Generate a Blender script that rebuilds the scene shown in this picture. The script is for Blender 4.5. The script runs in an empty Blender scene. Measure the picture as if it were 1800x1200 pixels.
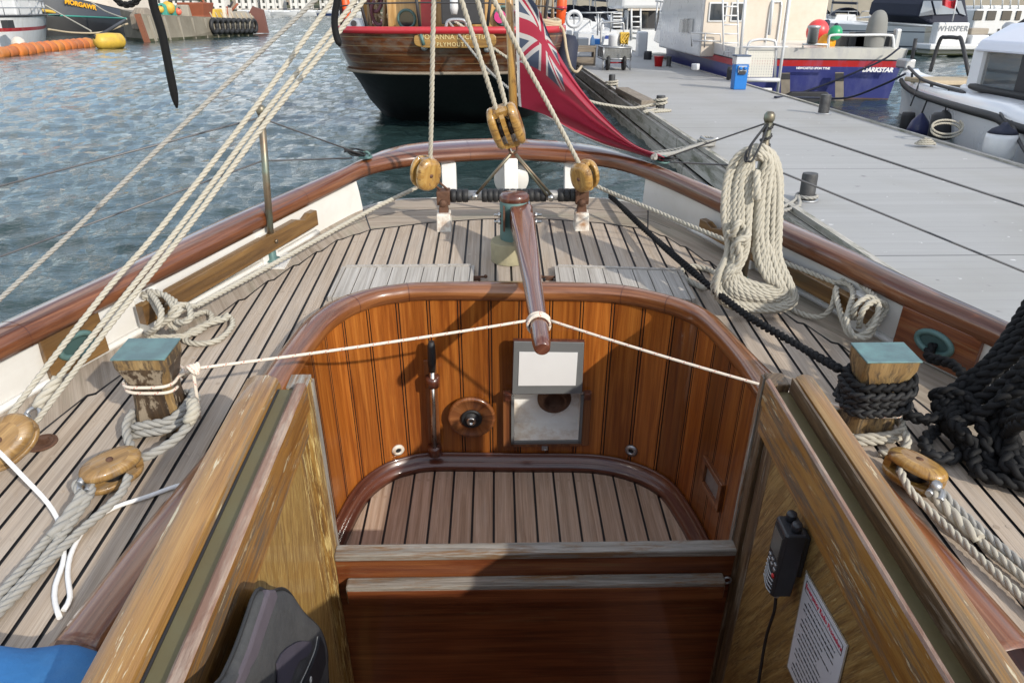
import bpy, bmesh, math, random
from math import sin, cos, pi, radians, degrees, atan, atan2, sqrt, tan
from mathutils import Vector, Matrix, noise as mnoise
V = Vector
S = bpy.context.scene
COL = S.collection
random.seed(7)

# ------------------------------------------------------------------ camera and frames
F = 1300.0                                  # focal length in pixels of the 1800-wide photograph
PW = atan(582 / F)                          # pitch below the true horizon
PB = atan(730 / F)                          # pitch below the deck plane (the deck rises towards the stern)
YAW = atan(30 * cos(PB) / F)
CAM_Z = 2.0                                 # eye above the water; deck is 1.25 below the eye
RCAM = Matrix.Rotation(-YAW, 3, 'Z') @ Matrix.Rotation(pi / 2 - PW, 3, 'X')
RB = Matrix.Rotation(PB - PW, 3, 'X')       # boat frame -> world
MBOAT = Matrix.Translation((0, 0, CAM_Z)) @ RB.to_4x4()
MW = Matrix.Identity(4)
EYE = V((0, 0, CAM_Z))

def wray(px, py):
    return RCAM @ V(((px - 900) / F, -(py - 600) / F, -1.0))
def bray(px, py):
    return RB.transposed() @ wray(px, py)
def bz(px, py, z):
    r = bray(px, py); return r * (z / r.z)
def by(px, py, y):
    r = bray(px, py); return r * (y / r.y)
def bx(px, py, x):
    r = bray(px, py); return r * (x / r.x)
def wz(px, py, z):
    r = wray(px, py); return EYE + r * ((z - CAM_Z) / r.z)
def wy(px, py, y):
    r = wray(px, py); return EYE + r * (y / r.y)
def wx(px, py, x):
    r = wray(px, py); return EYE + r * (x / r.x)
def b2w(p): return MBOAT @ V(p)
def w2b(p): return RB.transposed() @ (V(p) - EYE)

cam = bpy.data.cameras.new('camera')
cam.sensor_width = 36.0
cam.lens = 36.0 * F / 1800
cam.clip_start = 0.05
cam.clip_end = 5000
co = bpy.data.objects.new('camera', cam); COL.objects.link(co)
co.location = EYE
co.rotation_euler = RCAM.to_euler()
S.camera = co

# ------------------------------------------------------------------ curve helpers
def catmull(pts, step=None, n=8, closed=False):
    pts = [V(p) for p in pts]
    out = []
    m = len(pts)
    segs = m if closed else m - 1
    for i in range(segs):
        if closed:
            p0, p1, p2, p3 = pts[(i - 1) % m], pts[i], pts[(i + 1) % m], pts[(i + 2) % m]
        else:
            p1, p2 = pts[i], pts[i + 1]
            p0 = pts[i - 1] if i > 0 else p1 * 2 - p2
            p3 = pts[i + 2] if i + 2 < m else p2 * 2 - p1
        k = n if step is None else max(2, int((p2 - p1).length / step))
        for j in range(k):
            t = j / k
            a = 2 * p1
            b = (p2 - p0) * t
            c = (2 * p0 - 5 * p1 + 4 * p2 - p3) * t * t
            d = (3 * p1 - p0 - 3 * p2 + p3) * t ** 3
            out.append((a + b + c + d) * 0.5)
    if not closed: out.append(pts[-1])
    return out
def resample(pts, n):
    L = [0.0]
    for a, b in zip(pts, pts[1:]): L.append(L[-1] + (b - a).length)
    out = []; j = 0
    for i in range(n):
        s = L[-1] * i / (n - 1)
        while j < len(L) - 2 and L[j + 1] < s: j += 1
        t = (s - L[j]) / max(1e-9, L[j + 1] - L[j])
        out.append(pts[j].lerp(pts[j + 1], min(1, max(0, t))))
    return out
def frames(pts, closed=False, up=None):
    n = len(pts); T = []
    for i in range(n):
        if closed: t = pts[(i + 1) % n] - pts[(i - 1) % n]
        else: t = pts[min(i + 1, n - 1)] - pts[max(i - 1, 0)]
        T.append(t.normalized() if t.length > 1e-9 else V((0, 0, 1)))
    u = V(up) if up is not None else V((0, 0, 1))
    if abs(u.dot(T[0])) > .95: u = V((1, 0, 0)) if abs(T[0].x) < .9 else V((0, 1, 0))
    N = []; nrm = (u - T[0] * u.dot(T[0])).normalized()
    for i in range(n):
        if up is not None:
            uu = V(up); q = uu - T[i] * uu.dot(T[i])
            if q.length > .05: nrm = q.normalized()
            else: nrm = (nrm - T[i] * nrm.dot(T[i])).normalized()
        else:
            nrm = (nrm - T[i] * nrm.dot(T[i])).normalized()
        N.append((T[i], nrm, T[i].cross(nrm)))
    return N

# ------------------------------------------------------------------ mesh builder
class M:
    """collects geometry that becomes ONE mesh object"""
    def __init__(s): s.v = []; s.f = []; s.uv = []; s.m = []; s.s = []
    def add(s, vs, fs, uvs=None, mat=0, smooth=False):
        o = len(s.v); s.v += [V(p) for p in vs]
        for k, f in enumerate(fs):
            s.f.append([o + i for i in f]); s.uv.append(uvs[k] if uvs else None); s.m.append(mat); s.s.append(smooth)
        return s
    def box(s, c, d, R=None, mat=0, taper=None):
        c = V(c); x, y, z = d[0] / 2, d[1] / 2, d[2] / 2
        tx, ty = taper if taper else (1, 1)
        vs = [V((-x, -y, -z)), V((x, -y, -z)), V((x, y, -z)), V((-x, y, -z)),
              V((-x * tx, -y * ty, z)), V((x * tx, -y * ty, z)), V((x * tx, y * ty, z)), V((-x * tx, y * ty, z))]
        if R is not None: vs = [R @ p for p in vs]
        return s.add([c + p for p in vs], [(3, 2, 1, 0), (4, 5, 6, 7), (0, 1, 5, 4), (1, 2, 6, 5), (2, 3, 7, 6), (3, 0, 4, 7)], mat=mat)
    def bar(s, a, b, w, h, up=(0, 0, 1), mat=0):
        a, b = V(a), V(b); d = (b - a); L = d.length; d.normalize()
        u = V(up); side = d.cross(u)
        if side.length < 1e-4: side = d.cross(V((1, 0, 0)))
        side.normalize(); u = side.cross(d)
        R = Matrix((side, d, u)).transposed()
        return s.box((a + b) / 2, (w, L, h), R, mat)
    def tube(s, pts, r, n=8, closed=False, caps=True, mat=0, up=None, squash=None, smooth=True):
        pts = [V(p) for p in pts]; k = len(pts); fr = frames(pts, closed, up)
        rr = r if hasattr(r, '__len__') else [r] * k
        vs = []; L = [0.0]
        for a, b in zip(pts, pts[1:]): L.append(L[-1] + (b - a).length)
        for i in range(k):
            t, a, b = fr[i]
            for j in range(n):
                g = 2 * pi * j / n
                q = squash if squash else (1, 1)
                vs.append(pts[i] + a * (cos(g) * rr[i] * q[0]) + b * (sin(g) * rr[i] * q[1]))
        fs = []; uv = []; circ = 2 * pi * max(rr)
        for i in range(k if closed else k - 1):
            i2 = (i + 1) % k; va = L[i]; vb = L[i + 1] if i + 1 < k else L[-1] + (pts[0] - pts[-1]).length
            for j in range(n):
                j2 = (j + 1) % n
                fs.append((i * n + j, i * n + j2, i2 * n + j2, i2 * n + j))
                ua, ub = circ * j / n, circ * (j + 1) / n
                uv.append([(ua, va), (ub, va), (ub, vb), (ua, vb)])
        s.add(vs, fs, uv, mat, smooth)
        if caps and not closed:
            o = len(s.v) - len(vs)
            for e, base in ((0, o), (1, o + (k - 1) * n)):
                f = [base + j for j in range(n)]
                if e == 0: f = f[::-1]
                s.f.append(f); s.uv.append(None); s.m.append(mat); s.s.append(False)
        return s
    def loft(s, rings, closed=True, caps=True, mat=0, smooth=True, wrap=False):
        n = len(rings[0]); k = len(rings); o = len(s.v)
        for r in rings: s.v += [V(p) for p in r]
        U = []
        for r in rings:
            a = [0.0]
            for j in range(n): a.append(a[-1] + (V(r[(j + 1) % n]) - V(r[j])).length)
            U.append(a)
        mid = n // 2; Lv = [0.0]
        for a, b in zip(rings, rings[1:]): Lv.append(Lv[-1] + (V(b[0]) - V(a[0])).length * .5 + (V(b[mid]) - V(a[mid])).length * .5)
        u0 = U[k // 2]
        for i in range(k if wrap else k - 1):
            i2 = (i + 1) % k
            for j in range(n if closed else n - 1):
                j2 = (j + 1) % n
                s.f.append([o + i * n + j, o + i * n + j2, o + i2 * n + j2, o + i2 * n + j])
                vb = Lv[i + 1] if i + 1 < k else Lv[i] + .1
                s.uv.append([(u0[j], Lv[i]), (u0[j + 1], Lv[i]), (u0[j + 1], vb), (u0[j], vb)])
                s.m.append(mat); s.s.append(smooth)
        if caps and closed and not wrap:
            s.f.append([o + j for j in range(n)][::-1]); s.uv.append(None); s.m.append(mat); s.s.append(False)
            s.f.append([o + (k - 1) * n + j for j in range(n)]); s.uv.append(None); s.m.append(mat); s.s.append(False)
        return s
    def lathe(s, prof, c=(0, 0, 0), axis=(0, 0, 1), n=20, mat=0, smooth=True, caps=True):
        ax = V(axis).normalized(); c = V(c)
        a = ax.orthogonal().normalized(); b = ax.cross(a)
        rings = [[c + ax * h + (a * cos(2 * pi * j / n) + b * sin(2 * pi * j / n)) * max(r, 1e-4) for j in range(n)] for r, h in prof]
        return s.loft(rings, True, caps, mat, smooth)
    def ball(s, c, r, n=14, k=9, mat=0):
        r = V(r) if hasattr(r, '__len__') else V((r, r, r)); c = V(c)
        rings = []
        for i in range(k + 1):
            g = -pi / 2 + pi * i / k; q = max(cos(g), .02)
            rings.append([c + V((r.x * q * cos(2 * pi * j / n), r.y * q * sin(2 * pi * j / n), r.z * sin(g))) for j in range(n)])
        return s.loft(rings, True, True, mat, True)
    def prism(s, poly, ext, mat=0, smooth=False):
        e = V(ext); n = len(poly); p = [V(q) for q in poly]
        vs = p + [q + e for q in p]
        nr = V((0, 0, 0))
        for i in range(n): nr += p[i].cross(p[(i + 1) % n])
        fl = nr.dot(e) > 0
        fs = [list(range(n)), [n + i for i in range(n)][::-1]] + [[i, n + i, n + (i + 1) % n, (i + 1) % n] for i in range(n)]
        if fl: fs = [f[::-1] for f in fs]
        return s.add(vs, fs, mat=mat, smooth=smooth)
    def poly(s, pts, mat=0):
        return s.add(pts, [list(range(len(pts)))], mat=mat)
    def rope(s, path, d, mat=0, closed=False, lay=3.4, n=6, res=9, strands=3, hand=1):
        """laid rope: strands twisted round the path"""
        path = [V(p) for p in path]
        L = 0.0
        for a, b in zip(path, path[1:]): L += (b - a).length
        if closed: path = path + [path[0]]; L += (path[-1] - path[-2]).length
        k = max(8, int(L / (d * lay) * res)); pts = resample(path, k); fr = frames(pts)
        R = d / 2; off = R * .50; rs = R * .56
        tw = 2 * pi / (d * lay) * hand; st = L / (k - 1)
        for q in range(strands):
            c = []
            for i in range(k):
                g = i * st * tw + 2 * pi * q / strands
                c.append(pts[i] + fr[i][1] * cos(g) * off + fr[i][2] * sin(g) * off)
            s.tube(c, rs, n, mat=mat)
        return s
    def braid(s, path, d, mat=0, n=7, lay=2.7, res=14, pairs=2):
        """plaited rope: fat yarns crossing in chevrons on a round section"""
        path = [V(p) for p in path]; L = 0.0
        for a, b in zip(path, path[1:]): L += (b - a).length
        k = max(10, int(L / (d * lay) * res)); pts = resample(path, k); fr = frames(pts)
        R = d / 2; st = L / (k - 1)
        for q in range(3):
            c = []; rr = []
            for i in range(k):
                g = i * st * 2 * pi / (d * lay) + 2 * pi * q / 3
                tw = i * st * .6 / d * .25
                x, y = R * .60 * sin(g), R * .42 * sin(2 * g)
                c.append(pts[i] + (fr[i][1] * cos(tw) + fr[i][2] * sin(tw)) * x + (fr[i][2] * cos(tw) - fr[i][1] * sin(tw)) * y)
                rr.append(R * (.54 + .05 * cos(2 * g)))
            s.tube(c, rr, n, mat=mat)
        return s

GR = {'x': V((1, 0, 0)), 'y': V((0, 1, 0)), 'z': V((0, 0, 1))}
def mesh_data(name, m, mats, base, grain='y'):
    me = bpy.data.meshes.new(name)
    b = V(base)
    me.from_pydata([p - b for p in m.v], [], m.f)
    uvl = me.uv_layers.new(name='UVMap').data
    g0 = GR[grain] if isinstance(grain, str) else V(grain).normalized()
    k = 0
    for fi, f in enumerate(m.f):
        u = m.uv[fi]
        if u is None:
            p0 = m.v[f[0]]; nr = V((0, 0, 0))
            for i in range(1, len(f) - 1): nr += (m.v[f[i]] - p0).cross(m.v[f[i + 1]] - p0)
            if nr.length > 1e-14: nr.normalize()
            g = g0 - nr * g0.dot(nr)
            if g.length < .35: g = nr.orthogonal()
            g.normalize(); ua = nr.cross(g)
            for i in f:
                uvl[k].uv = (m.v[i].dot(ua) + nr.dot(V((3.1, 1.7, .9))), m.v[i].dot(g)); k += 1
        else:
            for q in u: uvl[k].uv = q; k += 1
    for i, p in enumerate(me.polygons):
        p.material_index = m.m[i]; p.use_smooth = m.s[i]
    for mt in (mats if isinstance(mats, (list, tuple)) else [mats]): me.materials.append(mt)
    me.validate(clean_customdata=False)
    return me

def setmat(o, frame, base):
    if frame == 'b':
        o.rotation_euler = RB.to_euler(); o.location = MBOAT @ V(base)
    else:
        o.location = V(base)
def tag(o, label=None, cat=None, group=None, kind=None):
    if label: o['label'] = label
    if cat: o['category'] = cat
    if group: o['group'] = group
    if kind: o['kind'] = kind
    return o
class Thing: pass
def thing(name, label, cat, base, frame='b', group=None):
    o = bpy.data.objects.new(name, None); COL.objects.link(o)
    o.empty_display_size = .1
    setmat(o, frame, base); tag(o, label, cat, group)
    BASE[o.name] = V(base)
    return o
BASE = {}
def root_of(o):
    while o.parent: o = o.parent
    return o
def part(name, m, mats, parent, grain='y', bevel=0, sharp=None, label=None, sub=0):
    base = BASE[root_of(parent).name]
    me = mesh_data(name, m, mats, base, grain)
    o = bpy.data.objects.new(name, me); COL.objects.link(o); o.parent = parent
    finish(o, bevel, sharp, sub)
    if label: o['label'] = label
    return o
def solo(name, m, mats, label, cat, frame='b', group=None, kind=None, grain='y', bevel=0, sharp=None, base=None, sub=0):
    if base is None:
        n = len(m.v); base = V((sum(p.x for p in m.v) / n, sum(p.y for p in m.v) / n, min(p.z for p in m.v)))
    me = mesh_data(name, m, mats, base, grain)
    o = bpy.data.objects.new(name, me); COL.objects.link(o)
    setmat(o, frame, base); tag(o, label, cat, group, kind); BASE[o.name] = V(base)
    finish(o, bevel, sharp, sub)
    return o
def finish(o, bevel, sharp, sub):
    if bevel:
        md = o.modifiers.new('edge', 'BEVEL'); md.width = bevel; md.segments = 2; md.limit_method = 'ANGLE'; md.angle_limit = radians(40)
        md.harden_normals = False
    if sub:
        md = o.modifiers.new('sub', 'SUBSURF'); md.levels = sub; md.render_levels = sub
    if sharp is not None:
        for p in o.data.polygons: p.use_smooth = True
        o.data.set_sharp_from_angle(angle=radians(sharp))
def dup(o, loc=None, parent=None, label=None, rotz=None):
    c = o.copy(); COL.objects.link(c)
    if parent: c.parent = parent
    for ch in list(o.children): dup(ch, None, c)
    if loc is not None: c.location = loc
    if rotz is not None: c.rotation_euler.z = rotz
    if label: c['label'] = label
    return c
def text_mesh(txt, origin, xdir, ydir, size, depth=.002, align='CENTER', shear=0, bold=0, spacing=1.0, font=None):
    """lettering as thin solid letters; returns an M"""
    cu = bpy.data.curves.new('t', 'FONT'); cu.body = txt; cu.size = size; cu.align_x = align; cu.align_y = 'CENTER'
    cu.shear = shear; cu.offset = bold; cu.space_character = spacing; cu.extrude = depth / 2; cu.resolution_u = 3
    ob = bpy.data.objects.new('t', cu)
    me = bpy.data.meshes.new_from_object(ob)
    x = V(xdir).normalized(); y = V(ydir).normalized(); z = x.cross(y); o = V(origin)
    m = M(); m.add([o + x * v.co.x + y * v.co.y + z * v.co.z for v in me.vertices], [list(p.vertices) for p in me.polygons])
    bpy.data.objects.remove(ob); bpy.data.meshes.remove(me); bpy.data.curves.remove(cu)
    return m
# ------------------------------------------------------------------ materials (all procedural)
def srgb(r, g, b):
    f = lambda c: (c / 255 / 12.92) if c / 255 <= .04045 else ((c / 255 + .055) / 1.055) ** 2.4
    return (f(r), f(g), f(b))
class NT:
    def __init__(s, name):
        s.m = bpy.data.materials.new(name); s.m.use_nodes = True; s.t = s.m.node_tree
        s.p = s.t.nodes['Principled BSDF']; s.out = s.t.nodes['Material Output']
    def n(s, typ, **kw):
        nd = s.t.nodes.new(typ)
        for k, v in kw.items():
            if hasattr(nd, k): setattr(nd, k, v)
            else: s.i(nd, k, v)
        return nd
    def i(s, nd, k, v):
        sock = nd.inputs[k]
        if isinstance(v, bpy.types.NodeSocket): s.t.links.new(v, sock)
        elif hasattr(v, '__len__') and sock.type == 'RGBA' and len(v) == 3: sock.default_value = (*v, 1)
        else: sock.default_value = v
    def mapping(s, coord='UV', scale=(1, 1, 1), rand=True):
        tc = s.n('ShaderNodeTexCoord'); mp = s.n('ShaderNodeMapping')
        s.i(mp, 'Vector', tc.outputs[coord]); s.i(mp, 'Scale', scale)
        if rand:
            oi = s.n('ShaderNodeObjectInfo'); mu = s.n('ShaderNodeMath', operation='MULTIPLY'); s.i(mu, 0, oi.outputs['Random']); s.i(mu, 1, 37.0)
            cb = s.n('ShaderNodeCombineXYZ'); s.i(cb, 'X', mu.outputs[0]); s.i(cb, 'Z', mu.outputs[0]); s.i(mp, 'Location', cb.outputs[0])
        return mp.outputs[0]
    def noise(s, vec, scale=5, detail=4, rough=.55, dist=0):
        nd = s.n('ShaderNodeTexNoise'); s.i(nd, 'Vector', vec); s.i(nd, 'Scale', scale); s.i(nd, 'Detail', detail); s.i(nd, 'Roughness', rough); s.i(nd, 'Distortion', dist)
        return nd.outputs['Fac']
    def ramp(s, fac, stops):
        nd = s.n('ShaderNodeValToRGB'); s.i(nd, 'Fac', fac); el = nd.color_ramp.elements
        while len(el) < len(stops): el.new(.5)
        for e, (p, c) in zip(el, stops):
            e.position = p; e.color = (*c, 1) if hasattr(c, '__len__') else (c, c, c, 1)
        return nd.outputs['Color']
    def mix(s, fac, a, b, mode='MIX'):
        nd = s.n('ShaderNodeMix', data_type='RGBA', blend_type=mode)
        for k, v in ((0, fac), (6, a), (7, b)):
            sock = nd.inputs[k]
            if isinstance(v, bpy.types.NodeSocket): s.t.links.new(v, sock)
            elif hasattr(v, '__len__'): sock.default_value = (*v, 1)
            else: sock.default_value = v
        return nd.outputs[2]
    def math(s, op, a, b=0.0, c=0.0):
        nd = s.n('ShaderNodeMath', operation=op)
        for k, v in enumerate((a, b, c)):
            if isinstance(v, bpy.types.NodeSocket): s.t.links.new(v, nd.inputs[k])
            else: nd.inputs[k].default_value = v
        return nd.outputs[0]
    def bump(s, h, strength=.3, dist=.01):
        nd = s.n('ShaderNodeBump'); s.i(nd, 'Height', h); s.i(nd, 'Strength', strength); s.i(nd, 'Distance', dist)
        s.i(s.p, 'Normal', nd.outputs[0]); return nd
    def set(s, **kw):
        names = dict(col='Base Color', rough='Roughness', metal='Metallic', coat='Coat Weight', coatr='Coat Roughness', spec='Specular IOR Level', trans='Transmission Weight', ior='IOR', sheen='Sheen Weight', alpha='Alpha')
        for k, v in kw.items(): s.i(s.p, names[k], v)
        return s.m

def plain(name, col, rough=.5, metal=0, var=.12, scale=14, bump=0, coat=0, dirt=None, dirt_amt=.4, coord='Object', dscale=3.0):
    t = NT(name); v = t.mapping(coord)
    a = t.noise(v, scale, 5, .6)
    c = t.mix(a, tuple(x * (1 - var) for x in col), tuple(min(1, x * (1 + var)) for x in col))
    if dirt:
        k = t.ramp(t.noise(v, dscale, 7, .68), [(.45, 0), (.72, dirt_amt)])
        c = t.mix(k, c, dirt)
    r = t.math('MULTIPLY_ADD', t.noise(v, scale * 2, 3), .25, rough - .12)
    t.set(col=c, rough=r, metal=metal, coat=coat, coatr=.08)
    if bump: t.bump(t.noise(v, scale * 6, 4), bump, .004)
    return t.m

def wood(name, c1, c2, c3=None, rough=.35, coat=.6, su=22, sv=1.6, weather=None, wamt=(.5, .66), wscale=(9, 2.2), bump=.15, pores=.5, board=None, bvar=.35, wrough=.8, flake=None, famt=(.6, .64)):
    """timber with grain along v of the UV map; weather = colour where the varnish has gone"""
    t = NT(name); v = t.mapping('UV', (su, sv, 1))
    g = t.noise(v, 1.0, 6, .6, .8)
    c = t.ramp(g, [(.34, c1), (.5, c2), (.67, c3 or tuple(x * 1.25 for x in c2))])
    fine = t.noise(t.mapping('UV', (su * 9, sv * 3, 1)), 1.0, 3, .6)
    c = t.mix(pores * .6, c, t.ramp(fine, [(.38, .35), (.6, 1.0)]), 'MULTIPLY')
    if board:
        tc = t.n('ShaderNodeTexCoord'); sp = t.n('ShaderNodeSeparateXYZ'); t.i(sp, 0, tc.outputs['UV'])
        fl = t.math('FLOOR', t.math('DIVIDE', sp.outputs[0], board)); wn = t.n('ShaderNodeTexWhiteNoise', noise_dimensions='1D'); t.i(wn, 'W', fl)
        k = t.math('MULTIPLY_ADD', wn.outputs['Value'], bvar, 1 - bvar * .55)
        cb = t.n('ShaderNodeCombineColor'); [t.i(cb, q, k) for q in ('Red', 'Green', 'Blue')]
        c = t.mix(1.0, c, cb.outputs[0], 'MULTIPLY')
    r = rough; ct = coat
    if weather:
        wn = t.noise(t.mapping('UV', (wscale[0], wscale[1], 1)), 1.0, 8, .72, .9)
        wf = t.noise(t.mapping('UV', (wscale[0] * 6, wscale[1] * 3, 1)), 1.0, 6, .7)
        wn = t.math('MULTIPLY_ADD', wf, .45, t.math('MULTIPLY', wn, .55))
        k = t.ramp(wn, [(wamt[0], 0), (wamt[1], 1)])
        wc = t.mix(fine, tuple(x * .6 for x in weather), tuple(x * 1.2 for x in weather))
        c = t.mix(k, c, wc)
        r = t.mix(k, (rough,) * 3, (wrough,) * 3); ct = t.mix(k, (coat,) * 3, (0, 0, 0))
        if flake:
            fn = t.noise(t.mapping('UV', (wscale[0] * 5, wscale[1] * 4, 1)), 1.0, 6, .7)
            kf = t.ramp(fn, [(famt[0], 0), (famt[1], 1)]); c = t.mix(kf, c, flake)
    t.set(col=c, rough=r, coat=ct, coatr=.07)
    t.bump(t.math('ADD', t.math('MULTIPLY', g, .5), fine), bump, .002)
    return t.m

MAT = {}
def mats():
    A = MAT
    A['cap'] = wood('varnished mahogany rail', (.075, .022, .009), (.155, .050, .017), (.235, .086, .032), rough=.32, coat=.85, su=34, sv=1.3, bump=.06, pores=.5, weather=(.10, .032, .014), wamt=(.5, .62), wscale=(5, .8), wrough=.35)
    A['coaming'] = wood('varnished coaming', (.11, .033, .011), (.215, .075, .023), (.31, .125, .044), rough=.3, coat=.8, su=38, sv=1.4, bump=.06, pores=.5, weather=(.13, .045, .018), wamt=(.5, .64), wscale=(5, .9), wrough=.35)
    A['wallboard'] = wood('varnished cockpit boards', (.18, .046, .008), (.315, .095, .015), (.43, .15, .027), rough=.32, coat=.5, su=42, sv=1.3, bump=.08, pores=.6, board=.118, bvar=.75, weather=(.20, .052, .010), wamt=(.52, .66), wscale=(7, .7), wrough=.35)
    A['trim'] = wood('dark mahogany trim', (.050, .014, .009), (.095, .028, .015), (.14, .044, .021), rough=.35, coat=.5, su=34, sv=1.4, bump=.05)
    A['tiller'] = wood('tiller wood', (.075, .024, .015), (.135, .045, .026), (.19, .072, .042), rough=.25, coat=.9, su=40, sv=1.0, bump=.06)
    A['teak'] = wood('weathered teak planks', (.335, .262, .195), (.425, .34, .26), (.50, .415, .33), rough=.72, coat=0, su=55, sv=1.6, bump=.35, pores=.55, weather=(.41, .36, .31), wamt=(.42, .72), wscale=(5, 1.4), wrough=.8)
    A['teak_margin'] = wood('weathered teak margin', (.28, .225, .17), (.37, .305, .24), (.44, .37, .30), rough=.72, coat=0, su=40, sv=1.3, bump=.3, pores=.5, weather=(.26, .27, .19), wamt=(.5, .75), wscale=(4, 1.4))
    A['teak_lid'] = wood('bleached teak lid', (.33, .30, .265), (.42, .39, .35), (.50, .47, .43), rough=.75, coat=0, su=60, sv=1.5, bump=.35, pores=.6)
    A['teak_sole'] = wood('oiled teak sole', (.33, .225, .15), (.46, .33, .235), (.55, .42, .32), rough=.6, coat=.05, su=60, sv=1.8, bump=.3, pores=.6, weather=(.42, .34, .27), wamt=(.5, .75), wscale=(5, 1.5))
    A['caulk'] = plain('black caulking', (.012, .012, .014), .55, var=.3)
    A['oak_runner'] = wood('worn oak hatch runner', (.185, .086, .022), (.31, .158, .043), (.39, .225, .072), rough=.4, coat=.35, su=46, sv=1.6, bump=.35, weather=(.215, .15, .092), wamt=(.505, .575), wscale=(12, 1.0), flake=(.52, .44, .29), famt=(.61, .64))
    A['pink_runner'] = wood('bare pinkish runner edge', (.13, .062, .038), (.205, .108, .07), (.28, .165, .115), rough=.55, coat=.1, su=18, sv=1.4, bump=.3, weather=(.36, .27, .21), wamt=(.48, .58), wscale=(10, 2))
    A['orange_runner'] = wood('orange varnished runner side', (.18, .075, .018), (.29, .135, .03), (.36, .19, .05), rough=.4, coat=.4, su=44, sv=1.8, bump=.25, weather=(.13, .085, .05), wamt=(.49, .56), wscale=(14, 1.8), flake=(.42, .33, .20), famt=(.61, .64))
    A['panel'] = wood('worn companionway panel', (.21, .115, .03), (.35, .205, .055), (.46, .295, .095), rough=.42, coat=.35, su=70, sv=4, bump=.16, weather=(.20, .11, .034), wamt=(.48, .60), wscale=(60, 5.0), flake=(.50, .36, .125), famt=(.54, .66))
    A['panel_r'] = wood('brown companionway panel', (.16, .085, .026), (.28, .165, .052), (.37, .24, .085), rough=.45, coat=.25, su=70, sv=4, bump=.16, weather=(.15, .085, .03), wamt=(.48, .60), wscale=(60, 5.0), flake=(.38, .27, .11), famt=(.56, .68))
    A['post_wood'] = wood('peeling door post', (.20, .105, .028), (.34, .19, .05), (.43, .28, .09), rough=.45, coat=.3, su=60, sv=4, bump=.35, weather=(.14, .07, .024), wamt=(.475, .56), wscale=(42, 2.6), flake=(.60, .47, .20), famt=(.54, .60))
    A['grey_wood'] = wood('bare grey timber', (.18, .16, .135), (.29, .265, .23), (.38, .355, .32), rough=.8, coat=0, su=70, sv=3, bump=.8, pores=.9, weather=(.21, .12, .06), wamt=(.50, .58), wscale=(10, 2))
    A['wash'] = wood('varnished washboard', (.10, .026, .010), (.18, .052, .018), (.25, .088, .03), rough=.35, coat=.4, su=50, sv=2, bump=.2, weather=(.24, .14, .06), wamt=(.56, .66), wscale=(16, 1.5))
    A['bitt'] = wood('worn dark bitt', (.028, .017, .010), (.050, .030, .016), (.085, .052, .026), rough=.45, coat=.25, su=38, sv=2.5, bump=.4, weather=(.27, .215, .15), wamt=(.515, .55), wscale=(9, 5), wrough=.8)
    A['bitt_edge'] = wood('worn golden bitt', (.16, .095, .036), (.26, .165, .066), (.34, .24, .115), rough=.5, coat=.2, su=44, sv=3, bump=.5, weather=(.075, .05, .028), wamt=(.48, .55), wscale=(14, 4))
    A['pinrail'] = wood('varnished pin rail', (.085, .042, .013), (.16, .082, .024), (.235, .13, .042), rough=.4, coat=.45, su=26, sv=1.5, bump=.2, weather=(.15, .10, .055), wamt=(.56, .7), wscale=(9, 2))
    A['block'] = wood('varnished ash block', (.25, .13, .03), (.38, .21, .052), (.46, .285, .085), rough=.3, coat=.7, su=46, sv=4, bump=.2, weather=(.15, .075, .025), wamt=(.53, .60), wscale=(12, 6))
    A['block_old'] = wood('weathered ash block', (.17, .092, .028), (.28, .16, .052), (.36, .225, .085), rough=.4, coat=.4, su=34, sv=4, bump=.3, weather=(.26, .22, .18), wamt=(.52, .66), wscale=(9, 5))
    A['white'] = plain('white boat paint', (.70, .69, .66), .35, var=.04, scale=6, coat=.2, dirt=(.45, .41, .34), dirt_amt=.35)
    A['white_rust'] = plain('rust stained white paint', (.70, .67, .60), .5, var=.06, dirt=(.30, .13, .035), dirt_amt=.95, dscale=18)
    A['rust'] = plain('rusty iron', (.13, .065, .04), .7, .45, var=.5, scale=60, bump=.6, dirt=(.22, .13, .09), dscale=30)
    A['bronze'] = plain('bronze tube', (.20, .155, .11), .45, .8, var=.3, scale=20, dirt=(.16, .27, .24), dirt_amt=.6, dscale=9)
    A['verdigris'] = plain('verdigris bronze', (.095, .175, .165), .55, .25, var=.25, scale=30, dirt=(.08, .13, .11), dscale=14)
    A['copper_cap'] = plain('verdigris copper cap', (.105, .17, .18), .5, .2, var=.25, scale=24, dirt=(.15, .28, .27), dirt_amt=.9, dscale=12)
    A['post_dark'] = wood('shaded door post', (.045, .026, .013), (.10, .06, .028), (.17, .11, .055), rough=.55, coat=.15, su=60, sv=3, bump=.6, weather=(.22, .18, .13), wamt=(.52, .60), wscale=(24, 3))  # darker version of the peeling post, its shade put into the wood colour
    A['steel'] = plain('stainless steel', (.52, .51, .49), .28, 1, var=.08)
    A['galv'] = plain('galvanised steel', (.42, .43, .44), .48, .85, var=.22, scale=40)
    A['grey_metal'] = plain('dull alloy', (.33, .33, .33), .5, .6, var=.2)
    A['brass'] = plain('tarnished brass track', (.125, .10, .043), .5, .3, var=.2, scale=8, dirt=(.14, .15, .085), dscale=5)
    A['black_rubber'] = plain('black rubber', (.018, .018, .019), .6, var=.3, scale=30, bump=.2)
    A['black_plastic'] = plain('black plastic', (.016, .017, .021), .38, var=.2, scale=30)
    A['grey_seal'] = plain('grey rubber seal', (.14, .145, .145), .6, var=.1)
    A['locker_white'] = plain('brushed white locker paint', (.74, .74, .73), .45, var=.06, scale=8)
    A['locker_in'] = plain('stained white locker inside', (.86, .85, .82), .5, var=.1, dirt=(.36, .20, .05), dirt_amt=.85, dscale=7)
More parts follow.
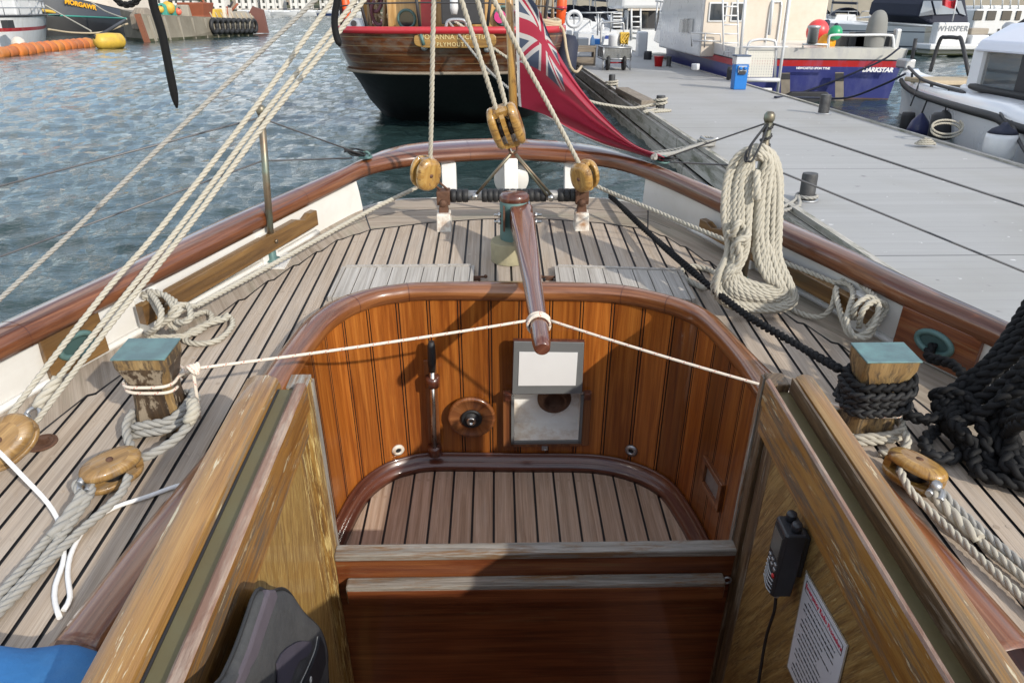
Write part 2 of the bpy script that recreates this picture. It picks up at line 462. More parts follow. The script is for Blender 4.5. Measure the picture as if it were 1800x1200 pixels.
    t = NT('cream laid rope'); v = t.mapping('UV', (1, 1, 1)); f = t.noise(t.mapping('UV', (900, 120, 1)), 1, 3); g = t.noise(t.mapping('Object'), 6, 3)
    t.set(col=t.mix(f, t.mix(g, (.29, .265, .21), (.37, .345, .285)), t.mix(g, (.44, .41, .34), (.50, .47, .40))), rough=.85); t.bump(f, .4, .001); A['rope'] = t.m
    t = NT('grey weathered rope'); f = t.noise(t.mapping('UV', (900, 120, 1)), 1, 3); g = t.noise(t.mapping('Object'), 9, 4)
    t.set(col=t.mix(f, t.mix(g, (.20, .195, .175), (.27, .26, .235)), (.36, .35, .325)), rough=.9); t.bump(f, .4, .001); A['rope_grey'] = t.m
    t = NT('black plaited rope'); f = t.noise(t.mapping('UV', (700, 100, 1)), 1, 3); g = t.noise(t.mapping('Object'), 9, 4)
    t.set(col=t.mix(f, (.002, .002, .0025), t.mix(g, (.0045, .005, .006), (.009, .0095, .011))), rough=.75, spec=.3); t.bump(f, .4, .001); A['rope_black'] = t.m
    t = NT('worn black rope'); f = t.noise(t.mapping('UV', (700, 100, 1)), 1, 3)
    t.set(col=t.mix(f, (.005, .005, .006), (.020, .0205, .022)), rough=.7, spec=.4); t.bump(f, .4, .001); A['rope_black_worn'] = t.m
    t = NT('white line with red fleck'); tc = t.n('ShaderNodeTexCoord'); sp = t.n('ShaderNodeSeparateXYZ'); t.i(sp, 0, tc.outputs['UV'])
    h = t.math('FRACT', t.math('MULTIPLY_ADD', sp.outputs[0], 30.0, t.math('MULTIPLY', sp.outputs[1], 22.0)))
    k = t.math('GREATER_THAN', h, .86); k2 = t.math('GREATER_THAN', t.math('FRACT', t.math('MULTIPLY', sp.outputs[1], 130.0)), .45)
    f = t.noise(t.mapping('UV', (700, 500, 1)), 1, 3)
    t.set(col=t.mix(t.math('MULTIPLY', t.math('MULTIPLY', k, k2), .75), t.mix(f, (.56, .48, .39), (.70, .63, .54)), (.42, .09, .06)), rough=.8); t.bump(f, .4, .001); A['line_red'] = t.m
    A['white_cord'] = plain('white cord', (.74, .74, .73), .6, var=.05, scale=60, bump=.2)
    A['wire'] = plain('plastic coated wire', (.10, .10, .105), .4, .3, var=.2)
    A['red_flag'] = None
    t = NT('open sky'); A['_'] = None
    bpy.data.materials.remove(t.m); del A['_'], A['red_flag']
mats()

# ------------------------------------------------------------------ light: low sun from behind the right shoulder
sun_dir_b = V((-1.1, 1.2, -1.0))                       # travel direction in the boat frame
sd = (RB @ sun_dir_b).normalized()
W = bpy.data.worlds.new('World'); S.world = W; W.use_nodes = True
wt = W.node_tree
sky = wt.nodes.new('ShaderNodeTexSky'); sky.sky_type = 'NISHITA'; sky.sun_disc = False
el = math.asin(-sd.z); az = atan2(-sd.x, -sd.y)
sky.sun_elevation = el; sky.sun_rotation = az
sky.air_density = 1.0; sky.dust_density = .4; sky.ozone_density = 1.6
bg = wt.nodes['Background']; bg.inputs['Strength'].default_value = .15
tc = wt.nodes.new('ShaderNodeTexCoord'); mp = wt.nodes.new('ShaderNodeMapping'); wt.links.new(tc.outputs['Generated'], mp.inputs[0]); mp.inputs['Scale'].default_value = (1, 1, 2.6)
nz = wt.nodes.new('ShaderNodeTexNoise'); wt.links.new(mp.outputs[0], nz.inputs['Vector']); nz.inputs['Scale'].default_value = 2.6; nz.inputs['Detail'].default_value = 7; nz.inputs['Roughness'].default_value = .6
cr = wt.nodes.new('ShaderNodeValToRGB'); wt.links.new(nz.outputs['Fac'], cr.inputs[0]); cr.color_ramp.elements[0].position = .44; cr.color_ramp.elements[1].position = .62
mxw = wt.nodes.new('ShaderNodeMix'); mxw.data_type = 'RGBA'; wt.links.new(cr.outputs[0], mxw.inputs[0]); wt.links.new(sky.outputs[0], mxw.inputs[6]); mxw.inputs[7].default_value = (8.6, 8.6, 8.5, 1)
wt.links.new(mxw.outputs[2], bg.inputs[0])
sl = bpy.data.lights.new('sun', 'SUN'); sl.energy = 2.95; sl.angle = radians(.8); sl.color = (1.0, .93, .82)
so = bpy.data.objects.new('sun', sl); COL.objects.link(so)
so.rotation_euler = sd.to_track_quat('-Z', 'Y').to_euler(); so.location = (6, -6, 8)
S.view_settings.view_transform = 'Standard'; S.view_settings.look = 'None'; S.view_settings.gamma = 1.0
S.view_settings.exposure = 0.48
S.render.engine = 'CYCLES'
S.cycles.use_denoising = True
try: S.cycles.denoiser = 'OPENIMAGEDENOISE'
except Exception: pass
S.cycles.max_bounces = 6; S.cycles.diffuse_bounces = 3; S.cycles.glossy_bounces = 3; S.cycles.transmission_bounces = 4; S.cycles.transparent_max_bounces = 8
S.cycles.caustics_reflective = False; S.cycles.caustics_refractive = False
# ================================================================== the boat we stand on (boat frame, eye at 0,0,0; deck at z = -1.25)
DZ = -1.25
def interp(tab, x):
    if x <= tab[0][0]: return tab[0][1]
    for (a, b), (c, d) in zip(tab, tab[1:]):
        if x <= c: return b + (d - b) * (x - a) / (c - a)
    return tab[-1][1]
BOAT = thing('sailing_boat', 'varnished wooden sailing boat with teak deck and open cockpit that we stand on', 'boat', (.05, 1.6, -2.2))

rail_out = catmull([V((x, y, 0)) for x, y in [(-1.93, .3), (-1.86, .7), (-1.77, 1.15), (-1.64, 1.6), (-1.488, 1.98), (-1.32, 2.36), (-1.166, 2.757), (-.96, 3.17), (-.759, 3.563), (-.668, 3.80), (-.560, 3.99), (-.372, 4.10), (-.145, 4.155), (.119, 4.156), (.46, 4.06), (.60, 3.94), (.69, 3.78), (.795, 3.6), (1.01, 3.19), (1.157, 2.83), (1.30, 2.5), (1.405, 2.22), (1.525, 1.94), (1.69, 1.5), (1.84, 1.0), (1.96, .3)]], step=.03)
rail_in = catmull([V((x, y, 0)) for x, y in [(-1.84, .3), (-1.76, .7), (-1.67, 1.1), (-1.55, 1.5), (-1.434, 1.83), (-1.277, 2.2), (-1.14, 2.51), (-.965, 2.925), (-.752, 3.42), (-.64, 3.66), (-.465, 3.805), (-.265, 3.874), (.028, 3.925), (.328, 3.873), (.575, 3.77), (.745, 3.562), (.94, 3.15), (1.107, 2.71), (1.228, 2.434), (1.345, 2.142), (1.475, 1.88), (1.61, 1.5), (1.74, 1.0), (1.86, .3)]], step=.03)
def nearest(p, pts): return min(pts, key=lambda q: (q.x - p.x) ** 2 + (q.y - p.y) ** 2)
rings = []
for p in rail_in[::2]:
    q = nearest(p, rail_out); d = q - p
    sec = [(0, -1.092), (-.05, -1.072), (-.045, -1.052), (.03, -1.036), (.16, -1.027), (.5, -1.022), (.84, -1.027), (.97, -1.036), (1.02, -1.052), (1.02, -1.075), (.96, -1.092)]
    rings.append([p + d * t + V((0, 0, z)) for t, z in sec])
part('cap_rail', M().loft(rings), MAT['cap'], BOAT)
# rail scarf joints: dark glue lines let into the rail
m = M()
for i in (18, 27, 49, 66, 74, 92):
    if i < len(rings) - 1:
        a, b = rings[i], rings[i + 1]
        part('rail_scarf', M().loft([[p + (p - sum(a, V()) / 11).normalized() * .0008 for p in a], [p.lerp(q, .045) + (p - sum(a, V()) / 11).normalized() * .0008 for p, q in zip(a, b)]], True, False), MAT['trim'], BOAT)

# bulwarks: white inside planking on both quarters, open across the stern
deck_edge = catmull([V((x, y, 0)) for x, y in [(-1.86, .3), (-1.78, .7), (-1.69, 1.1), (-1.58, 1.5), (-1.455, 1.87), (-1.29, 2.25), (-1.16, 2.53), (-.985, 2.93), (-.775, 3.42), (-.66, 3.62), (-.52, 3.74), (-.25, 3.775), (.03, 3.785), (.33, 3.775), (.60, 3.735), (.735, 3.60), (.965, 3.17), (1.125, 2.73), (1.245, 2.455), (1.365, 2.16), (1.495, 1.9), (1.63, 1.5), (1.76, 1.0), (1.88, .3)]], step=.03)
def side_pts(left, ymax, pts):
    half = [p for p in pts if (p.x < 0.03) == left and p.y < ymax]
    return half if left else half[::-1]
for left in (True, False):
    m = M(); sg = -1 if left else 1
    inner = side_pts(left, 3.60, deck_edge)[::2]
    rg = []
    for p in inner:
        top = nearest(p, rail_in)
        tin = V((top.x + sg * .018, top.y, -1.075)); o = V((sg * .035, .012, 0))
        # the bulwark end is swept down towards the open stern
        k = max(0, min(1, (p.y - 3.30) / .30)); zt = -1.075 - .0 * k
        tin.z = zt
        rg.append([V((p.x, p.y, DZ - .01)), V((p.x, p.y, DZ + .02)).lerp(tin, .5), tin, tin + o, V((p.x, p.y, DZ - .01)) + o])
    m.loft(rg, True, True, smooth=False)
    bw = part('bulwark', m, MAT['white'], BOAT)
# hull shell outside
m = M(); rg = []
ctr = V((.05, 1.5, 0))
for z, k in ((-1.256, 1.0), (-1.5, .97), (-1.9, .86), (-2.5, .55)):
    rg.append([V((ctr.x + (p.x - ctr.x) * k + (0.03 if p.x > 0 else -.03), ctr.y + (p.y - ctr.y) * (k if p.y > ctr.y else 1) + .03, z)) for p in deck_edge[::3]])
m.loft(rg, False, False)
part('hull', m, MAT['white'], BOAT)
# rubbing band under the rail seen from outside is part of the bulwark thickness; three white stern posts
for px0, px1 in ((778, 803), (888, 912), (994, 1012)):
    pa, pb = by((px0 + px1) / 2 - 2, 292, 3.90), by((px0 + px1) / 2, 340, 3.82)
    w = (by(px1, 300, 3.9) - by(px0, 300, 3.9)).x
    part('stern_post', M().bar(V((pa.x, 3.93, -1.085)), V((pb.x, 3.83, -1.42)), w, .07, (0, 1, 0)), MAT['white'], BOAT, bevel=.004)
p = by(899, 318, 3.99)
part('rudder_cheek', M().lathe([(.0, 0), (.092, 0), (.096, .01), (.092, .02), (0, .02)], V((p.x, 3.99, -1.22)), (0, 1, 0), 28), MAT['white'], BOAT)

# ---------------------------------------------------------------- deck
margin = [(-1.50, .7), (-1.42, 1.3), (-1.286, 1.83), (-1.16, 2.15), (-1.029, 2.453), (-.966, 2.642), (-.892, 2.826), (-.81, 3.0), (-.754, 3.158), (-.604, 3.306), (-.33, 3.40), (-.05, 3.45), (.236, 3.444), (.50, 3.385), (.736, 3.279), (.831, 3.1), (.90, 2.934), (.969, 2.672), (1.087, 2.374), (1.2, 2.12), (1.30, 1.75), (1.43, 1.2), (1.52, .7)]
coam = [(-.845, .9), (-.72, 1.57), (-.668, 1.97), (-.645, 2.15), (-.612, 2.31), (-.56, 2.42), (-.48, 2.505), (-.37, 2.55), (-.29, 2.572), (.06, 2.572), (.42, 2.55), (.56, 2.505), (.66, 2.425), (.72, 2.33), (.765, 2.19), (.80, 2.0), (.87, 1.7), (.92, 1.4), (.98, .9)]
def coam_y(x):
    if x < coam[0][0] or x > coam[-1][0]: return .25
    return interp(coam, x)
PITCH = .0655; X0 = .252
deck = M(); seam = M()
rnd = random.Random(3)
NIB = []
for k in range(-27, 20):
    xa, xb = X0 + k * PITCH, X0 + (k + 1) * PITCH
    if xb < -1.50 or xa > 1.52: continue
    ya, yb = interp(margin, xa), interp(margin, xb); la, lb = coam_y(xa), coam_y(xb)
    if ya <= la + .01 and yb <= lb + .01: continue
    g = .0047
    a, b = xa + g, xb - g
    if k == -1 or k == 0: pass
    za = DZ
    # nibbed end: the seam edge stops short and is cut across, then runs out along the next seam
    q = .0042
    if ya < yb - .02:
        nib = [(xa, ya), (xa + .020, ya + .010), (xb, yb)]
        pts = [(a, la), (b, lb), (b, yb - q), (xa + .020 + q, ya + .010 - q), (a, ya - q)]
    elif yb < ya - .02:
        nib = [(xa, ya), (xb - .020, yb + .010), (xb, yb)]
        pts = [(a, la), (b, lb), (b, yb - q), (xb - .020 - q, yb + .010 - q), (a, ya - q)]
    else:
        nib = [(xa, ya), (xb, yb)]
        pts = [(a, la), (b, lb), (b, yb - q), (a, ya - q)]
    NIB += nib
    o = rnd.random() * 50; u = rnd.random() * 9
    deck.add([V((x, y, za)) for x, y in pts], [list(range(len(pts)))], [[(x + u, y + o) for x, y in pts]])
    for yb_g in (.0, .5, 1.02, 1.5, 2.05, 2.6):
        y_ = .95 + yb_g + (k % 3) * .17 + rnd.uniform(-.02, .02)
        if max(la, lb) + .03 < y_ < min(ya, yb) - .03:
            for q in (.27, .73):
                c = V((xa + PITCH * q, y_, DZ + .0008)); w = rnd.random() * 30
                deck.add([c + V((.0072 * cos(h * pi / 5), .0072 * sin(h * pi / 5), 0)) for h in range(10)], [list(range(10))], [[(w + .004 * cos(h), w + .002 * sin(h)) for h in range(10)]])
    seam.poly([V((xa, la - .01, DZ - .005)), V((xb, lb - .01, DZ - .005)), V((xb, max(yb, lb) + .03, DZ - .005)), V((xa, max(ya, la) + .03, DZ - .005))])
dk = part('deck', deck, MAT['teak'], BOAT)
part('deck_caulking', seam, MAT['caulk'], dk)
nb_ = [V((x, y + .0042, 0)) for i, (x, y) in enumerate(NIB) if i == 0 or (V((x, y, 0)) - V((*NIB[i - 1], 0))).length > .002]
de = [p for p in deck_edge[::2]]
def cut(lst, x): return min(range(len(lst)), key=lambda i: abs(lst[i].x - x) + (0 if lst[i].y > 2.8 else 9))
dl, dr_, nl, nr_ = cut(de, -.66), cut(de, .75), cut(nb_, -.604), cut(nb_, .72)
for dd_, nn_, stern_ in ((de[:dl + 1], nb_[:nl + 1], False), (de[dl:dr_ + 1], nb_[nl:nr_ + 1], True), (de[dr_:], nb_[nr_:], False)):
    poly_ = [p + V((0, 0, DZ + .0006)) for p in dd_] + [p + V((0, 0, DZ + .0006)) for p in nn_[::-1]]
    m = M(); m.add(poly_, [list(range(len(poly_)))[::-1]], [[(p.y + 5, p.x) if stern_ else (p.x + .55 * abs(p.y), p.y) for p in poly_][::-1]])
    part('covering_board', m, MAT['teak_margin'], dk)
mc = catmull([V((x, y, 0)) for x, y in margin], step=.03)
sl2 = [p.lerp(nearest(p, mc), .5) + V((0, 0, DZ + .0012)) for p in de if p.y > 3.32]
part('margin_seam', M().loft([[p, p + V((0, .006, 0))] for p in sl2], False, False), MAT['caulk'], dk)
ms = M()
for a, b in zip(nb_, nb_[1:]): ms.poly([a + V((0, -.05, DZ - .0045)), b + V((0, -.05, DZ - .0045)), b + V((0, .05, DZ - .0045)), a + V((0, .05, DZ - .0045))])
part('margin_caulk', ms, MAT['caulk'], dk)
ms = M()
for a, b in zip(nb_, nb_[1:]):
    d = (b - a).normalized() * .002; s_ = V((-d.y, d.x, 0)).normalized() * .0032; z_ = V((0, -.002, DZ + .0012))
    ms.poly([a - d - s_ + z_, b + d - s_ + z_, b + d + s_ + z_, a - d + s_ + z_])
part('nib_seam', ms, MAT['caulk'], dk)
for p_, q_ in ((cut(de, -.66), cut(nb_, -.604)), (cut(de, .75), cut(nb_, .72))):
    part('butt_seam', M().bar(de[p_] + V((0, 0, DZ + .0008)), nb_[q_] + V((0, 0, DZ + .0008)), .006, .001), MAT['caulk'], dk)
# white waterway strip along the bulwark foot
for left in (True, False):
    inner = side_pts(left, 3.3, deck_edge)[::2]; sg = 1 if left else -1
    r2 = [[p + V((0, 0, DZ + .0)), p + V((sg * .018, 0, DZ + .0)), p + V((sg * .016, 0, DZ + .014)), p + V((0, 0, DZ + .022))] for p in inner]
    part('waterway', M().loft(r2), MAT['white'], BOAT)

# raised deck hatch lids
def lid(corners, nseam, name):
    A, B, C, D = [V((c.x, c.y, -1.232)) for c in corners]     # far-left, far-right, near-right, near-left
    t = thing(name, None, 'hatch lid', (A + B + C + D) / 4)
    m = M()
    for i in range(nseam):
        a0, a1 = (i + .03) / nseam, (i + .97) / nseam
        P = [A.lerp(B, a0), A.lerp(B, a1), D.lerp(C, a1), D.lerp(C, a0)]
        u = i * 3.3
        m.add([p for p in P] + [p - V((0, 0, .016)) for p in P], [(3, 2, 1, 0), (0, 1, 5, 4), (3, 0, 4, 7), (1, 2, 6, 5), (2, 3, 7, 6)], [[(p.x + u, p.y + u) for p in (P[3], P[2], P[1], P[0])]] + [[(0, 0), (.05, 0), (.05, .02), (0, .02)]] * 4)
    part('slats', m, MAT['teak_lid'], t)
    part('seams', M().poly([p - V((0, 0, .005)) for p in (D, C, B, A)]), MAT['caulk'], t)
    f = M()
    for a, b in ((A, B), (B, C), (D, A)):
        o = V((0, .008, 0)) if a is A else (V((.008, 0, 0)) if a is B else V((-.008, 0, 0)))
        f.bar(a + o - V((0, 0, .006)), b + o - V((0, 0, .006)), .014, .022)
    part('frame', f, MAT['teak_lid'], t)
    return t
L1 = lid([bz(608, 470, -1.232), bz(828, 468, -1.232), bz(824, 502, -1.232), bz(583, 523, -1.232)], 8, 'hatch_lid')
L1['label'] = 'bleached slatted deck hatch lid behind the cockpit on the side of the open water'
L2 = lid([bz(981, 469, -1.232), bz(1190, 476, -1.232), bz(1216, 527, -1.232), bz(985, 500, -1.232)], 8, 'hatch_lid')
L2['label'] = 'bleached slatted deck hatch lid behind the cockpit on the side of the big rope coil'
for L in (L1, L2): L['group'] = 'slatted hatch lids on the after deck'
for px in (838, 966):
    m = M(); p = bz(px, 489, -1.243)
    m.box(p, (.03, .02, .012)); m.tube([p + V((-.035, 0, .006)), p + V((.035, 0, .006))], .005, 6); m.ball(p + V((.036 if px < 900 else -.036, 0, .008)), .008, 8, 5)
    part('hatch_hinge', m, MAT['rust'], BOAT)

# ---------------------------------------------------------------- cockpit
co_o = [bz(x, y, -1.205) for x, y in [(500, 608), (538, 563), (587, 530), (646, 512), (704, 503), (748, 500), (905, 498), (1073, 503), (1150, 517), (1217, 537), (1260, 560), (1293, 593), (1350, 650)]]
co_i = [bz(x, y, -1.235) for x, y in [(523, 662), (544, 629), (582, 582), (617, 556), (663, 537), (704, 530), (745, 526), (905, 527), (1063, 529), (1150, 542), (1213, 565), (1253, 600), (1293, 647), (1335, 707)]]
flat = lambda P: [V((p.x, p.y, 0)) for p in P]
co_o = [V((-.865, .95, 0)), V((-.815, 1.3, 0)), V((-.755, 1.65, 0))] + flat(co_o) + [V((.93, 1.6, 0)), V((.985, 1.25, 0)), V((1.03, .9, 0))]
co_i = [V((-.765, .95, 0)), V((-.715, 1.3, 0)), V((-.665, 1.65, 0))] + flat(co_i) + [V((.82, 1.55, 0)), V((.88, 1.25, 0)), V((.92, .9, 0))]
co_o = catmull(co_o, step=.02); co_i = catmull(co_i, step=.02)
inn = resample(co_i, 150)
rings = []
for p in inn:
    q = nearest(p, co_o); d = q - p
    sec = [(.02, -1.238), (-.05, -1.226), (-.05, -1.208), (.02, -1.194), (.2, -1.186), (.5, -1.184), (.8, -1.188), (.98, -1.200), (1.02, -1.222), (1.0, -1.255), (.3, -1.255)]
    rings.append([p + d * t + V((0, 0, z)) for t, z in sec])
cm = part('coaming', M().loft(rings), MAT['coaming'], BOAT)
m = M()
for i in (25, 53, 60, 88, 94, 122):
    a, b = rings[i], rings[i + 1]; c = sum(a, V()) / 11
    part('coaming_joint', M().loft([[p + (p - c).normalized() * .0007 for p in a], [p.lerp(q, .09) + (p - c).normalized() * .0007 for p, q in zip(a, b)]], True, False), MAT['trim'], cm)
for side in (0, -1):                       # thicker butt pieces where the coaming meets the coach roof
    a = rings[side]; c = sum(a, V()) / 11; o = V((0, -.16 if side == 0 else -.16, 0))
    m = M().loft([[c + (p - c) * 1.06 for p in a], [c + (p - c) * 1.06 + o * .9 for p in a], [c + (p - c) * .92 + o for p in a]])
    part('coaming_end', m, MAT['trim'], cm)

# tongue-and-groove cockpit wall: real V grooves along the inner edge of the coaming
wallpath = []
for i, p in enumerate(co_i):
    q = nearest(p, co_o); wallpath.append(p + (q - p).normalized() * .014)
wallpath = [p for p in catmull(wallpath[::3], n=6) if p.y > 1.55]
Ls = [0.0]
for a, b in zip(wallpath, wallpath[1:]): Ls.append(Ls[-1] + (b - a).length)
BW = .118
def at_s(s):
    for i in range(len(Ls) - 1):
        if Ls[i + 1] >= s or i == len(Ls) - 2:
            t = (s - Ls[i]) / max(1e-9, Ls[i + 1] - Ls[i]); p = wallpath[i].lerp(wallpath[i + 1], t)
            d = (wallpath[i + 1] - wallpath[i]).normalized(); return p, V((d.y, -d.x, 0))     # normal points into the cockpit
    return wallpath[-1], V((0, -1, 0))
# locker opening on the after wall
YW = 2.525
lo0, lo1 = by(899, 690, YW), by(1020, 772, YW)
stations = []
nb = int(Ls[-1] / BW) + 1
for k in range(nb + 1):
    s0 = k * BW
    for off in (0, .011):
        for ds, dep in ((-.0022, 0), (-.0008, .005), (.0008, .005), (.0022, 0)):
            s = s0 + off + ds
            if 0 < s < Ls[-1]: stations.append((s, dep, dep > 0))
    for j in range(1, 6):
        s = s0 + .011 + (BW - .011) * j / 6
        if 0 < s < Ls[-1]: stations.append((s, 0, False))
for s in (0, Ls[-1]): stations.append((s, 0, False))
for xo in (lo0.x, lo1.x):
    best = min((i for i in range(len(wallpath)) if wallpath[i].y > 2.45), key=lambda i: abs(wallpath[i].x - xo)); stations.append((Ls[best], 0, False))
stations.sort()
m = M(); zs = [-1.215, lo0.z, lo1.z, -2.06]
for (s0, d0, g0), (s1, d1, g1) in zip(stations, stations[1:]):
    p0, n0 = at_s(s0); p1, n1 = at_s(s1); p0 = p0 - n0 * d0; p1 = p1 - n1 * d1
    mid = (p0 + p1) / 2
    for za, zb in zip(zs, zs[1:]):
        if za == lo0.z and mid.y > 2.45 and lo0.x < mid.x < lo1.x: continue
        q = [(s0 - .0055, za), (s1 - .0055, za), (s1 - .0055, zb), (s0 - .0055, zb)]
        m.add([V((p0.x, p0.y, za)), V((p1.x, p1.y, za)), V((p1.x, p1.y, zb)), V((p0.x, p0.y, zb))], [(3, 2, 1, 0)], [q[::-1]], mat=1 if (g0 or g1) else 0, smooth=not (g0 or g1))
wall = part('cockpit_wall', m, [MAT['wallboard'], MAT['caulk']], BOAT)
# quarter-round moulding round the sole
SZ = -2.03
r2 = []
for i in range(70):
    s = Ls[-1] * i / 69; p, n = at_s(s)
    r2.append([p + n * a + V((0, 0, SZ + b)) for a, b in ((0, .060), (.010, .066), (.016, .060), (.018, .040), (.036, .034), (.054, .022), (.058, .0), (0, -.0))])
part('sole_moulding', M().loft(r2), MAT['trim'], BOAT)
# cockpit sole planks
def wall_y(x):
    c = [p.y for p in wallpath if abs(p.x - x) < .012 and p.y > 1.9]
    return max(c) if c else 1.95
sole = M(); sm = M(); sx = -.024
rnd = random.Random(5)
for k in range(-9, 11):
    a, b = sx + k * .084, sx + (k + 1) * .084
    if b < -.66 or a > .80: continue
    ya, yb = wall_y(max(-.62, min(.74, a))) - .02, wall_y(max(-.62, min(.74, b))) - .02
    o, u = rnd.random() * 40, rnd.random() * 9
    pts = [(a + .0045, 1.632), (b - .0045, 1.632), (b - .0045, yb), (a + .0045, ya)]
    sole.add([V((x, y, SZ)) for x, y in pts], [(0, 1, 2, 3)], [[(x + u, y + o) for x, y in pts]])
    for q in (.25, .72):                          # bungs over the fastenings
        c = V((a + .084 * q, min(ya, yb) - .085, SZ + .0012))
        sole.add([c + V((.008 * cos(g * pi / 5), .008 * sin(g * pi / 5), 0)) for g in range(10)], [list(range(10))], [[(c.x * 3 + g, 3.3) for g in range(10)]], smooth=False)
sm.poly([V((-.72, 1.63, SZ - .006)), V((.86, 1.63, SZ - .006)), V((.86, 2.6, SZ - .006)), V((-.72, 2.6, SZ - .006))])
so_ = part('cockpit_sole', sole, MAT['teak_sole'], BOAT)
part('sole_seams', sm, MAT['caulk'], so_)

# locker in the after wall: recess, frame, raised lid
lk = M(); a, b = lo0, lo1; yb_ = YW + .11
ip = [V((a.x, YW - .012, a.z)), V((b.x, YW - .012, a.z)), V((b.x, YW - .012, b.z)), V((a.x, YW - .012, b.z))]
op = [V((p.x, yb_, p.z - (.0 if i < 2 else -.012))) for i, p in enumerate(ip)]
lk.add(ip + op, [(0, 4, 5, 1), (1, 5, 6, 2), (2, 6, 7, 3), (3, 7, 4, 0), (4, 7, 6, 5)])
locker = part('locker', lk, MAT['locker_in'], BOAT)
fr = M()
w = .022
for p, q, wd in ((V((a.x - .018, YW - .006, a.z + .01)), V((a.x - .018, YW - .006, b.z - .02)), .034), (V((b.x + .018, YW - .006, a.z + .01)), V((b.x + .018, YW - .006, b.z - .02)), .034)):
    fr.box((p + q) / 2, (wd, .026, abs(p.z - q.z)))
fr.box(V(((a.x + b.x) / 2, YW - .006, b.z - .012)), (b.x - a.x + .002, .024, .022))
part('locker_frame', fr, MAT['coaming'], locker, grain='z', bevel=.003)
sl_ = M()
for p, q in (((a.x + .005, a.z), (a.x + .005, b.z)), ((b.x - .005, a.z), (b.x - .005, b.z)), ((a.x, b.z + .005), (b.x, b.z + .005))):
    sl_.bar(V((p[0], YW - .022, p[1])), V((q[0], YW - .022, q[1])), .012, .012, (0, 1, 0))
part('locker_seal', sl_, MAT['grey_seal'], locker)
p = by(962, 700, yb_ - .01)
part('locker_pipe', M().lathe([(.0, -.001), (.072, -.001), (.072, -.016), (.055, -.020), (.052, -.045), (.044, -.045), (.042, -.004), (0, -.004)], V((p.x + .03, yb_, p.z + .0)), (0, 1, 0), 28), MAT['rust'], locker)
p = by(957, 782, YW)
m = M().box(V((p.x, YW - .022, p.z)), (.024, .01, .016)); m.lathe([(.004, 0), (.004, -.012), (0, -.012)], V((p.x, YW - .024, p.z)), (0, 1, 0), 8)
part('locker_catch', m, MAT['galv'], locker)
# raised lid, leaning back a little off the wall
lt, lb_ = by(902, 598, 2.478), by(899, 692, 2.488)
rt, rb_ = by(1028, 600, 2.478), by(1024, 691, 2.488)
hinge = (lb_ + rb_) / 2
LID = thing('locker_lid', 'open locker lid with white panel and grey rubber edge, swung up on the cockpit wall', 'locker lid', hinge)
nrm = (rt - lt).cross(lb_ - lt).normalized()
if nrm.y > 0: nrm = -nrm
m = M().prism([lt, rt, rb_, lb_], -nrm * .018)
part('board', m, MAT['trim'], LID, bevel=.002)
def q4(f, g): # point on the lid in fractions
    return lt.lerp(rt, f).lerp(lb_.lerp(rb_, f), g)
m = M().prism([q4(.01, .01), q4(.99, .01), q4(.99, .99), q4(.01, .99)], nrm * .006)
part('seal', m, MAT['grey_seal'], LID, bevel=.002)
m = M().prism([q4(.09, .19), q4(.905, .19), q4(.895, .82), q4(.09, .82)], nrm * .0085)
part('inner_panel', m, MAT['locker_white'], LID, grain='z')
for s_ in (a.x - .014, b.x + .014): part('lid_hinge_block', M().box(V((s_, YW - .03, a.z + .004)), (.026, .03, .03)), MAT['trim'], locker, bevel=.002)

# pump plate, drains and vent on the wall
p = by(829, 731, YW); dY = lambda e: V((p.x, YW + .0 - e, p.z))
pd = part('pump_plate', M().lathe([(.0, 0), (.098, 0), (.099, -.012), (.094, -.018), (.086, -.019), (.084, -.016), (.0, -.016)], dY(0), (0, 1, 0), 40), MAT['coaming'], BOAT, grain='z')
part('pump_gaiter', M().lathe([(.043, -.014), (.043, -.024), (.036, -.027), (.033, -.022), (.026, -.024), (.024, -.034), (.012, -.036)], dY(0), (0, 1, 0), 28), MAT['black_rubber'], pd)
part('pump_socket', M().lathe([(.019, -.03), (.019, -.044), (.012, -.046), (.010, -.036), (0, -.036)], dY(0), (0, 1, 0), 20), MAT['steel'], pd)
def on_wall(px, py):
    r = bray(px, py); best = None
    for i in range(400):
        p, n = at_s(Ls[-1] * i / 399); t = (p.x / r.x) if abs(r.x) > 1e-6 else 0
        q = r * (p.y / r.y); e = abs(q.x - p.x)
        if best is None or e < best[0]: best = (e, V((p.x, p.y, q.z)), n)
    return best[1], best[2]
for px, py in ((700, 790), (1110, 791)):
    p, n = on_wall(px, py)
    part('drain', M().lathe([(.027, 0), (.027, .006), (.016, .012), (.012, .010), (.011, -.0), (0, .0)], p, n, 20), MAT['white_rust'] if px < 900 else MAT['galv'], BOAT)
    part('drain_hole', M().lathe([(.0115, .006), (0, .006)], p, n, 16, caps=False), MAT['caulk'], BOAT)
pa, n = on_wall(1257, 848)
c4 = [on_wall(x, y)[0] + n * .004 for x, y in ((1245, 797), (1273, 848), (1261, 900), (1239, 850))]
cen = sum(c4, V()) / 4
tang = V((-n.y, n.x, 0)); 
if tang.y > 0: tang = -tang
hw_, hh_ = .085, .062
vf = M()
for dx, dz, sx_, sz_ in ((-hw_ + .012, 0, .024, hh_ * 2), (hw_ - .012, 0, .024, hh_ * 2), (0, hh_ - .011, hw_ * 2 - .048, .022), (0, -hh_ + .011, hw_ * 2 - .048, .022)):
    R = Matrix((tang, n, V((0, 0, 1)))).transposed(); vf.box(cen + tang * dx + V((0, 0, dz)), (sx_, .02, sz_), R)
VT = part('vent', vf, MAT['coaming'], BOAT, bevel=.002)
vl = M()
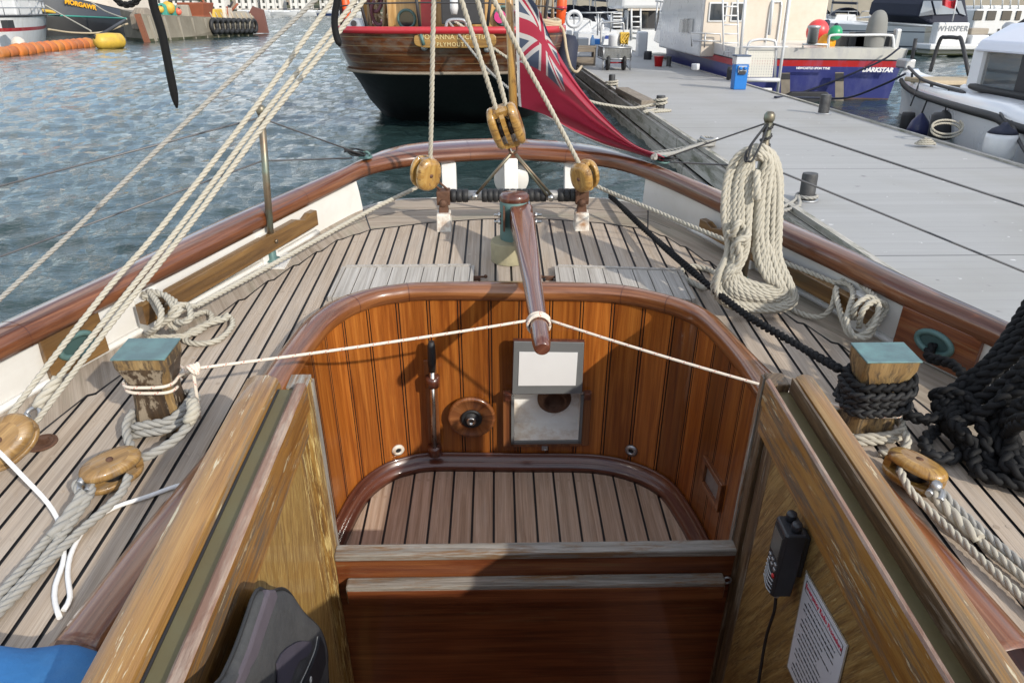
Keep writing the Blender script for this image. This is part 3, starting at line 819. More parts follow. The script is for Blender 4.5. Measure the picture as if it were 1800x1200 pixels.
for i in range(9):
    z = -hh_ + .026 + i * (hh_ * 2 - .05) / 8
    vl.box(cen + V((0, 0, z)) - n * .004, (hw_ * 2 - .048, .004, .009), R)
vl.box(cen - n * .0075, (hw_ * 2 - .05, .003, hh_ * 2 - .046), R)
part('vent_louvre', vl, MAT['galv'], VT)

# ---------------------------------------------------------------- companionway: runners, panels, posts
def runner(x0, x1, ztop, zbot, y0, y1, rnd_=.014, inner=0.0):
    """rail with rounded top, along y; inner = how far the foot stands in from the top on the inboard side"""
    sec = [(x0, zbot), (x0 - 0, ztop - rnd_ * 1.6), (x0 + rnd_ * .35, ztop - rnd_ * .45), (x0 + rnd_ * 1.3, ztop), (x1 - rnd_ * 1.3, ztop), (x1 - rnd_ * .35, ztop - rnd_ * .45), (x1, ztop - rnd_ * 1.6), (x1, zbot)]
    if inner: sec = [(x + (inner if i in (0,) else 0), z) for i, (x, z) in enumerate(sec)]
    ys = [y0 + (y1 - y0) * i / 10 for i in range(10)] + [y1 - .012, y1]
    rg = []
    for i, y in enumerate(ys):
        k = .0 if y < y1 - .001 else .006
        rg.append([V((x + (k if j < 4 else -k), y, z - (k if 1 < j < 6 else 0))) for j, (x, z) in enumerate(sec)])
    return M().loft(rg)
YE = 1.615
part('hatch_runner', runner(-.645, -.556, -.993, -1.27, .15, YE, .02), MAT['oak_runner'], BOAT, sharp=35)
part('hatch_runner', runner(.752, .806, -.993, -1.27, .15, YE - .02, .016, inner=-.012), MAT['oak_runner'], BOAT, sharp=35)
for x0, x1, zt in ((-.5545, -.512, -1.018), (.691, .750, -1.040)):
    tr = M().box(V(((x0 + x1) / 2, .85, zt - .02)), (x1 - x0, 1.45, .04))
    part('brass_track', tr, MAT['brass'], BOAT)
part('track_gap', M().box(V((-.5535, .85, -1.018)), (.005, 1.45, .004)), MAT['caulk'], BOAT); part('track_gap', M().box(V((.7465, .85, -1.02)), (.006, 1.45, .045)), MAT['post_dark'], BOAT)
for x0, x1, side in ((-.511, -.483, 1), (.677, .691, -1)):
    m = M(); s_ = [(x0, -1.16), (x0, -1.004), (x0 + .006, -.999), (x1 - .006, -.999), (x1, -1.004), (x1, -1.078)] + ([(x1 - .012, -1.085), (x1 - .012, -1.16)] if side > 0 else [])
    if side < 0: s_ = [(x0 + .005, -1.16), (x0 + .005, -1.082), (x0, -1.077), (x0, -1.004), (x0 + .004, -.999), (x1 - .003, -.999), (x1, -1.004), (x1, -1.16)]
    rg = [[V((x, y, z)) for x, z in s_] for y in [.15 + i * .13 for i in range(11)] + [1.575]]
    m.loft(rg, smooth=False)
    for i, f in enumerate(m.f):
        zc = sum(m.v[j].z for j in f) / len(f)
        m.m[i] = 0 if zc > -1.003 else 1
    part('inner_runner', m, [MAT['pink_runner'], MAT['orange_runner']], BOAT)
# side panels of the companionway
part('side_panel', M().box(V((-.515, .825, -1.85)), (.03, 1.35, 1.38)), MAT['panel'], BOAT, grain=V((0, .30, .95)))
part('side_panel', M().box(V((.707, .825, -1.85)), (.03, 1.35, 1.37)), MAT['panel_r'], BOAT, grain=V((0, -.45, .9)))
m = M().box(V((.689, .9, -1.115)), (.006, 1.2, .006)); part('panel_groove', m, MAT['caulk'], BOAT)
# posts: each a stack of upright boards with a slot for the washboard
for pts in ([(-.523, 1.505, .047, .044, -1.085), (-.525, 1.556, .03, .044, -1.13), (-.512, 1.612, .052, .062, -1.02)], [(.716, 1.50, .05, .046, -1.095), (.722, 1.556, .03, .046, -1.14), (.722, 1.612, .05, .06, -1.022)]):
    m = M()
    for x, y, w, d, zt in pts:
        m.box(V((x, y, (zt - 2.7) / 2)), (w, d, zt + 2.7))
    part('door_post', m, MAT['post_wood' if pts[0][0] < 0 else 'post_dark'], BOAT, grain='z', bevel=.004)  # right-hand post gets the tone darkened to stand for shade
part('post_cap', M().box(V((-.512, 1.612, -1.018)), (.050, .060, .006)), MAT['grey_wood'], BOAT)
for x in (-.4845, .6955): part('post_edge', M().box(V((x, 1.636, -1.83)), (.006, .020, 1.6)), MAT['grey_wood'], BOAT, grain='z')
# bulkhead either side of the opening and cabin trunk below the runners
m = M().box(V((-.60, 1.60, -1.85)), (.13, .04, 1.2)).box(V((.80, 1.60, -1.85)), (.12, .04, 1.2))
part('bulkhead', m, MAT['trim'], BOAT, grain='z')
part('coach_roof', M().box(V((-.70, .5, -1.222)), (.13, 1.05, .05)).box(V((.855, .5, -1.222)), (.085, 1.05, .05)), MAT['trim'], BOAT, bevel=.004)
m = M().box(V((-.6505, .85, -1.24)), (.008, 1.48, .17)).box(V((.810, .85, -1.24)), (.006, 1.45, .17)); part('trunk_side', m, MAT['coaming'], BOAT)
# closed cabin below
part('cabin_floor', M().box(V((.1, .7, -2.76)), (1.5, 2.0, .02)), MAT['wash'], BOAT); part('cabin_bulkhead', M().box(V((.1, -.2, -1.9)), (1.5, .03, 1.6)), MAT['wash'], BOAT)

# washboard (a lift-out board)
WB = thing('washboard', 'varnished washboard with a bare grey top edge closing the companionway', 'washboard', (.11, 1.6, -2.3))
part('board', M().box(V((.115, 1.608, -2.20)), (1.20, .035, 1.15)), MAT['wash'], WB, grain='x')
part('top_edge', M().box(V((.115, 1.608, -1.614)), (1.202, .046, .026)), MAT['grey_wood'], WB, grain='x', bevel=.005)
part('batten', M().box(V((.107, 1.568, -1.728)), (1.125, .042, .070)), MAT['grey_wood'], WB, grain='x', bevel=.006)
part('batten_face', M().box(V((.107, 1.5455, -1.734)), (1.115, .004, .052)), MAT['wash'], WB, grain='x')
p = by(1276, 1014, 1.588)
part('eye', M().tube([p + V((.012 * cos(g), -.012, .012 * sin(g))) for g in [i * pi / 7 for i in range(14)]], .0035, 6, closed=True).tube([p + V((-.012, -.012, 0)), p + V((-.02, .012, .002))], .003, 6), MAT['galv'], WB)

# sliding hatch pushed forward, just under the viewer
SH = thing('sliding_hatch', 'varnished sliding hatch pushed open', 'hatch', (.1, .3, -1.0))
part('lid', M().box(V((.105, -.03, -.955)), (1.36, 1.25, .05)), MAT['cap'], SH, bevel=.01)
for x in (-.60, .80): part('slide', M().box(V((x, -.03, -.985)), (.05, 1.2, .012)), MAT['brass'], SH)

# ---------------------------------------------------------------- rudder head and tiller
RC = V((.072, 2.975, 0))
part('rudder_trunk', M().lathe([(.0, .0), (.080, .0), (.082, .08), (.078, .088), (.0, .088)], RC + V((-.02, -.03, DZ)), (0, .04, 1), 28), plain('lichen stained trunk', (.36, .32, .20), .8, var=.25, scale=40, bump=.3, dirt=(.24, .23, .15), dscale=25), BOAT, sharp=30)
rh = part('rudder_stock', M().lathe([(.0, -.2), (.062, -.2), (.062, .160), (.060, .166), (0, .166)], RC + V((0, 0, -1.17)), (0, .10, 1), 28), MAT['verdigris'], BOAT, sharp=30)
part('stock_cap', M().lathe([(.058, .164), (.063, .170), (.062, .190), (.052, .200), (0, .202)], RC + V((0, 0, -1.17)), (0, .10, 1), 24), MAT['trim'], rh)
m = M()
for s_ in (-1, 1):
    for dz in (0, -.045):
        c = by(910 + s_ * 29, 378 + (0 if dz == 0 else 12), 2.92)
        part('stock_bolt', M().lathe([(.0, 0), (.012, 0), (.012, .012), (.006, .012), (.006, .03), (0, .03)], c, (s_, 0, 0), 8), MAT['steel'], rh)
for s_ in (-1, 1): part('stock_plate', M().box(by(910 + s_ * 24, 384, 2.92), (.008, .07, .09)), MAT['rust'], rh)
p0, p1 = by(914, 372, 2.985), by(953, 612, 1.95)
TL = thing('tiller', 'dark varnished wooden tiller reaching forward over the cockpit', 'tiller', p0)
rings = []
for i in range(29):
    t = i / 28; c = p0.lerp(p1, t)
    w = interp([(0, .047), (.12, .050), (.3, .042), (.6, .0335), (.9, .030), (1, .0285)], t); h = interp([(0, .05), (.15, .047), (.5, .034), (1, .029)], t)
    bow = sin(t * pi) * .012; c = c + V((bow * .4, 0, -bow))
    e = interp([(0, .35), (.35, .45), (.6, 1.0), (1, 1)], t)     # square at the head, round at the grip
    k = 1.0 if t < .995 else .86
    rg = []
    d = (p1 - p0).normalized(); sx_ = V((1, 0, 0)); up_ = sx_.cross(d).normalized()
    if up_.z < 0: up_ = -up_
    for j in range(20):
        g = 2 * pi * j / 20; cx, sy = cos(g), sin(g)
        f = lambda q: math.copysign(abs(q) ** e, q)
        rg.append(c + sx_ * f(cx) * w * k + up_ * f(sy) * h * k)
    rings.append(rg)
rings.append([sum(rings[-1], V()) / 20 + (q - sum(rings[-1], V()) / 20) * .8 + d * .006 for q in rings[-1]])
part('bar', M().loft(rings), MAT['tiller'], TL)
# ================================================================== deck gear and ropes (boat frame)
def P(*a):   # pixel polyline with boat heights -> points
    return [bz(*q) for q in a]
def PY(*a): return [by(*q) for q in a]

# ---- bitts
def bitt(cx, cy, sx, sy, mats_):
    m = M(); rg = []
    for z, k in ((-1.0, 1.0), (-1.03, .985), (-1.06, .90), (-1.095, .79), (-1.13, .76), (-1.17, .80), (-1.21, .86), (-1.255, .88)):
        hx, hy = sx / 2 * k, sy / 2 * k; c = .010 if z > -1.04 else .016
        rg.append([V((cx + x, cy + y, z)) for x, y in ((-hx + c, -hy), (hx - c, -hy), (hx, -hy + c), (hx, hy - c), (hx - c, hy), (-hx + c, hy), (-hx, hy - c), (-hx, -hy + c))])
    m.loft(rg, smooth=False)
    n = len(m.f) - 2
    for i in range(n): m.m[i] = 1 if (i % 8) % 2 == 1 or i < 8 else 0
    b = part('bitt', m, mats_, BOAT, grain='z', sharp=25)
    part('copper_cap', M().box(V((cx, cy, -.9985)), (sx * .985, sy * .985, .005)), MAT['copper_cap'], b, bevel=.0015)
    return b
BL = V((-.952, 1.752, 0)); BR = V((1.042, 1.700, 0))
bitt(BL.x, BL.y, .145, .118, [MAT['bitt'], MAT['bitt_edge']])
bitt(BR.x, BR.y, .150, .108, [MAT['bitt_edge'], MAT['bitt_edge']])
def ring(c, hx, hy, z, dz=0.0, ph=0, turns=1.0, rise=0.0, n=28):
    out = []
    for i in range(int(n * turns) + 1):
        g = 2 * pi * i / n + ph
        e = .55
        x = math.copysign(abs(cos(g)) ** e, cos(g)) * hx; y = math.copysign(abs(sin(g)) ** e, sin(g)) * hy
        out.append(V((c.x + x, c.y + y, z + dz * cos(g) + rise * i / n)))
    return catmull(out, n=3)

# ---- pin rails and hawse plates
def slab(a, b, h, w, name, mat, up=(0, 0, 1)):
    return part(name, M().bar(a, b, w, h, up), mat, BOAT, grain=(b - a), bevel=.004)
def hollow(a, b, h, w, name):
    """plank with swept ends"""
    d = b - a; L = d.length; d = d / L; side = V((d.y, -d.x, 0)); prof = [(0, -h / 2), (L, -h / 2), (L, h / 2 * .9), (L - .05, h / 2 * .9), (L - .09, h / 2 * .45), (L - .15, h / 2), (.0, h / 2)]
    return part(name, M().prism([a + d * x + V((0, 0, z)) - side * w / 2 for x, z in prof], side * w), MAT['pinrail'], BOAT, grain=d, bevel=.003)
pl0, pl1 = bz(248, 554, -1.158), bz(553, 381, -1.158)
hollow(pl0, pl1, .074, .034, 'pin_rail')
pr0, pr1 = bz(1540, 560, -1.165), bz(1234, 394, -1.165)
hollow(pr0, pr1, .062, .034, 'pin_rail')
for t_, base in ((.09, (pl0, pl1, -1)), (.70, (pl0, pl1, -1)), (.10, (pr0, pr1, 1)), (.72, (pr0, pr1, 1))):
    a, b, sg = base; c = a.lerp(b, t_); d = (b - a).normalized(); R = Matrix.Rotation(atan2(d.y, d.x), 3, 'Z')
    part('pin_rail_chock', M().box(V((c.x + sg * .045, c.y, -1.185)), (.10, .07, .13), R), MAT['white'], BOAT, bevel=.004)
    nn = V((d.y, -d.x, 0)) * (1 if V((d.y, -d.x, 0)).x * sg < 0 else -1)
    part('pin_rail_bolt', M().lathe([(.009, 0), (.009, .006), (.0, .008)], c + nn * .017, nn, 10), MAT['bronze'], BOAT)
def hawse(px, py, L, sg):
    c = bz(px, py, -1.16); e = nearest(V((c.x, c.y, 0)), deck_edge); e2 = nearest(V((c.x, c.y + .12, 0)), deck_edge)
    d = (V((e2.x, e2.y, 0)) - V((e.x, e.y, 0))).normalized(); nn = V((d.y, -d.x, 0))
    if nn.x * sg > 0: nn = -nn
    ctr = V((e.x, e.y, -1.162)) + nn * .018
    R = Matrix((d, nn, V((0, 0, 1)))).transposed()
    hp = part('hawse_plate', M().box(ctr, (L, .022, .15), R), MAT['pinrail'] if sg < 0 else MAT['wash'], BOAT, grain=d, bevel=.003)
    el_ = [ctr + nn * .013 + d * (.058 * cos(g)) + V((0, 0, .034 * sin(g))) for g in [2 * pi * i / 28 for i in range(28)]]
    part('fairlead', M().tube(el_, .0105, 8, closed=True), MAT['verdigris'], hp)
    el2 = [ctr + nn * .0125 + d * (.052 * cos(g)) + V((0, 0, .028 * sin(g))) for g in [2 * pi * i / 28 for i in range(28)]]
    part('fairlead_throat', M().poly(el2), plain('dark bronze throat', (.035, .075, .07), .6), hp)
    return ctr, nn, d
HL = hawse(138, 606, .21, -1); HR = hawse(1655, 603, .27, 1)

# ---- stanchions and guard wires
def stanchion(foot, top, name='stanchion'):
    d = (top - foot).normalized()
    s_ = part(name, M().tube([foot, top], .0145, 12), MAT['bronze'], BOAT)
    part('stanchion_top', M().lathe([(.0145, -.01), (.019, 0), (.019, .016), (.012, .026), (0, .028)], top, d, 12), MAT['bronze'], s_)
    return s_
fl_ = bz(479, 458, -1.245); tl_ = by(459, 197, fl_.y + .01)
st = stanchion(fl_, tl_)
part('stanchion_foot', M().lathe([(.035, 0), (.035, .008), (.02, .012), (.02, .06), (.0148, .062)], fl_, (0, 0, 1), 16), MAT['verdigris'], st)
part('deck_pad', M().box(fl_ + V((0, 0, -.002)), (.14, .16, .012)), MAT['white'], BOAT)
tr_ = by(1352, 210, 2.62); fr_ = V((tr_.x - .005, 2.60, -1.245)); 
st2 = stanchion(fr_, tr_)
part('stanchion_foot', M().lathe([(.035, 0), (.035, .008), (.02, .012), (.02, .06), (.0148, .062)], fr_, (0, 0, 1), 16), MAT['verdigris'], st2)
wires = [('port upper', [bx(-30, 335, -1.83), by(457, 207, fl_.y), bz(640, 273, -1.0)], 'upper grey guard wire running to the stanchion beside the open water'),
         ('port lower', [bx(-30, 462, -1.83), by(461, 283, fl_.y), bz(618, 278, -.995)], 'lower grey guard wire running to the stanchion beside the open water'),
         ('', [bx(1830, 372, 1.85), tr_ + V((0, 0, -.01)), bz(1172, 277, -.99)], 'upper grey guard wire passing over the stanchion that carries the rope coil'),
         ('', [bx(1830, 490, 1.85), by(1376, 304, 2.63), by(1275, 290, 2.66), bz(1178, 285, -.995)], 'lower grey guard wire passing behind the big rope coil')]
for _, pts, lab in wires:
    pts = [pts[0] + (pts[0] - pts[1]) * 1.4] + pts
    solo('guard_wire', M().tube([p for p in catmull(pts, n=2)] if False else pts, .0036, 6), MAT['wire'], lab, 'guard wire', 'b', 'guard wires along the rail')
for px, py, sg in ((643, 277, -1), (1165, 285, 1)):
    c = bz(px, py, -1.015)
    e = part('eye_plate', M().lathe([(.035, 0), (.035, .006), (.0, .010)], c, (0, 0, 1), 16).tube([c + V((.022 * cos(g), 0, .008 + .022 * sin(g))) for g in [pi * i / 8 for i in range(9)]], .005, 6), MAT['verdigris'], BOAT)
    a = c + V((0, 0, .022)); b = bz(px + (-38 if sg < 0 else 25), py + (-12 if sg < 0 else -6), -.99)
    m = M()
    for k in range(7):
        o = V((random.uniform(-.012, .012), random.uniform(-.012, .012), random.uniform(-.012, .012)))
        m.tube(catmull([a + o, (a + b) / 2 + o * 1.4, b - o * .6], n=4), .004, 5)
    solo('lashing', m, MAT['black_rubber'], 'black cord lashing tying the guard wire to the rail ' + ('near the open water' if sg < 0 else 'beside the red flag tail'), 'lashing', 'b', 'black lashings on the rail')

# ---- traveller (horse) with rubber rings
hY = 3.365
A_, B_ = by(770, 342, hY), by(1034, 345, hY)
HZ = (A_.z + B_.z) / 2
A_ = V((A_.x, hY, HZ)); B_ = V((B_.x, hY, HZ))
horse = part('traveller_bar', M().tube([A_, B_], .024, 16), MAT['grey_metal'], BOAT)
def bpx(px): return by(px, 343, hY).x
for a, b, n_ in ((792, 823, 3), (847, 886, 4), (886, 960, 7), (981, 1013, 3)):
    for i in range(n_):
        x0, x1 = bpx(a) + (bpx(b) - bpx(a)) * i / n_, bpx(a) + (bpx(b) - bpx(a)) * (i + 1) / n_; wd = (x1 - x0)
        part('rubber_ring', M().lathe([(.022, 0), (.0305, .001), (.0315, .5 * wd), (.0305, wd * .95), (.022, wd * .96)], V((x0, hY, HZ)), (1, 0, 0), 18), MAT['black_rubber'], horse)
for px, bpy_ in ((780, 384), (1022, 388)):
    x = bpx(px)
    part('traveller_foot', M().box(V((x, hY - .045, -1.21)), (.068, .085, .085), taper=(.92, .8)), MAT['white_rust'], BOAT, bevel=.004)
    m = M().box(V((x, hY - .012, HZ - .0)), (.062, .066, .066)).box(V((x, hY - .035, HZ - .05)), (.05, .05, .065), taper=(.7, .8)).lathe([(.018, 0), (.018, .02), (.010, .026), (0, .026)], V((x, hY - .04, HZ - .02)), (0, -1, 0), 10).lathe([(.034, 0), (.034, .012), (.02, .016)], V((x, hY - .04, HZ - .085)), (0, 0, 1), 12)
    part('traveller_bracket', m, MAT['rust'], BOAT, bevel=.004)

# ---- wooden blocks
def cheek(m, c, ax, nr, L, Wd, th, dome=.35):
    """rounded wooden cheek: oval slab, outer face domed"""
    ax = ax.normalized(); nr = (nr - ax * nr.dot(ax)).normalized(); sd_ = nr.cross(ax)
    rg = []
    for h, k in ((0, .90), (.06, .98), (.35, 1.0), (.65, .96), (.85, .86), (1.0, .62)):
        rg.append([c + nr * th * h + ax * (L / 2 * k * math.copysign(abs(cos(g)) ** .82, cos(g))) + sd_ * (Wd / 2 * k * math.copysign(abs(sin(g)) ** .9, sin(g))) for g in [2 * pi * i / 26 for i in range(26)]])
    m.loft(rg)
def block(name, label, c, ax, nr, L, Wd, n, th, gap, mat, group='wooden blocks', pin=True):
    t = thing(name, label, 'block', c, 'b', group)
    ax = ax.normalized(); nr = (nr - ax * nr.dot(ax)).normalized(); sd_ = nr.cross(ax)
    tot = n * gap + max(0, n - 1) * th * .55
    m = M(); cheek(m, c + nr * tot / 2, ax, nr, L, Wd, th); part('cheek', m, mat, t, grain=ax)
    m = M(); cheek(m, c - nr * tot / 2, ax, -nr, L, Wd, th); part('cheek', m, mat, t, grain=ax)
    y = -tot / 2
    for i in range(n):
        sc = c + nr * (y + gap / 2)
        part('sheave', M().lathe([(0, -gap * .42), (Wd * .36, -gap * .42), (Wd * .32, 0), (Wd * .36, gap * .42), (0, gap * .42)], sc, nr, 20), MAT['black_plastic'], t)
        y += gap
        if i < n - 1:
            rg = [[c + nr * (y + h * th * .55) + ax * (L / 2 * .94 * cos(g)) + sd_ * (Wd / 2 * .94 * sin(g)) for g in [2 * pi * j / 24 for j in range(24)]] for h in (0, 1)]
            part('partition', M().loft(rg, smooth=False), mat, t, grain=ax); y += th * .55
    for s_ in (-1, 1):                       # end chocks joining the cheeks
        part('end_chock', M().bar(c + ax * s_ * L * .40 - nr * tot / 2, c + ax * s_ * L * .40 + nr * tot / 2, Wd * .5, L * .13, ax), mat, t, grain=ax)
    if pin: part('pin', M().lathe([(.009, 0), (.009, tot + th * 2 + .001), (0, tot + th * 2 + .002)], c - nr * (tot / 2 + th), nr, 10), MAT['rust'], t)
    return t
UP = V((0, 0, 1))
# twin-sheave block on the bridle
c1, c0 = by(905, 258, 3.30), by(880, 190, 3.22)
axD = (c0 - c1); cD = by(890, 222, 3.25)
DB = block('double_block', 'big two-sheave wooden block standing on the steel bridle above the stern rail', cD, axD, V((1, .02, .05)), .205, .115, 2, .036, .022, MAT['block'])
# left and right lead blocks
bl_c = by(748, 304, 3.30); br_c = by(1028, 309, 3.30)
block('single_block', 'round single wooden block at the traveller end nearer the open water', bl_c, V((.15, 0, 1)), V((.62, -.78, .12)), .150, .125, 1, .036, .026, MAT['block'])
block('single_block', 'round single wooden block at the traveller end nearer the pontoon', br_c, V((-.2, 0, 1)), V((-.62, -.55, .5)), .140, .115, 1, .036, .026, MAT['block'])
for c, px in ((bl_c, 782), (br_c, 1022)):
    e = V((bpx(px), hY - .01, HZ + .03)); 
    solo('shackle', M().tube(catmull([e + V((-.018, 0, 0)), e.lerp(c, .35) + V((-.016, 0, .0)), e.lerp(c, .5) + V((0, 0, .012)), e.lerp(c, .35) + V((.016, 0, 0)), e + V((.018, 0, 0))], n=5), .0055, 6), MAT['rust'], 'rusty shackle joining a wooden block to the ' + ('traveller end nearer the open water' if px < 900 else 'traveller end nearer the pontoon'), 'shackle', 'b', 'rusty shackles on the traveller')
# bridle
BRI = thing('bridle', 'pair of steel bridle rods rising from the traveller bar to the double block', 'bridle', V((.07, hY, HZ)))
topb = by(902, 266, 3.31)
for a in (by(835, 344, hY - .03), by(968, 346, hY - .03)):
    for o in (-.006, .006):
        part('rod', M().tube([a + V((o, 0, o)), topb + V((o * .3, 0, 0))], .0062, 8), MAT['rust'] if False else MAT['bronze'], BRI)
    part('rod_bolt', M().lathe([(.016, 0), (.016, .012), (.008, .018), (0, .018)], a + V((0, -.012, 0)), (0, -1, 0), 10), MAT['steel'], BRI)
part('bridle_ring', M().tube([topb + V((.018 * cos(g), -.004, .022 * sin(g) + .012)) for g in [2 * pi * i / 16 for i in range(16)]], .005, 6, closed=True), MAT['rust'], BRI)
part('bridle_hook', M().tube(catmull([topb + V((-.004, 0, -.01)), topb + V((-.02, 0, .02)), topb + V((-.034, 0, .035))], n=4), .006, 6), MAT['steel'], BRI)

# ---- mainsheet
RD = .0205
MS = thing('mainsheet', 'cream three-strand mainsheet led through the stern blocks and down both side decks', 'rope', V((.07, 3.3, -1.0)))
def run(pts, d=RD, parent=MS, mat='rope', name='rope_run', **kw):
    return part(name, M().rope(catmull(pts, step=.06), d, **kw), MAT[mat], parent)
run(PY((765, -330, 3.12), (764, -60, 3.20), (761, 60, 3.22), (756, 283, 3.29)) + [bl_c + V((-.0, 0, .0))])
run(PY((722, -330, 3.06), (795, -60, 3.12), (811, 0, 3.13), (872, 192, 3.22)) + [cD + V((-.03, 0, -.02))])
run(PY((750, -330, 3.06), (822, -60, 3.12), (839, 0, 3.13), (888, 182, 3.22)) + [cD + V((.015, 0, -.02))])
run(PY((700, -330, 3.06), (838, -60, 3.12), (868, 0, 3.13), (920, 104, 3.19), (967, 190, 3.24), (1020, 292, 3.29)) + [br_c])
run([bl_c] + P((738, 326, -1.10), (650, 370, -1.14), (497, 455, -1.17), (345, 538, -1.16)))
run([br_c] + P((1048, 327, -1.10), (1145, 368, -1.12), (1240, 408, -1.13), (1380, 462, -1.13), (1470, 498, -1.13)))
def belay(pts, seg): run(catmull(pts, n=seg) if False else pts)
# belay turns and spare loops on the open-water side
belay(P((345, 538, -1.16), (318, 540, -1.13), (300, 548, -1.14), (313, 567, -1.14), (335, 560, -1.12), (330, 536, -1.11), (308, 540, -1.10), (298, 562, -1.14), (312, 578, -1.17)), 4)
belay(P((312, 578, -1.17), (285, 560, -1.14), (268, 530, -1.12), (245, 516, -1.12), (232, 530, -1.15), (262, 512, -1.10), (290, 520, -1.10), (305, 540, -1.10)), 4)
belay(P((250, 522, -1.11), (290, 518, -1.10), (318, 545, -1.11), (290, 565, -1.14), (262, 590, -1.2), (300, 592, -1.22), (345, 585, -1.235), (372, 562, -1.235), (365, 548, -1.235), (340, 555, -1.225), (300, 580, -1.21)), 4)
belay(P((262, 512, -1.10), (284, 545, -1.10), (276, 575, -1.14), (258, 588, -1.19), (300, 600, -1.225), (360, 570, -1.232), (400, 556, -1.238), (409, 572, -1.238), (385, 597, -1.238), (350, 604, -1.238), (325, 598, -1.238), (335, 582, -1.228), (370, 568, -1.22), (398, 560, -1.215)), 4)
part('whipped_end', M().rope(catmull(P((392, 562, -1.225), (403, 553, -1.215)), n=4), RD * 1.25), MAT['rope'], MS)
# belay turns on the pontoon side
belay(P((1465, 496, -1.13), (1492, 500, -1.12), (1500, 520, -1.12), (1488, 560, -1.15), (1500, 590, -1.19), (1525, 593, -1.19), (1535, 580, -1.18)), 4)
belay(P((1478, 494, -1.12), (1500, 490, -1.11), (1525, 510, -1.10), (1545, 535, -1.10), (1535, 572, -1.15), (1512, 590, -1.19), (1490, 585, -1.19), (1472, 530, -1.15), (1470, 505, -1.13)), 4)
belay(P((1500, 560, -1.16), (1503, 540, -1.11), (1525, 522, -1.09), (1545, 530, -1.10), (1548, 545, -1.13), (1525, 575, -1.17)), 4)
belay(P((1510, 575, -1.18), (1515, 548, -1.11), (1535, 530, -1.09), (1556, 535, -1.11), (1555, 550, -1.14), (1530, 583, -1.18)), 4)
belay(P((1470, 505, -1.13), (1462, 540, -1.18), (1440, 558, -1.225), (1400, 548, -1.238), (1380, 530, -1.238)), 4)

# ---- the big hanging coil
TOPY = 2.60; botp = bz(1335, 548, -1.235)
def CP(px, py, lift):
    k = (py - 255) / (548 - 255); Y = TOPY + (botp.y - TOPY) * min(1, max(0, k)) ** 1.0
    p = by(px, py, Y)
    return p * (1 - lift / p.length)
rnd = random.Random(11)
pts = []
NL = 21
for i in range(NL):
    f = i / (NL - 1); j = lambda s=3: rnd.uniform(-s, s); l0 = .012 + .052 * f
    dep = .01 + .05 * abs(sin(i * 1.7)) + .03 * f
    yt = 256 + 20 * f + j(2)
    tx = 1338 - 8 * f + j(5)
    pts += [CP(tx, yt, dep + .03), CP(1360 - 14 * f + j(), 275 + 10 * f, dep + .02), CP(1373 - 40 * f + j(), 320, dep), CP(1371 - 46 * f + j(5), 400 + j(8), dep), CP(1374 - 44 * f + j(5), 450, dep),
            CP(1390 - 44 * f + j(3), 497 - 10 * f, dep + .01), CP(1399 - 42 * f + j(2), 526 - 30 * f, dep), CP(1380 - 34 * f, 543 - 42 * f, dep), CP(1335 - 5 * f + j(), 548 - 50 * f + j(2), dep),
            CP(1285 + 20 * f, 540 - 50 * f, dep), CP(1256 + 40 * f + j(3), 515 - 38 * f, dep), CP(1262 + 36 * f + j(3), 482 - 10 * f, dep + .01), CP(1276 + 38 * f + j(4), 440, dep), CP(1270 + 50 * f + j(4), 380 + j(8), dep),
            CP(1273 + 48 * f + j(), 325, dep), CP(1288 + 36 * f + j(), 283 + 8 * f, dep + .01), CP(1312 + 12 * f, 263 + 14 * f, dep + .02)]
COIL = thing('rope_coil', 'tall coil of thick cream rope hung from the stanchion beside the pontoon', 'rope coil', V((botp.x, botp.y, -1.245)))
part('coil', M().rope(catmull(pts, n=6), .0215, n=6, res=8), MAT['rope'], COIL)
kn = [CP(1300 + 12 * cos(g) + 4 * sin(2 * g), 408 + 16 * sin(g) - 3 * cos(3 * g), .10 + .02 * sin(2 * g)) for g in [2 * pi * i / 12 for i in range(14)]]
part('hitch', M().rope(catmull([CP(1292, 470, .08), CP(1290, 435, .09)] + kn + [CP(1296, 425, .12), CP(1300, 450, .10), CP(1290, 480, .08)], n=5), .026), MAT['rope'], COIL)
part('coil_tail', M().rope(catmull([CP(1256, 500, .01)] + P((1235, 505, -1.235), (1208, 492, -1.238), (1198, 478, -1.238), (1215, 468, -1.238), (1245, 474, -1.238), (1262, 482, -1.22)), n=6), .024), MAT['rope'], COIL)
part('coil_end', M().rope(catmull([CP(1330, 300, .1), CP(1331, 330, .115), CP(1331, 352, .11)], n=5), .027), MAT['rope'], COIL)
m = M()
for o in (-9, 6): m.tube(catmull([tr_ + V((0, 0, -.01)), CP(1333 + o, 250, .1), CP(1318 + o * .5, 284, .13), CP(1312, 268, .1), tr_ + V((-.006, 0, -.015))], n=6), .004, 5)
m.rope(catmull([tr_ + V((.016 * cos(i * 1.1), -.016 * sin(i * 1.1), -.02 - .006 * i)) for i in range(14)], n=3), .012)
solo('hanging_cord', m, MAT['black_rubber'], 'thin black cord holding the cream coil up to the stanchion top', 'cord', 'b')

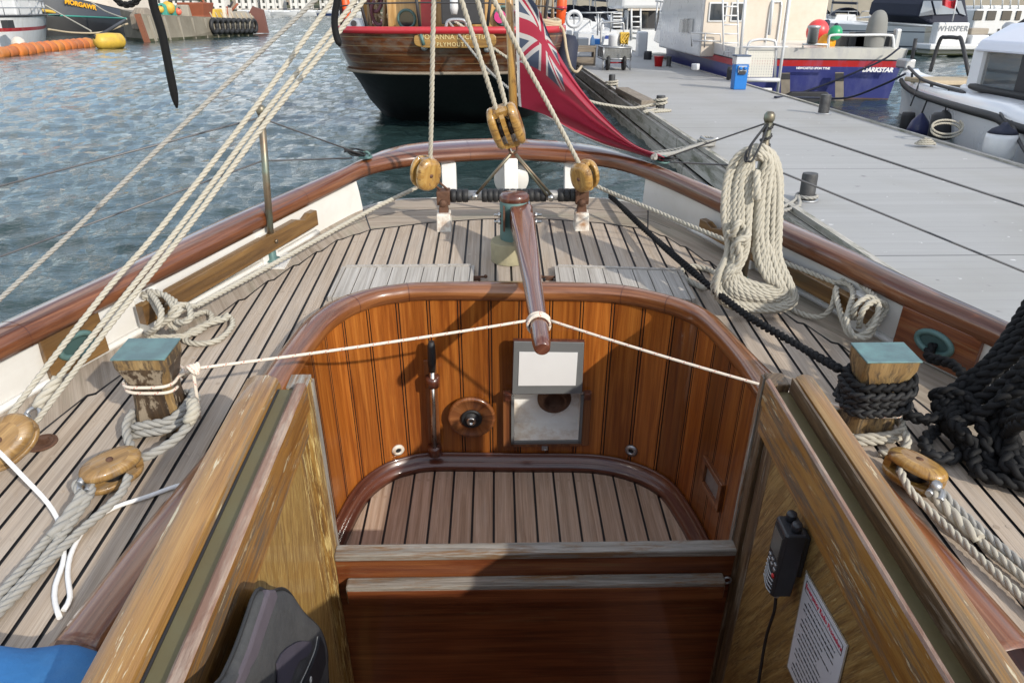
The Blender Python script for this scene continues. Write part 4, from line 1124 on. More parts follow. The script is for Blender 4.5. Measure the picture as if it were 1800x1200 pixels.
# ---- tackle that rises on the open-water side
BT = thing('backstay_tackle', 'three cream rope parts rising steeply from the lowest wooden block across the open water', 'rope tackle', bz(20, 770, -1.2))
def tack(*pp): return [by(x, y, 1.60 + (770 - y) / 770 * .95) for x, y in pp]
run(tack((8, 742), (80, 647), (193, 503), (283, 400), (450, 187), (583, 3), (640, -70), (830, -330)), .0162, BT)
run(tack((100, 667), (187, 560), (315, 400), (467, 197), (610, 20), (660, -50), (850, -310)), .0162, BT)
run(tack((45, 775), (57, 750), (197, 567), (330, 400), (477, 203), (613, 35), (680, -55), (870, -310)), .0162, BT)
run(tack((63, 716), (82, 690), (102, 665)), .030, BT, 'rope', 'eye_splice')
part('shackle', M().tube(catmull(tack((40, 740), (50, 722), (66, 716), (70, 730), (58, 742)), n=4), .006, 6).lathe([(.010, 0), (.010, .012), (0, .012)], tack((57, 729))[0] + V((0, -.02, .01)), (0, -1, .3), 8), MAT['galv'], BT)
cB = bz(8, 778, -1.16)
block('single_block', 'big worn oval wooden block at the foot of the rising tackle', cB, V((.5, .55, .35)), V((.1, -.8, .6)), .165, .105, 1, .03, .026, MAT['block_old'])
run([by(x, y, 2.0 + (525 - y) / 525 * .6) for x, y in ((-60, 580), (0, 525), (133, 402), (330, 212), (555, 0), (620, -60), (880, -310))], .0148, thing('topping_lift', 'single greyish rope crossing the open water above the side rail', 'rope', by(0, 525, 2.0)), 'rope_grey')
# black cords hanging in from above
solo('cord_end', (lambda c_: M().tube(c_, [.0082] * (len(c_) - 4) + [.0078, .0068, .005, .002], 10))(catmull(PY((255, -190, 1.54), (262, -70, 1.55), (268, 0, 1.55), (285, 60, 1.56), (298, 125, 1.57), (311, 190, 1.58)), n=8)), MAT['rope_black'], 'black braided cord end dangling over the open water', 'cord', 'b', 'black cords hanging from above')
solo('cord_end', M().tube(catmull(PY((604, -60, 2.2), (593, 0, 2.2), (588, 35, 2.2), (591, 62, 2.2), (598, 82, 2.2)), n=6), [.0095] * 23 + [.006, .003], 8), MAT['rope_black'], 'thin black strap end hanging beside the corner of the varnished schooner', 'cord', 'b', 'black cords hanging from above')
solo('cord_loop', M().braid(catmull(PY((200, -12, 1.5), (207, 3, 1.5), (224, 9, 1.5), (240, 2, 1.5), (246, -12, 1.5)), n=6), .011), MAT['rope_black'], 'black braided loop just dipping into view above the barge', 'cord', 'b', 'black cords hanging from above')

# ---- tiller line with red fleck
TLN = thing('tiller_line', 'thin white line with red flecks lashing the tiller between the two bitts', 'line', BL + V((0, 0, -1.12)))
def line(pts, d=.0095, n=7): return part('line_run', M().tube(catmull(pts, step=.025), d / 2, n), MAT['line_red'], TLN)
K = by(340, 648, 1.715)
line(ring(BL, .070, .058, -1.085, 0, 0, 1.0, 0)[::3] + [K])
line([K] + ring(BL, .068, .056, -1.104, -.003, pi * .1, .95)[::3])
tp = p0.lerp(p1, .855); dT = (p1 - p0).normalized(); sT = V((1, 0, 0)); uT = sT.cross(dT).normalized(); uT = uT if uT.z > 0 else -uT
tiller_c = tp + V((sin(.855 * pi) * .0048, 0, -sin(.855 * pi) * .012))
Lq = tiller_c - sT * .036 + uT * .012; Rq = tiller_c + sT * .036 + uT * .012
sag = lambda a, b, s: [a, a.lerp(b, .25) - V((0, 0, s * .75)), a.lerp(b, .5) - V((0, 0, s)), a.lerp(b, .75) - V((0, 0, s * .75)), b]
line(sag(K, Lq, .006))
endr = BR + V((-.075, -.02, -1.165))
line(sag(Rq, endr, .008))
line(ring(BR, .076, .058, -1.168, -.006, pi, .9)[::3])
for o in (-.011, 0, .011):
    line([tiller_c + dT * o + sT * .0355 * cos(g) + uT * .0355 * sin(g) for g in [2 * pi * i / 16 for i in range(17)]])
line([tiller_c - dT * .016 + sT * .037 * cos(g) + uT * .037 * sin(g) + dT * .036 * (i / 8) for i, g in enumerate([pi * i / 8 for i in range(9)])])
m = M()
for k in range(3):
    m.tube(catmull([K + V((.014 * cos(g + k), .012 * sin(g), .012 * sin(g * 2 + k))) for g in [2 * pi * i / 8 for i in range(8)]], n=3, closed=True), .0048, 6, closed=True)
part('knot', m, MAT['line_red'], TLN)
line([K + V((0, -.005, -.005)), by(345, 690, 1.70), by(351, 735, 1.70)])

# ---- grey strops and tackles at the bitt feet
GS = thing('rope_strop', 'thick grey rope strop round the foot of the bitt that has the thin white line', 'strop', BL + V((0, 0, -1.24)))
def gr_run(pts, d, par, mat='rope_grey', name='rope_run'): return part(name, M().rope(catmull(pts, step=.04), d), MAT[mat], par)
gr_run(ring(BL, .080, .070, -1.195, .028, -2.3, 1.0)[::3], .025, GS)
gr_run(ring(BL, .084, .078, -1.215, .03, -2.4, 1.0)[::3], .025, GS)
gr_run(P((240, 806, -1.215), (262, 800, -1.205), (300, 778, -1.19), (332, 748, -1.16), (345, 715, -1.13)), .026, GS)
gr_run(P((238, 800, -1.22), (226, 775, -1.21), (222, 745, -1.2), (236, 722, -1.19)), .025, GS)
part('seizing', M().rope(catmull(P((330, 742, -1.15), (340, 725, -1.13), (338, 705, -1.12)), n=5), .034, strands=4, lay=2), MAT['rope'], GS)
part('seizing_wrap', M().tube([bz(235 + 5 * cos(g * 5), 798 + 9 * sin(g * 5), -1.20 + .01 * cos(g * 5)) for g in [i * .25 for i in range(16)]], .006, 6), plain('blue grey whipping twine', (.16, .19, .25), .8, var=.4, scale=90), GS)
cL = bz(197, 826, -1.205)
axL = bz(243, 802, -1.205) - bz(152, 846, -1.205)
block('deck_block', 'weathered wooden block lying on deck below the bitt with the thin white line', cL, axL, V((-.12, -.42, .95)), .150, .085, 1, .026, .026, MAT['block_old'])
PT = thing('grey_tackle', 'three grey rope parts running forward from the deck block on the open-water side', 'rope tackle', bz(60, 960, -1.24))
gr_run(P((226, 836, -1.195), (212, 868, -1.205), (165, 912, -1.225), (110, 962, -1.232), (-30, 1105, -1.232), (-180, 1260, -1.232)), .0215, PT)
gr_run(P((148, 872, -1.20), (120, 905, -1.215), (90, 940, -1.228), (-30, 1078, -1.23), (-190, 1245, -1.23)), .0215, PT)
gr_run(P((158, 870, -1.205), (128, 915, -1.22), (75, 985, -1.232), (-30, 1100, -1.234), (-190, 1270, -1.234)), .0215, PT)
gr_run(P((150, 866, -1.2), (120, 908, -1.214), (92, 945, -1.222)), .034, PT, 'rope_grey', 'eye_splice')
gr_run(P((140, 868, -1.205), (132, 852, -1.2), (145, 842, -1.2), (160, 850, -1.2), (160, 868, -1.205), (148, 878, -1.205)), .02, PT, 'rope_grey', 'eye')
part('thimble', M().tube(catmull(P((140, 862, -1.2), (137, 852, -1.2), (147, 846, -1.2), (156, 853, -1.2), (153, 864, -1.2)), n=5), .008, 6).tube(catmull(P((140, 850, -1.19), (150, 838, -1.185), (168, 836, -1.19)), n=5), .009, 6), MAT['galv'], PT)
# other side
GS2 = thing('rope_strop', 'pale rope strop round the foot of the bitt wrapped in black rope', 'strop', BR + V((0, 0, -1.24)))
gr_run(ring(BR, .082, .072, -1.222, .018, -2.2, 1.0)[::3], .022, GS2, 'rope')
gr_run(ring(BR, .086, .080, -1.234, .016, -2.2, 1.0)[::3], .022, GS2, 'rope')
gr_run(P((1545, 795, -1.235), (1578, 798, -1.23), (1596, 780, -1.21), (1590, 760, -1.2)), .022, GS2, 'rope')
cR = bz(1607, 829, -1.200)
block('deck_block', 'honey coloured wooden block lying on deck below the bitt wrapped in black rope', cR, bz(1650, 850, -1.2) - bz(1572, 806, -1.2), V((.35, -.25, .92)), .150, .092, 1, .026, .026, MAT['block'])
ST = thing('pale_tackle', 'three pale rope parts running forward from the deck block on the pontoon side', 'rope tackle', bz(1750, 980, -1.24))
gr_run(P((1582, 826, -1.185), (1600, 862, -1.20), (1650, 912, -1.225), (1830, 1082, -1.232), (1980, 1225, -1.232)), .0205, ST, 'rope')
gr_run(P((1640, 862, -1.2), (1668, 893, -1.215), (1712, 940, -1.228), (1830, 1042, -1.232), (1990, 1180, -1.232)), .0205, ST, 'rope')
gr_run(P((1655, 862, -1.2), (1690, 900, -1.215), (1830, 1020, -1.232), (2000, 1165, -1.232)), .0205, ST, 'rope_grey')
gr_run(P((1638, 866, -1.2), (1665, 896, -1.215), (1722, 948, -1.226)), .032, ST, 'rope', 'eye_splice')
part('thimble', M().tube(catmull(P((1632, 868, -1.195), (1642, 858, -1.195), (1655, 866, -1.195), (1652, 880, -1.2)), n=5), .009, 6).lathe([(.012, 0), (.012, .02), (0, .02)], bz(1642, 858, -1.19), (0, -.3, 1), 8), MAT['galv'], ST)

# ---- white cord and the deck plate
solo('loose_rope', M().tube(catmull(P((-20, 780, -1.08), (0, 796, -1.10), (45, 842, -1.15), (85, 885, -1.20), (106, 925, -1.23), (112, 980, -1.243), (97, 1030, -1.243), (97, 1060, -1.243), (105, 1085, -1.243)), step=.02), .0058, 8), MAT['white_cord'], 'white cord running down the deck from the big worn oval block', 'cord', 'b')
solo('loose_rope', M().tube(catmull(P((112, 1072, -1.243), (123, 1050, -1.243), (119, 1005, -1.243), (128, 965, -1.243), (155, 922, -1.243), (200, 892, -1.243), (260, 872, -1.243), (310, 854, -1.243), (350, 846, -1.243)), step=.02), .0058, 8), MAT['white_cord'], 'white cord curving over the deck to the coaming', 'cord', 'b')
c = bz(74, 779, -1.249)
part('deck_filler', M().lathe([(.040, 0), (.040, .004), (.034, .006), (.032, .004), (.028, .005), (0, .005)], c, (0, 0, 1), 24).box(c + V((0, 0, .012)), (.04, .014, .016)), MAT['rust'], BOAT)

# ---- black mooring rope
BK = thing('mooring_rope', 'thick black plaited mooring rope from the stern fairlead to the bitt and its heap', 'rope', BR + V((.1, 0, -1.24)))
def brun(pts, d=.036, mat='rope_black', **kw): return part('rope_run', M().braid(catmull(pts, step=.03), d, **kw), MAT[mat], BK)
brun(P((1072, 344, -1.22), (1085, 356, -1.21), (1130, 400, -1.19), (1200, 462, -1.17), (1300, 545, -1.14), (1400, 605, -1.11), (1478, 650, -1.09)), .026)
for i, (z, dz, tw) in enumerate(((-1.062, .012, 0), (-1.088, .010, 1), (-1.113, .012, 1), (-1.139, .008, 1))):
    q = ring(BR, .076 + .006 * (i % 2), .062 + .005 * (i % 2), z - .01, dz, 2.4 + i * .3, 1.0)
    brun(q[::3], .028, 'rope_black' if not tw else 'rope_black_worn')
brun([BR + V((.075, -.05, -1.165))] + P((1625, 738, -1.17), (1660, 728, -1.17), (1700, 712, -1.16)), .032)
rnd = random.Random(21)
for k in range(5):
    j = lambda s=8: rnd.uniform(-s, s)
    brun(P((1990 + 6 * k, 250 + 30 * k, -.62), (1915, 370 + 36 * k, -.74), (1850, 470 + 40 * k + j(), -.86 - .02 * k), (1795, 555 + 28 * k + j(), -.96 - .016 * k), (1745, 628 + 20 * k + j(), -1.04 - .016 * k), (1690, 676 + 15 * k + j(), -1.11 - .014 * k), (1652 + 9 * k + j(5), 712 + 12 * k, -1.16), (1664 + 12 * k + j(5), 752 + 9 * k, -1.20), (1712 + j(), 780 + 11 * k + j(), -1.218), (1775 + j(), 806 + 10 * k + j(), -1.22), (1850, 835 + 8 * k, -1.22)), .037)
for k in range(4):
    j = lambda s=10: rnd.uniform(-s, s)
    brun(P((1990, 380 + 40 * k, -.76), (1910, 500 + 44 * k, -.88), (1850, 600 + 44 * k + j(), -.98), (1790 + j(), 650 + 30 * k + j(), -1.06), (1750 + 9 * k + j(), 705 + 16 * k, -1.12), (1745 + 14 * k + j(), 752 + 12 * k, -1.17), (1778 + j(), 790 + 10 * k, -1.19), (1850, 800 + 16 * k, -1.19)), .040)
brun(P((1690, 745, -1.2), (1650, 752, -1.225), (1626, 775, -1.228), (1634, 798, -1.228), (1668, 806, -1.228), (1692, 790, -1.225), (1684, 765, -1.215), (1660, 750, -1.20), (1700, 730, -1.17)), .034, 'rope_black_worn')
brun(P((1640, 700, -1.16), (1655, 690, -1.13), (1700, 700, -1.12), (1730, 760, -1.16), (1740, 815, -1.215), (1790, 840, -1.222), (1850, 850, -1.222)), .036)
brun([HR[0] + HR[1] * .01 + V((0, 0, -.01)), HR[0] + HR[1] * .06 + V((0, -.03, -.02))] + P((1675, 640, -1.15), (1700, 668, -1.14)), .032)

# ---- ensign and staff
sb, stp = by(905, 250, 4.06), by(889, -150, 4.26)
part_staff = solo('ensign_staff', M().tube([sb, sb.lerp(stp, .5), stp], [.0225, .022, .020], 14), MAT['block'], 'round varnished staff standing on the stern rail and carrying the red ensign', 'flag staff', 'b', grain=(stp - sb))
rows_ = [
    (0.00, [(905, -25), (942, 8), (976, 84), (1030, 168), (1105, 247), (1168, 275)]),
    (0.17, [(906, 18), (944, 38), (982, 108), (1036, 184), (1106, 250), (1168, 277)]),
    (0.34, [(907, 62), (947, 80), (990, 138), (1042, 200), (1108, 254), (1167, 279)]),
    (0.50, [(908, 104), (950, 122), (998, 166), (1047, 214), (1110, 257), (1167, 281)]),
    (0.67, [(909, 132), (955, 152), (1004, 188), (1052, 228), (1110, 260), (1166, 282)]),
    (0.84, [(910, 160), (958, 180), (1008, 212), (1056, 242), (1110, 264), (1166, 283)]),
    (1.00, [(912, 187), (960, 203), (1010, 231), (1060, 253), (1110, 268), (1165, 285)])]
tail = bz(1166, 281, -1.005)
ROWS = []
NS = 56
for i in range(37):
    t_ = i / 36
    for (ta, ra), (tb, rb) in zip(rows_, rows_[1:]):
        if t_ <= tb + 1e-6: break
    u = (t_ - ta) / (tb - ta)
    base_ = [V((a[0] + (b[0] - a[0]) * u, a[1] + (b[1] - a[1]) * u, 0)) for a, b in zip(ra, rb)]
    cur = resample(catmull(base_, n=8), NS)
    row = []
    for k, q in enumerate(cur):
        s_ = k / (NS - 1)
        Y = 4.10 + (tail.y - 4.10) * s_ ** 1.3 + .12 * sin(t_ * 9.5 + s_ * 3.2) * min(1, s_ * 4) * (1 - s_ * .75) + .045 * sin(t_ * 21 + s_ * 7) * min(1, s_ * 3) * (1 - s_ * .6)
        row.append(by(q.x, q.y, Y))
    ROWS.append(row)
m = M()
for i in range(36):
    for k in range(NS - 1):
        q = [(k / (NS - 1), 1 - i / 36), ((k + 1) / (NS - 1), 1 - i / 36), ((k + 1) / (NS - 1), 1 - (i + 1) / 36), (k / (NS - 1), 1 - (i + 1) / 36)]
        m.add([ROWS[i][k], ROWS[i][k + 1], ROWS[i + 1][k + 1], ROWS[i + 1][k]], [(0, 1, 2, 3)], [q], smooth=True)
# shared vertices so the cloth shades smoothly
m.v = [p for r in ROWS for p in r]; m.f = [(i * NS + k, i * NS + k + 1, (i + 1) * NS + k + 1, (i + 1) * NS + k) for i in range(36) for k in range(NS - 1)]
t = NT('red ensign cloth'); tc = t.n('ShaderNodeTexCoord'); sp = t.n('ShaderNodeSeparateXYZ'); t.i(sp, 0, tc.outputs['UV'])
# canton in 0..1 local coordinates
cu = t.math('DIVIDE', sp.outputs[0], .33); cv = t.math('DIVIDE', t.math('SUBTRACT', sp.outputs[1], .48), .52)
au = t.math('ABSOLUTE', t.math('SUBTRACT', cu, .5)); av = t.math('ABSOLUTE', t.math('SUBTRACT', cv, .5))
LT = lambda a, b: t.math('LESS_THAN', a, b)
MXM = lambda a, b: t.math('MAXIMUM', a, b)
dg = t.math('MINIMUM', t.math('ABSOLUTE', t.math('SUBTRACT', cu, cv)), t.math('ABSOLUTE', t.math('SUBTRACT', t.math('ADD', cu, cv), 1.0)))
white_ = MXM(MXM(LT(au, .10), LT(av, .17)), LT(dg, .11)); red_ = MXM(MXM(LT(au, .055), LT(av, .10)), t.math('MULTIPLY', LT(dg, .035), t.math('GREATER_THAN', au, .10)))
navy, wht, rd = (.055, .075, .12), (.50, .48, .46), (.36, .028, .06)
cc = t.mix(white_, navy, wht); cc = t.mix(red_, cc, (.36, .02, .05))
inn_ = t.math('MULTIPLY', LT(sp.outputs[0], .33), t.math('GREATER_THAN', sp.outputs[1], .48))
fl2 = t.math('MULTIPLY', inn_, 1.0)
wv = t.noise(t.mapping('UV', (420, 420, 1)), 1, 2)
c = t.mix(fl2, t.mix(wv, rd, (.42, .020, .05)), cc)
c = t.mix(LT(sp.outputs[0], .018), c, (.66, .65, .62))
t.set(col=c, rough=.8, sheen=.15)
nd = t.n('ShaderNodeBsdfTranslucent'); t.i(nd, 'Color', c); mx = t.n('ShaderNodeMixShader'); t.i(mx, 0, .35); t.t.links.new(t.p.outputs[0], mx.inputs[1]); t.t.links.new(nd.outputs[0], mx.inputs[2]); t.t.links.new(mx.outputs[0], t.out.inputs[0])
solo('ensign', m, t.m, 'red ensign with a union canton blown down over the stern rail', 'flag', 'b')

# ---- covers, radio, notice
ICL = -.462
def lp(x, y, off=0): return bx(x, y, ICL + off)
out_ = [(452, 1034), (470, 1040), (490, 1034), (505, 1042), (528, 1075), (556, 1102), (568, 1130), (572, 1165), (560, 1230), (350, 1260), (385, 1190), (408, 1140), (428, 1085), (440, 1050)]
NB = thing('neoprene_cover', 'torn dark grey neoprene cover hanging inside the companionway beside the peeling post', 'cover', lp(470, 1240))
front = catmull([lp(x, y, .03) for x, y in out_], n=4, closed=True); back = catmull([lp(x, y, -.02) for x, y in out_], n=4, closed=True)
cf = sum(front, V()) / len(front)
inn2 = [p.lerp(cf, .10) + V((.014, 0, 0)) for p in front]
inn3 = [p.lerp(cf, .45) + V((.020, 0, 0)) for p in front]
part('pouch', M().loft([back, front, inn2, inn3]), plain('dark grey neoprene', (.045, .046, .048), .8, var=.25, scale=16, bump=.5, dirt=(.075, .075, .075), dirt_amt=.6, dscale=9), NB)
tear = [(520, 1128), (529, 1126), (545, 1127), (546, 1140), (538, 1152), (525, 1160), (515, 1178), (508, 1200), (487, 1205), (485, 1165), (493, 1148), (503, 1138), (516, 1130)]
part('torn_patch', M().prism([lp(x, y, .0515) for x, y in tear], V((.003, 0, 0))), plain('purple lining', (.050, .044, .064), .8, var=.2, scale=12), NB)
part('piping', M().tube([p + V((.004, 0, 0)) for p in front], .0035, 6, closed=True), MAT['black_rubber'], NB)
part('zip_band', M().prism([lp(x, y, .052) for x, y in ((560, 1116), (568, 1135), (570, 1165), (556, 1210), (527, 1212), (545, 1170), (556, 1140))], V((.004, 0, 0))), plain('black zip band', (.012, .013, .017), .6), NB)
part('stitching', M().tube(catmull([lp(x, y, .058) for x, y in ((558, 1118), (554, 1140), (543, 1168), (526, 1205))], n=6), .0014, 5), MAT['rope_grey'], NB)
part('lettering', text_mesh('o', lp(546, 1194, .058), V((0, .75, .66)), V((0, -.66, .75)), .028, .002), MAT['white'], NB)
fold = [(440, 1048), (446, 1036), (458, 1036), (462, 1048), (448, 1085), (425, 1150), (385, 1230), (365, 1240), (408, 1140)]
part('fold', M().prism([lp(x, y, .02) for x, y in fold], V((.03, 0, 0))), plain('faded purple grey lining', (.085, .07, .085), .8, var=.25), NB, bevel=.006)

BC = thing('blue_cover', 'blue fabric cover bulging up at the bottom corner beside the coaming', 'cover', V((-.93, .72, -1.25)))
m = M(); rg = []
q1, q2, q3 = [bz(x, y, -1.165) for x, y in ((-10, 1113), (85, 1109), (197, 1148))]
ax_, ay_ = q2.x - q1.x, q2.y - q1.y; bx2, by2 = q3.x - q1.x, q3.y - q1.y; dd_ = 2 * (ax_ * by2 - ay_ * bx2)
ux = (by2 * (ax_ ** 2 + ay_ ** 2) - ay_ * (bx2 ** 2 + by2 ** 2)) / dd_; uy = (ax_ * (bx2 ** 2 + by2 ** 2) - bx2 * (ax_ ** 2 + ay_ ** 2)) / dd_
cc_ = V((q1.x + ux, q1.y + uy, -1.165)); RC_ = sqrt(ux * ux + uy * uy)
for i in range(15):
    g = pi / 2 * i / 14; rr = cos(g) ** .7
    rg.append([cc_ + V((RC_ * max(rr, .02) * cos(a) * (1 + .02 * sin(5 * a + i * .3)), RC_ * max(rr, .02) * sin(a) * (1 + .025 * sin(7 * a)), -.06 * (1 - sin(g)) ** 2 + .035 * sin(g) + .006 * sin(6 * a + g * 5) * cos(g) + .004 * sin(13 * a + i))) for a in [2 * pi * j / 60 for j in range(60)]])
m.loft(rg)
part('fabric', m, plain('blue canvas', (.022, .14, .36), .8, var=.2, scale=9, bump=.5, dirt=(.05, .19, .40), dirt_amt=.7, dscale=7), BC)

# handheld radio on its bracket
RX = .640
def rp(x, y, xx=RX): return bx(x, y, xx)
a_ = rp(1357, 905, .652); 
RAD = thing('handheld_radio', 'black handheld marine radio in a bracket on the companionway side', 'radio', rp(1380, 1060, .66))
ctr = V((.662, by(1385, 980, 1.30).y, 0)); 
zt, zb = rp(1376, 886, .655).z, rp(1384, 1072, .655).z
yc = (rp(1376, 900, .655).y + rp(1384, 1060, .655).y) / 2
hz_ = (zt - zb); 
body = M().loft([[V((.655 + x * k, yc + y * k2, z)) for x, y in ((-.023, -.034), (.020, -.034), (.023, -.028), (.023, .028), (.020, .034), (-.023, .034), (-.027, .028), (-.027, -.028))] for z, k, k2 in ((zb, .85, .8), (zb + .004, .95, .9), (zb + hz_ * .35, 1, .95), (zb + hz_ * .5, 1.0, 1.0), (zt - .005, 1, 1), (zt, .9, .92))], smooth=False)
part('body', body, MAT['black_plastic'], RAD, bevel=.002)
fx = .655 - .0275
part('screen', M().box(V((fx, yc, zt - hz_ * .27)), (.003, .046, hz_ * .33)), plain('radio screen', (.10, .095, .085), .15, var=.1), RAD)
part('screen_bezel', M().box(V((fx + .001, yc, zt - hz_ * .27)), (.003, .054, hz_ * .40)), MAT['black_rubber'], RAD)
for r_ in range(2):
    for c_ in range(3):
        part('key', M().box(V((fx, yc - .017 + .017 * c_, zt - hz_ * (.53 + .075 * r_))), (.004, .011, .007)), MAT['galv'], RAD, bevel=.001)
part('distress_key', M().lathe([(.006, 0), (.006, .003), (0, .004)], V((fx, yc - .020, zt - hz_ * .69)), (-1, 0, 0), 10), plain('red key', (.5, .02, .02), .4), RAD)
for i in range(5):
    z = zt - hz_ * (.68 + .062 * i)
    part('speaker_slot', M().tube(catmull([V((fx, yc - .024, z - .004)), V((fx - .001, yc, z - .008)), V((fx, yc + .026, z + .006))], n=5), .0022, 5), MAT['grey_metal'], RAD)
for y in (-.016, .018): part('knob', M().lathe([(.012, 0), (.012, .018), (.010, .022), (0, .022)], V((.656, yc + y, zt - .002)), (0, 0, 1), 14), MAT['black_plastic'], RAD)
part('belt_clip', M().box(V((.684, yc - .006, zt - hz_ * .40)), (.016, .036, hz_ * .62)), MAT['black_rubber'], RAD, bevel=.004)
part('plug', M().lathe([(.010, 0), (.009, -.022), (.006, -.03)], V((.656, yc, zb)), (0, 0, 1), 10), MAT['grey_metal'], RAD)
part('cable', M().tube(catmull([V((.656, yc, zb - .025)), V((.664, yc + .005, zb - .09)), V((.674, yc + .03, zb - .22)), V((.68, yc + .02, zb - .4))], n=6), .0042, 6), MAT['black_rubber'], RAD)
part('bracket', M().box(V((.690, yc - .004, zt - hz_ * .5)), (.016, .03, hz_ * .4)), MAT['black_plastic'], RAD)

# laminated notice, upright on the panel, read from inside the companionway
NX = .6905
k1, k2_ = bx(1418, 1007, NX), bx(1489, 1134, NX)
zt = (k1.z + k2_.z) / 2; y0_, y1_ = k1.y, k2_.y        # far and near ends of the top edge
dirx = (k2_ - k1).normalized(); dirz = V((1, 0, 0)).cross(dirx); dirz = dirz if dirz.z > 0 else -dirz
wN = (k2_ - k1).length; hN = wN * 1.35
NOT = thing('notice', 'laminated radio procedure notice stuck to the companionway panel below the radio', 'notice', k2_ - dirz * hN)
nn = V((-1, 0, 0))
sq = lambda a, b: k1 + dirx * (a * wN) - dirz * (b * hN)
part('sheet', M().prism([sq(0, 0), sq(1, 0), sq(1, 1), sq(0, 1)], nn * .0012), plain('laminated white paper', (.66, .67, .70), .3, var=.02, coat=.4), NOT)
ink = plain('black ink', (.02, .02, .025), .6); redink = plain('red ink', (.50, .03, .07), .6)
part('lamination_edge', M().prism([sq(-.025, -.02), sq(1.025, -.02), sq(1.025, 1.02), sq(-.025, 1.02)], nn * .0006), plain('clear film edge', (.32, .28, .22), .25, coat=.3), NOT)
off = nn * .0017
m = M()
for (a, b), (c, d) in (((.05, .04), (.95, .04)), ((.95, .04), (.95, .135)), ((.95, .135), (.05, .135)), ((.05, .135), (.05, .04))):
    m.bar(sq(a, b) + off, sq(c, d) + off, .0012, .0006, nn)
part('title_box', m, ink, NOT)
part('title', text_mesh('Emergency Radio Procedure', sq(.5, .087) + off, dirx, dirz, wN * .078, .0006, bold=.0003), redink, NOT)
rn = random.Random(6)
for i in range(15):
    a0 = .10 if i % 3 else .17; a1 = rn.uniform(.55, .92); y_ = .19 + i * .053; m = M(); x_ = a0
    while x_ < a1:
        w_ = rn.uniform(.03, .085); m.bar(sq(x_, y_) + off, sq(min(a1, x_ + w_), y_) + off, .0030 + .0012 * (i % 4 == 1), .0005, nn); x_ += w_ + .014
    part('text_line', m, ink, NOT)

# bilge pump handle clipped to the after wall
hY_ = YW - .035
q0, q1 = by(758, 600, hY_), by(764, 798, hY_)
PH = thing('pump_handle', 'steel pump handle with black grip held in wooden clips on the cockpit wall', 'pump handle', q1)
dd = (q1 - q0)
part('grip', M().tube([q0, q0 + dd * .04, q0 + dd * .16, q0 + dd * .25], [.011, .0155, .0165, .0125], 12), MAT['black_rubber'], PH)
part('shaft', M().tube([q0 + dd * .24, q1], .0105, 12), MAT['steel'], PH)
for t_ in (.30, .97):
    c = q0 + dd * (t_ + (.04 if t_ < .5 else 0))
    part('clip', M().lathe([(.0105, -.022), (.028, -.022), (.029, .022), (.0105, .022)], V((c.x, hY_ + .008, c.z)), (0, 0, 1), 18), MAT['trim'], BOAT)
part('clip_backing', M().box(V(((q0.x + q1.x) / 2 - .006, YW - .005, (q0.z + q1.z) / 2 - .04)), (.05, .012, .42)), MAT['coaming'], BOAT, grain='z', bevel=.002)
# ================================================================== harbour (world frame, water at z = 0)
def bands(name, stops, rough=.35, var=.06, scale=3, dirt=None, damt=.5, dscale=1.2, coat=.2, bumpy=0):
    """paint in horizontal bands: stops = [(z from, colour), ...] bottom up"""
    t = NT(name); tc = t.n('ShaderNodeTexCoord'); sp = t.n('ShaderNodeSeparateXYZ'); t.i(sp, 0, tc.outputs['Object'])
    c = stops[0][1]; v = t.mapping('Object')
    for z, col in stops[1:]: c = t.mix(t.math('GREATER_THAN', sp.outputs[2], z), c, col)
    a = t.noise(v, scale, 5, .6); c = t.mix(1.0, c, t.ramp(a, [(.3, 1 - var * 2), (.7, 1.0)]), 'MULTIPLY')
    if dirt:
        k = t.ramp(t.noise(t.mapping('Object', (2.2, 2.2, .6)), dscale, 7, .7), [(.46, 0), (.70, damt)]); c = t.mix(k, c, dirt)
    t.set(col=c, rough=rough, coat=coat)
    if bumpy: t.bump(a, bumpy, .02)
    return t.m
WHITE = (.72, .72, .71); 
H = {}
H['gel'] = plain('white gelcoat', (.60, .61, .62), .3, var=.03, scale=2, coat=.3, dirt=(.52, .51, .48), dirt_amt=.3)
H['cream'] = plain('cream paint', (.58, .51, .43), .4, var=.05, scale=2, dirt=(.45, .36, .26), dirt_amt=.35)
H['glass'] = plain('dark window glass', (.020, .026, .032), .06, var=.2, coat=.5)
t = NT('tinted see-through glass'); t.set(col=(.10, .12, .14), rough=.05, coat=.5, alpha=.42); H['tint'] = t.m
H['black'] = plain('black hull paint', (.006, .0065, .008), .5, var=.4, scale=2, coat=0)
H['dark'] = plain('dark gear', (.03, .03, .033), .6, var=.4)
H['navy'] = plain('navy fabric', (.012, .016, .035), .7, var=.2)
H['orange'] = plain('orange plastic', (.66, .09, .015), .45, var=.1)
H['yellow'] = plain('yellow paint', (.62, .40, .05), .5, var=.15, dirt=(.30, .20, .06), dirt_amt=.6)
H['red'] = plain('red paint', (.42, .022, .032), .4, var=.12, dirt=(.30, .05, .05), dirt_amt=.4, coat=.2)
H['bluep'] = plain('blue plastic', (.015, .17, .52), .4, var=.08)
H['tan'] = plain('tan rope', (.42, .34, .23), .85, var=.2, scale=20)
H['pine'] = wood('varnished pine deckhouse', (.42, .22, .06), (.58, .34, .12), (.66, .42, .18), rough=.35, coat=.5, su=9, sv=.8, bump=.1, board=.16)
H['crate'] = wood('weathered grey brown planks', (.16, .13, .10), (.24, .20, .155), (.31, .265, .21), rough=.8, coat=0, su=20, sv=1.5, bump=.4)
H['waler'] = wood('weathered pontoon timber', (.31, .29, .25), (.44, .415, .365), (.56, .53, .48), rough=.85, coat=0, su=12, sv=.5, bump=.6, weather=(.19, .19, .14), wamt=(.50, .60), wscale=(2.5, 1))
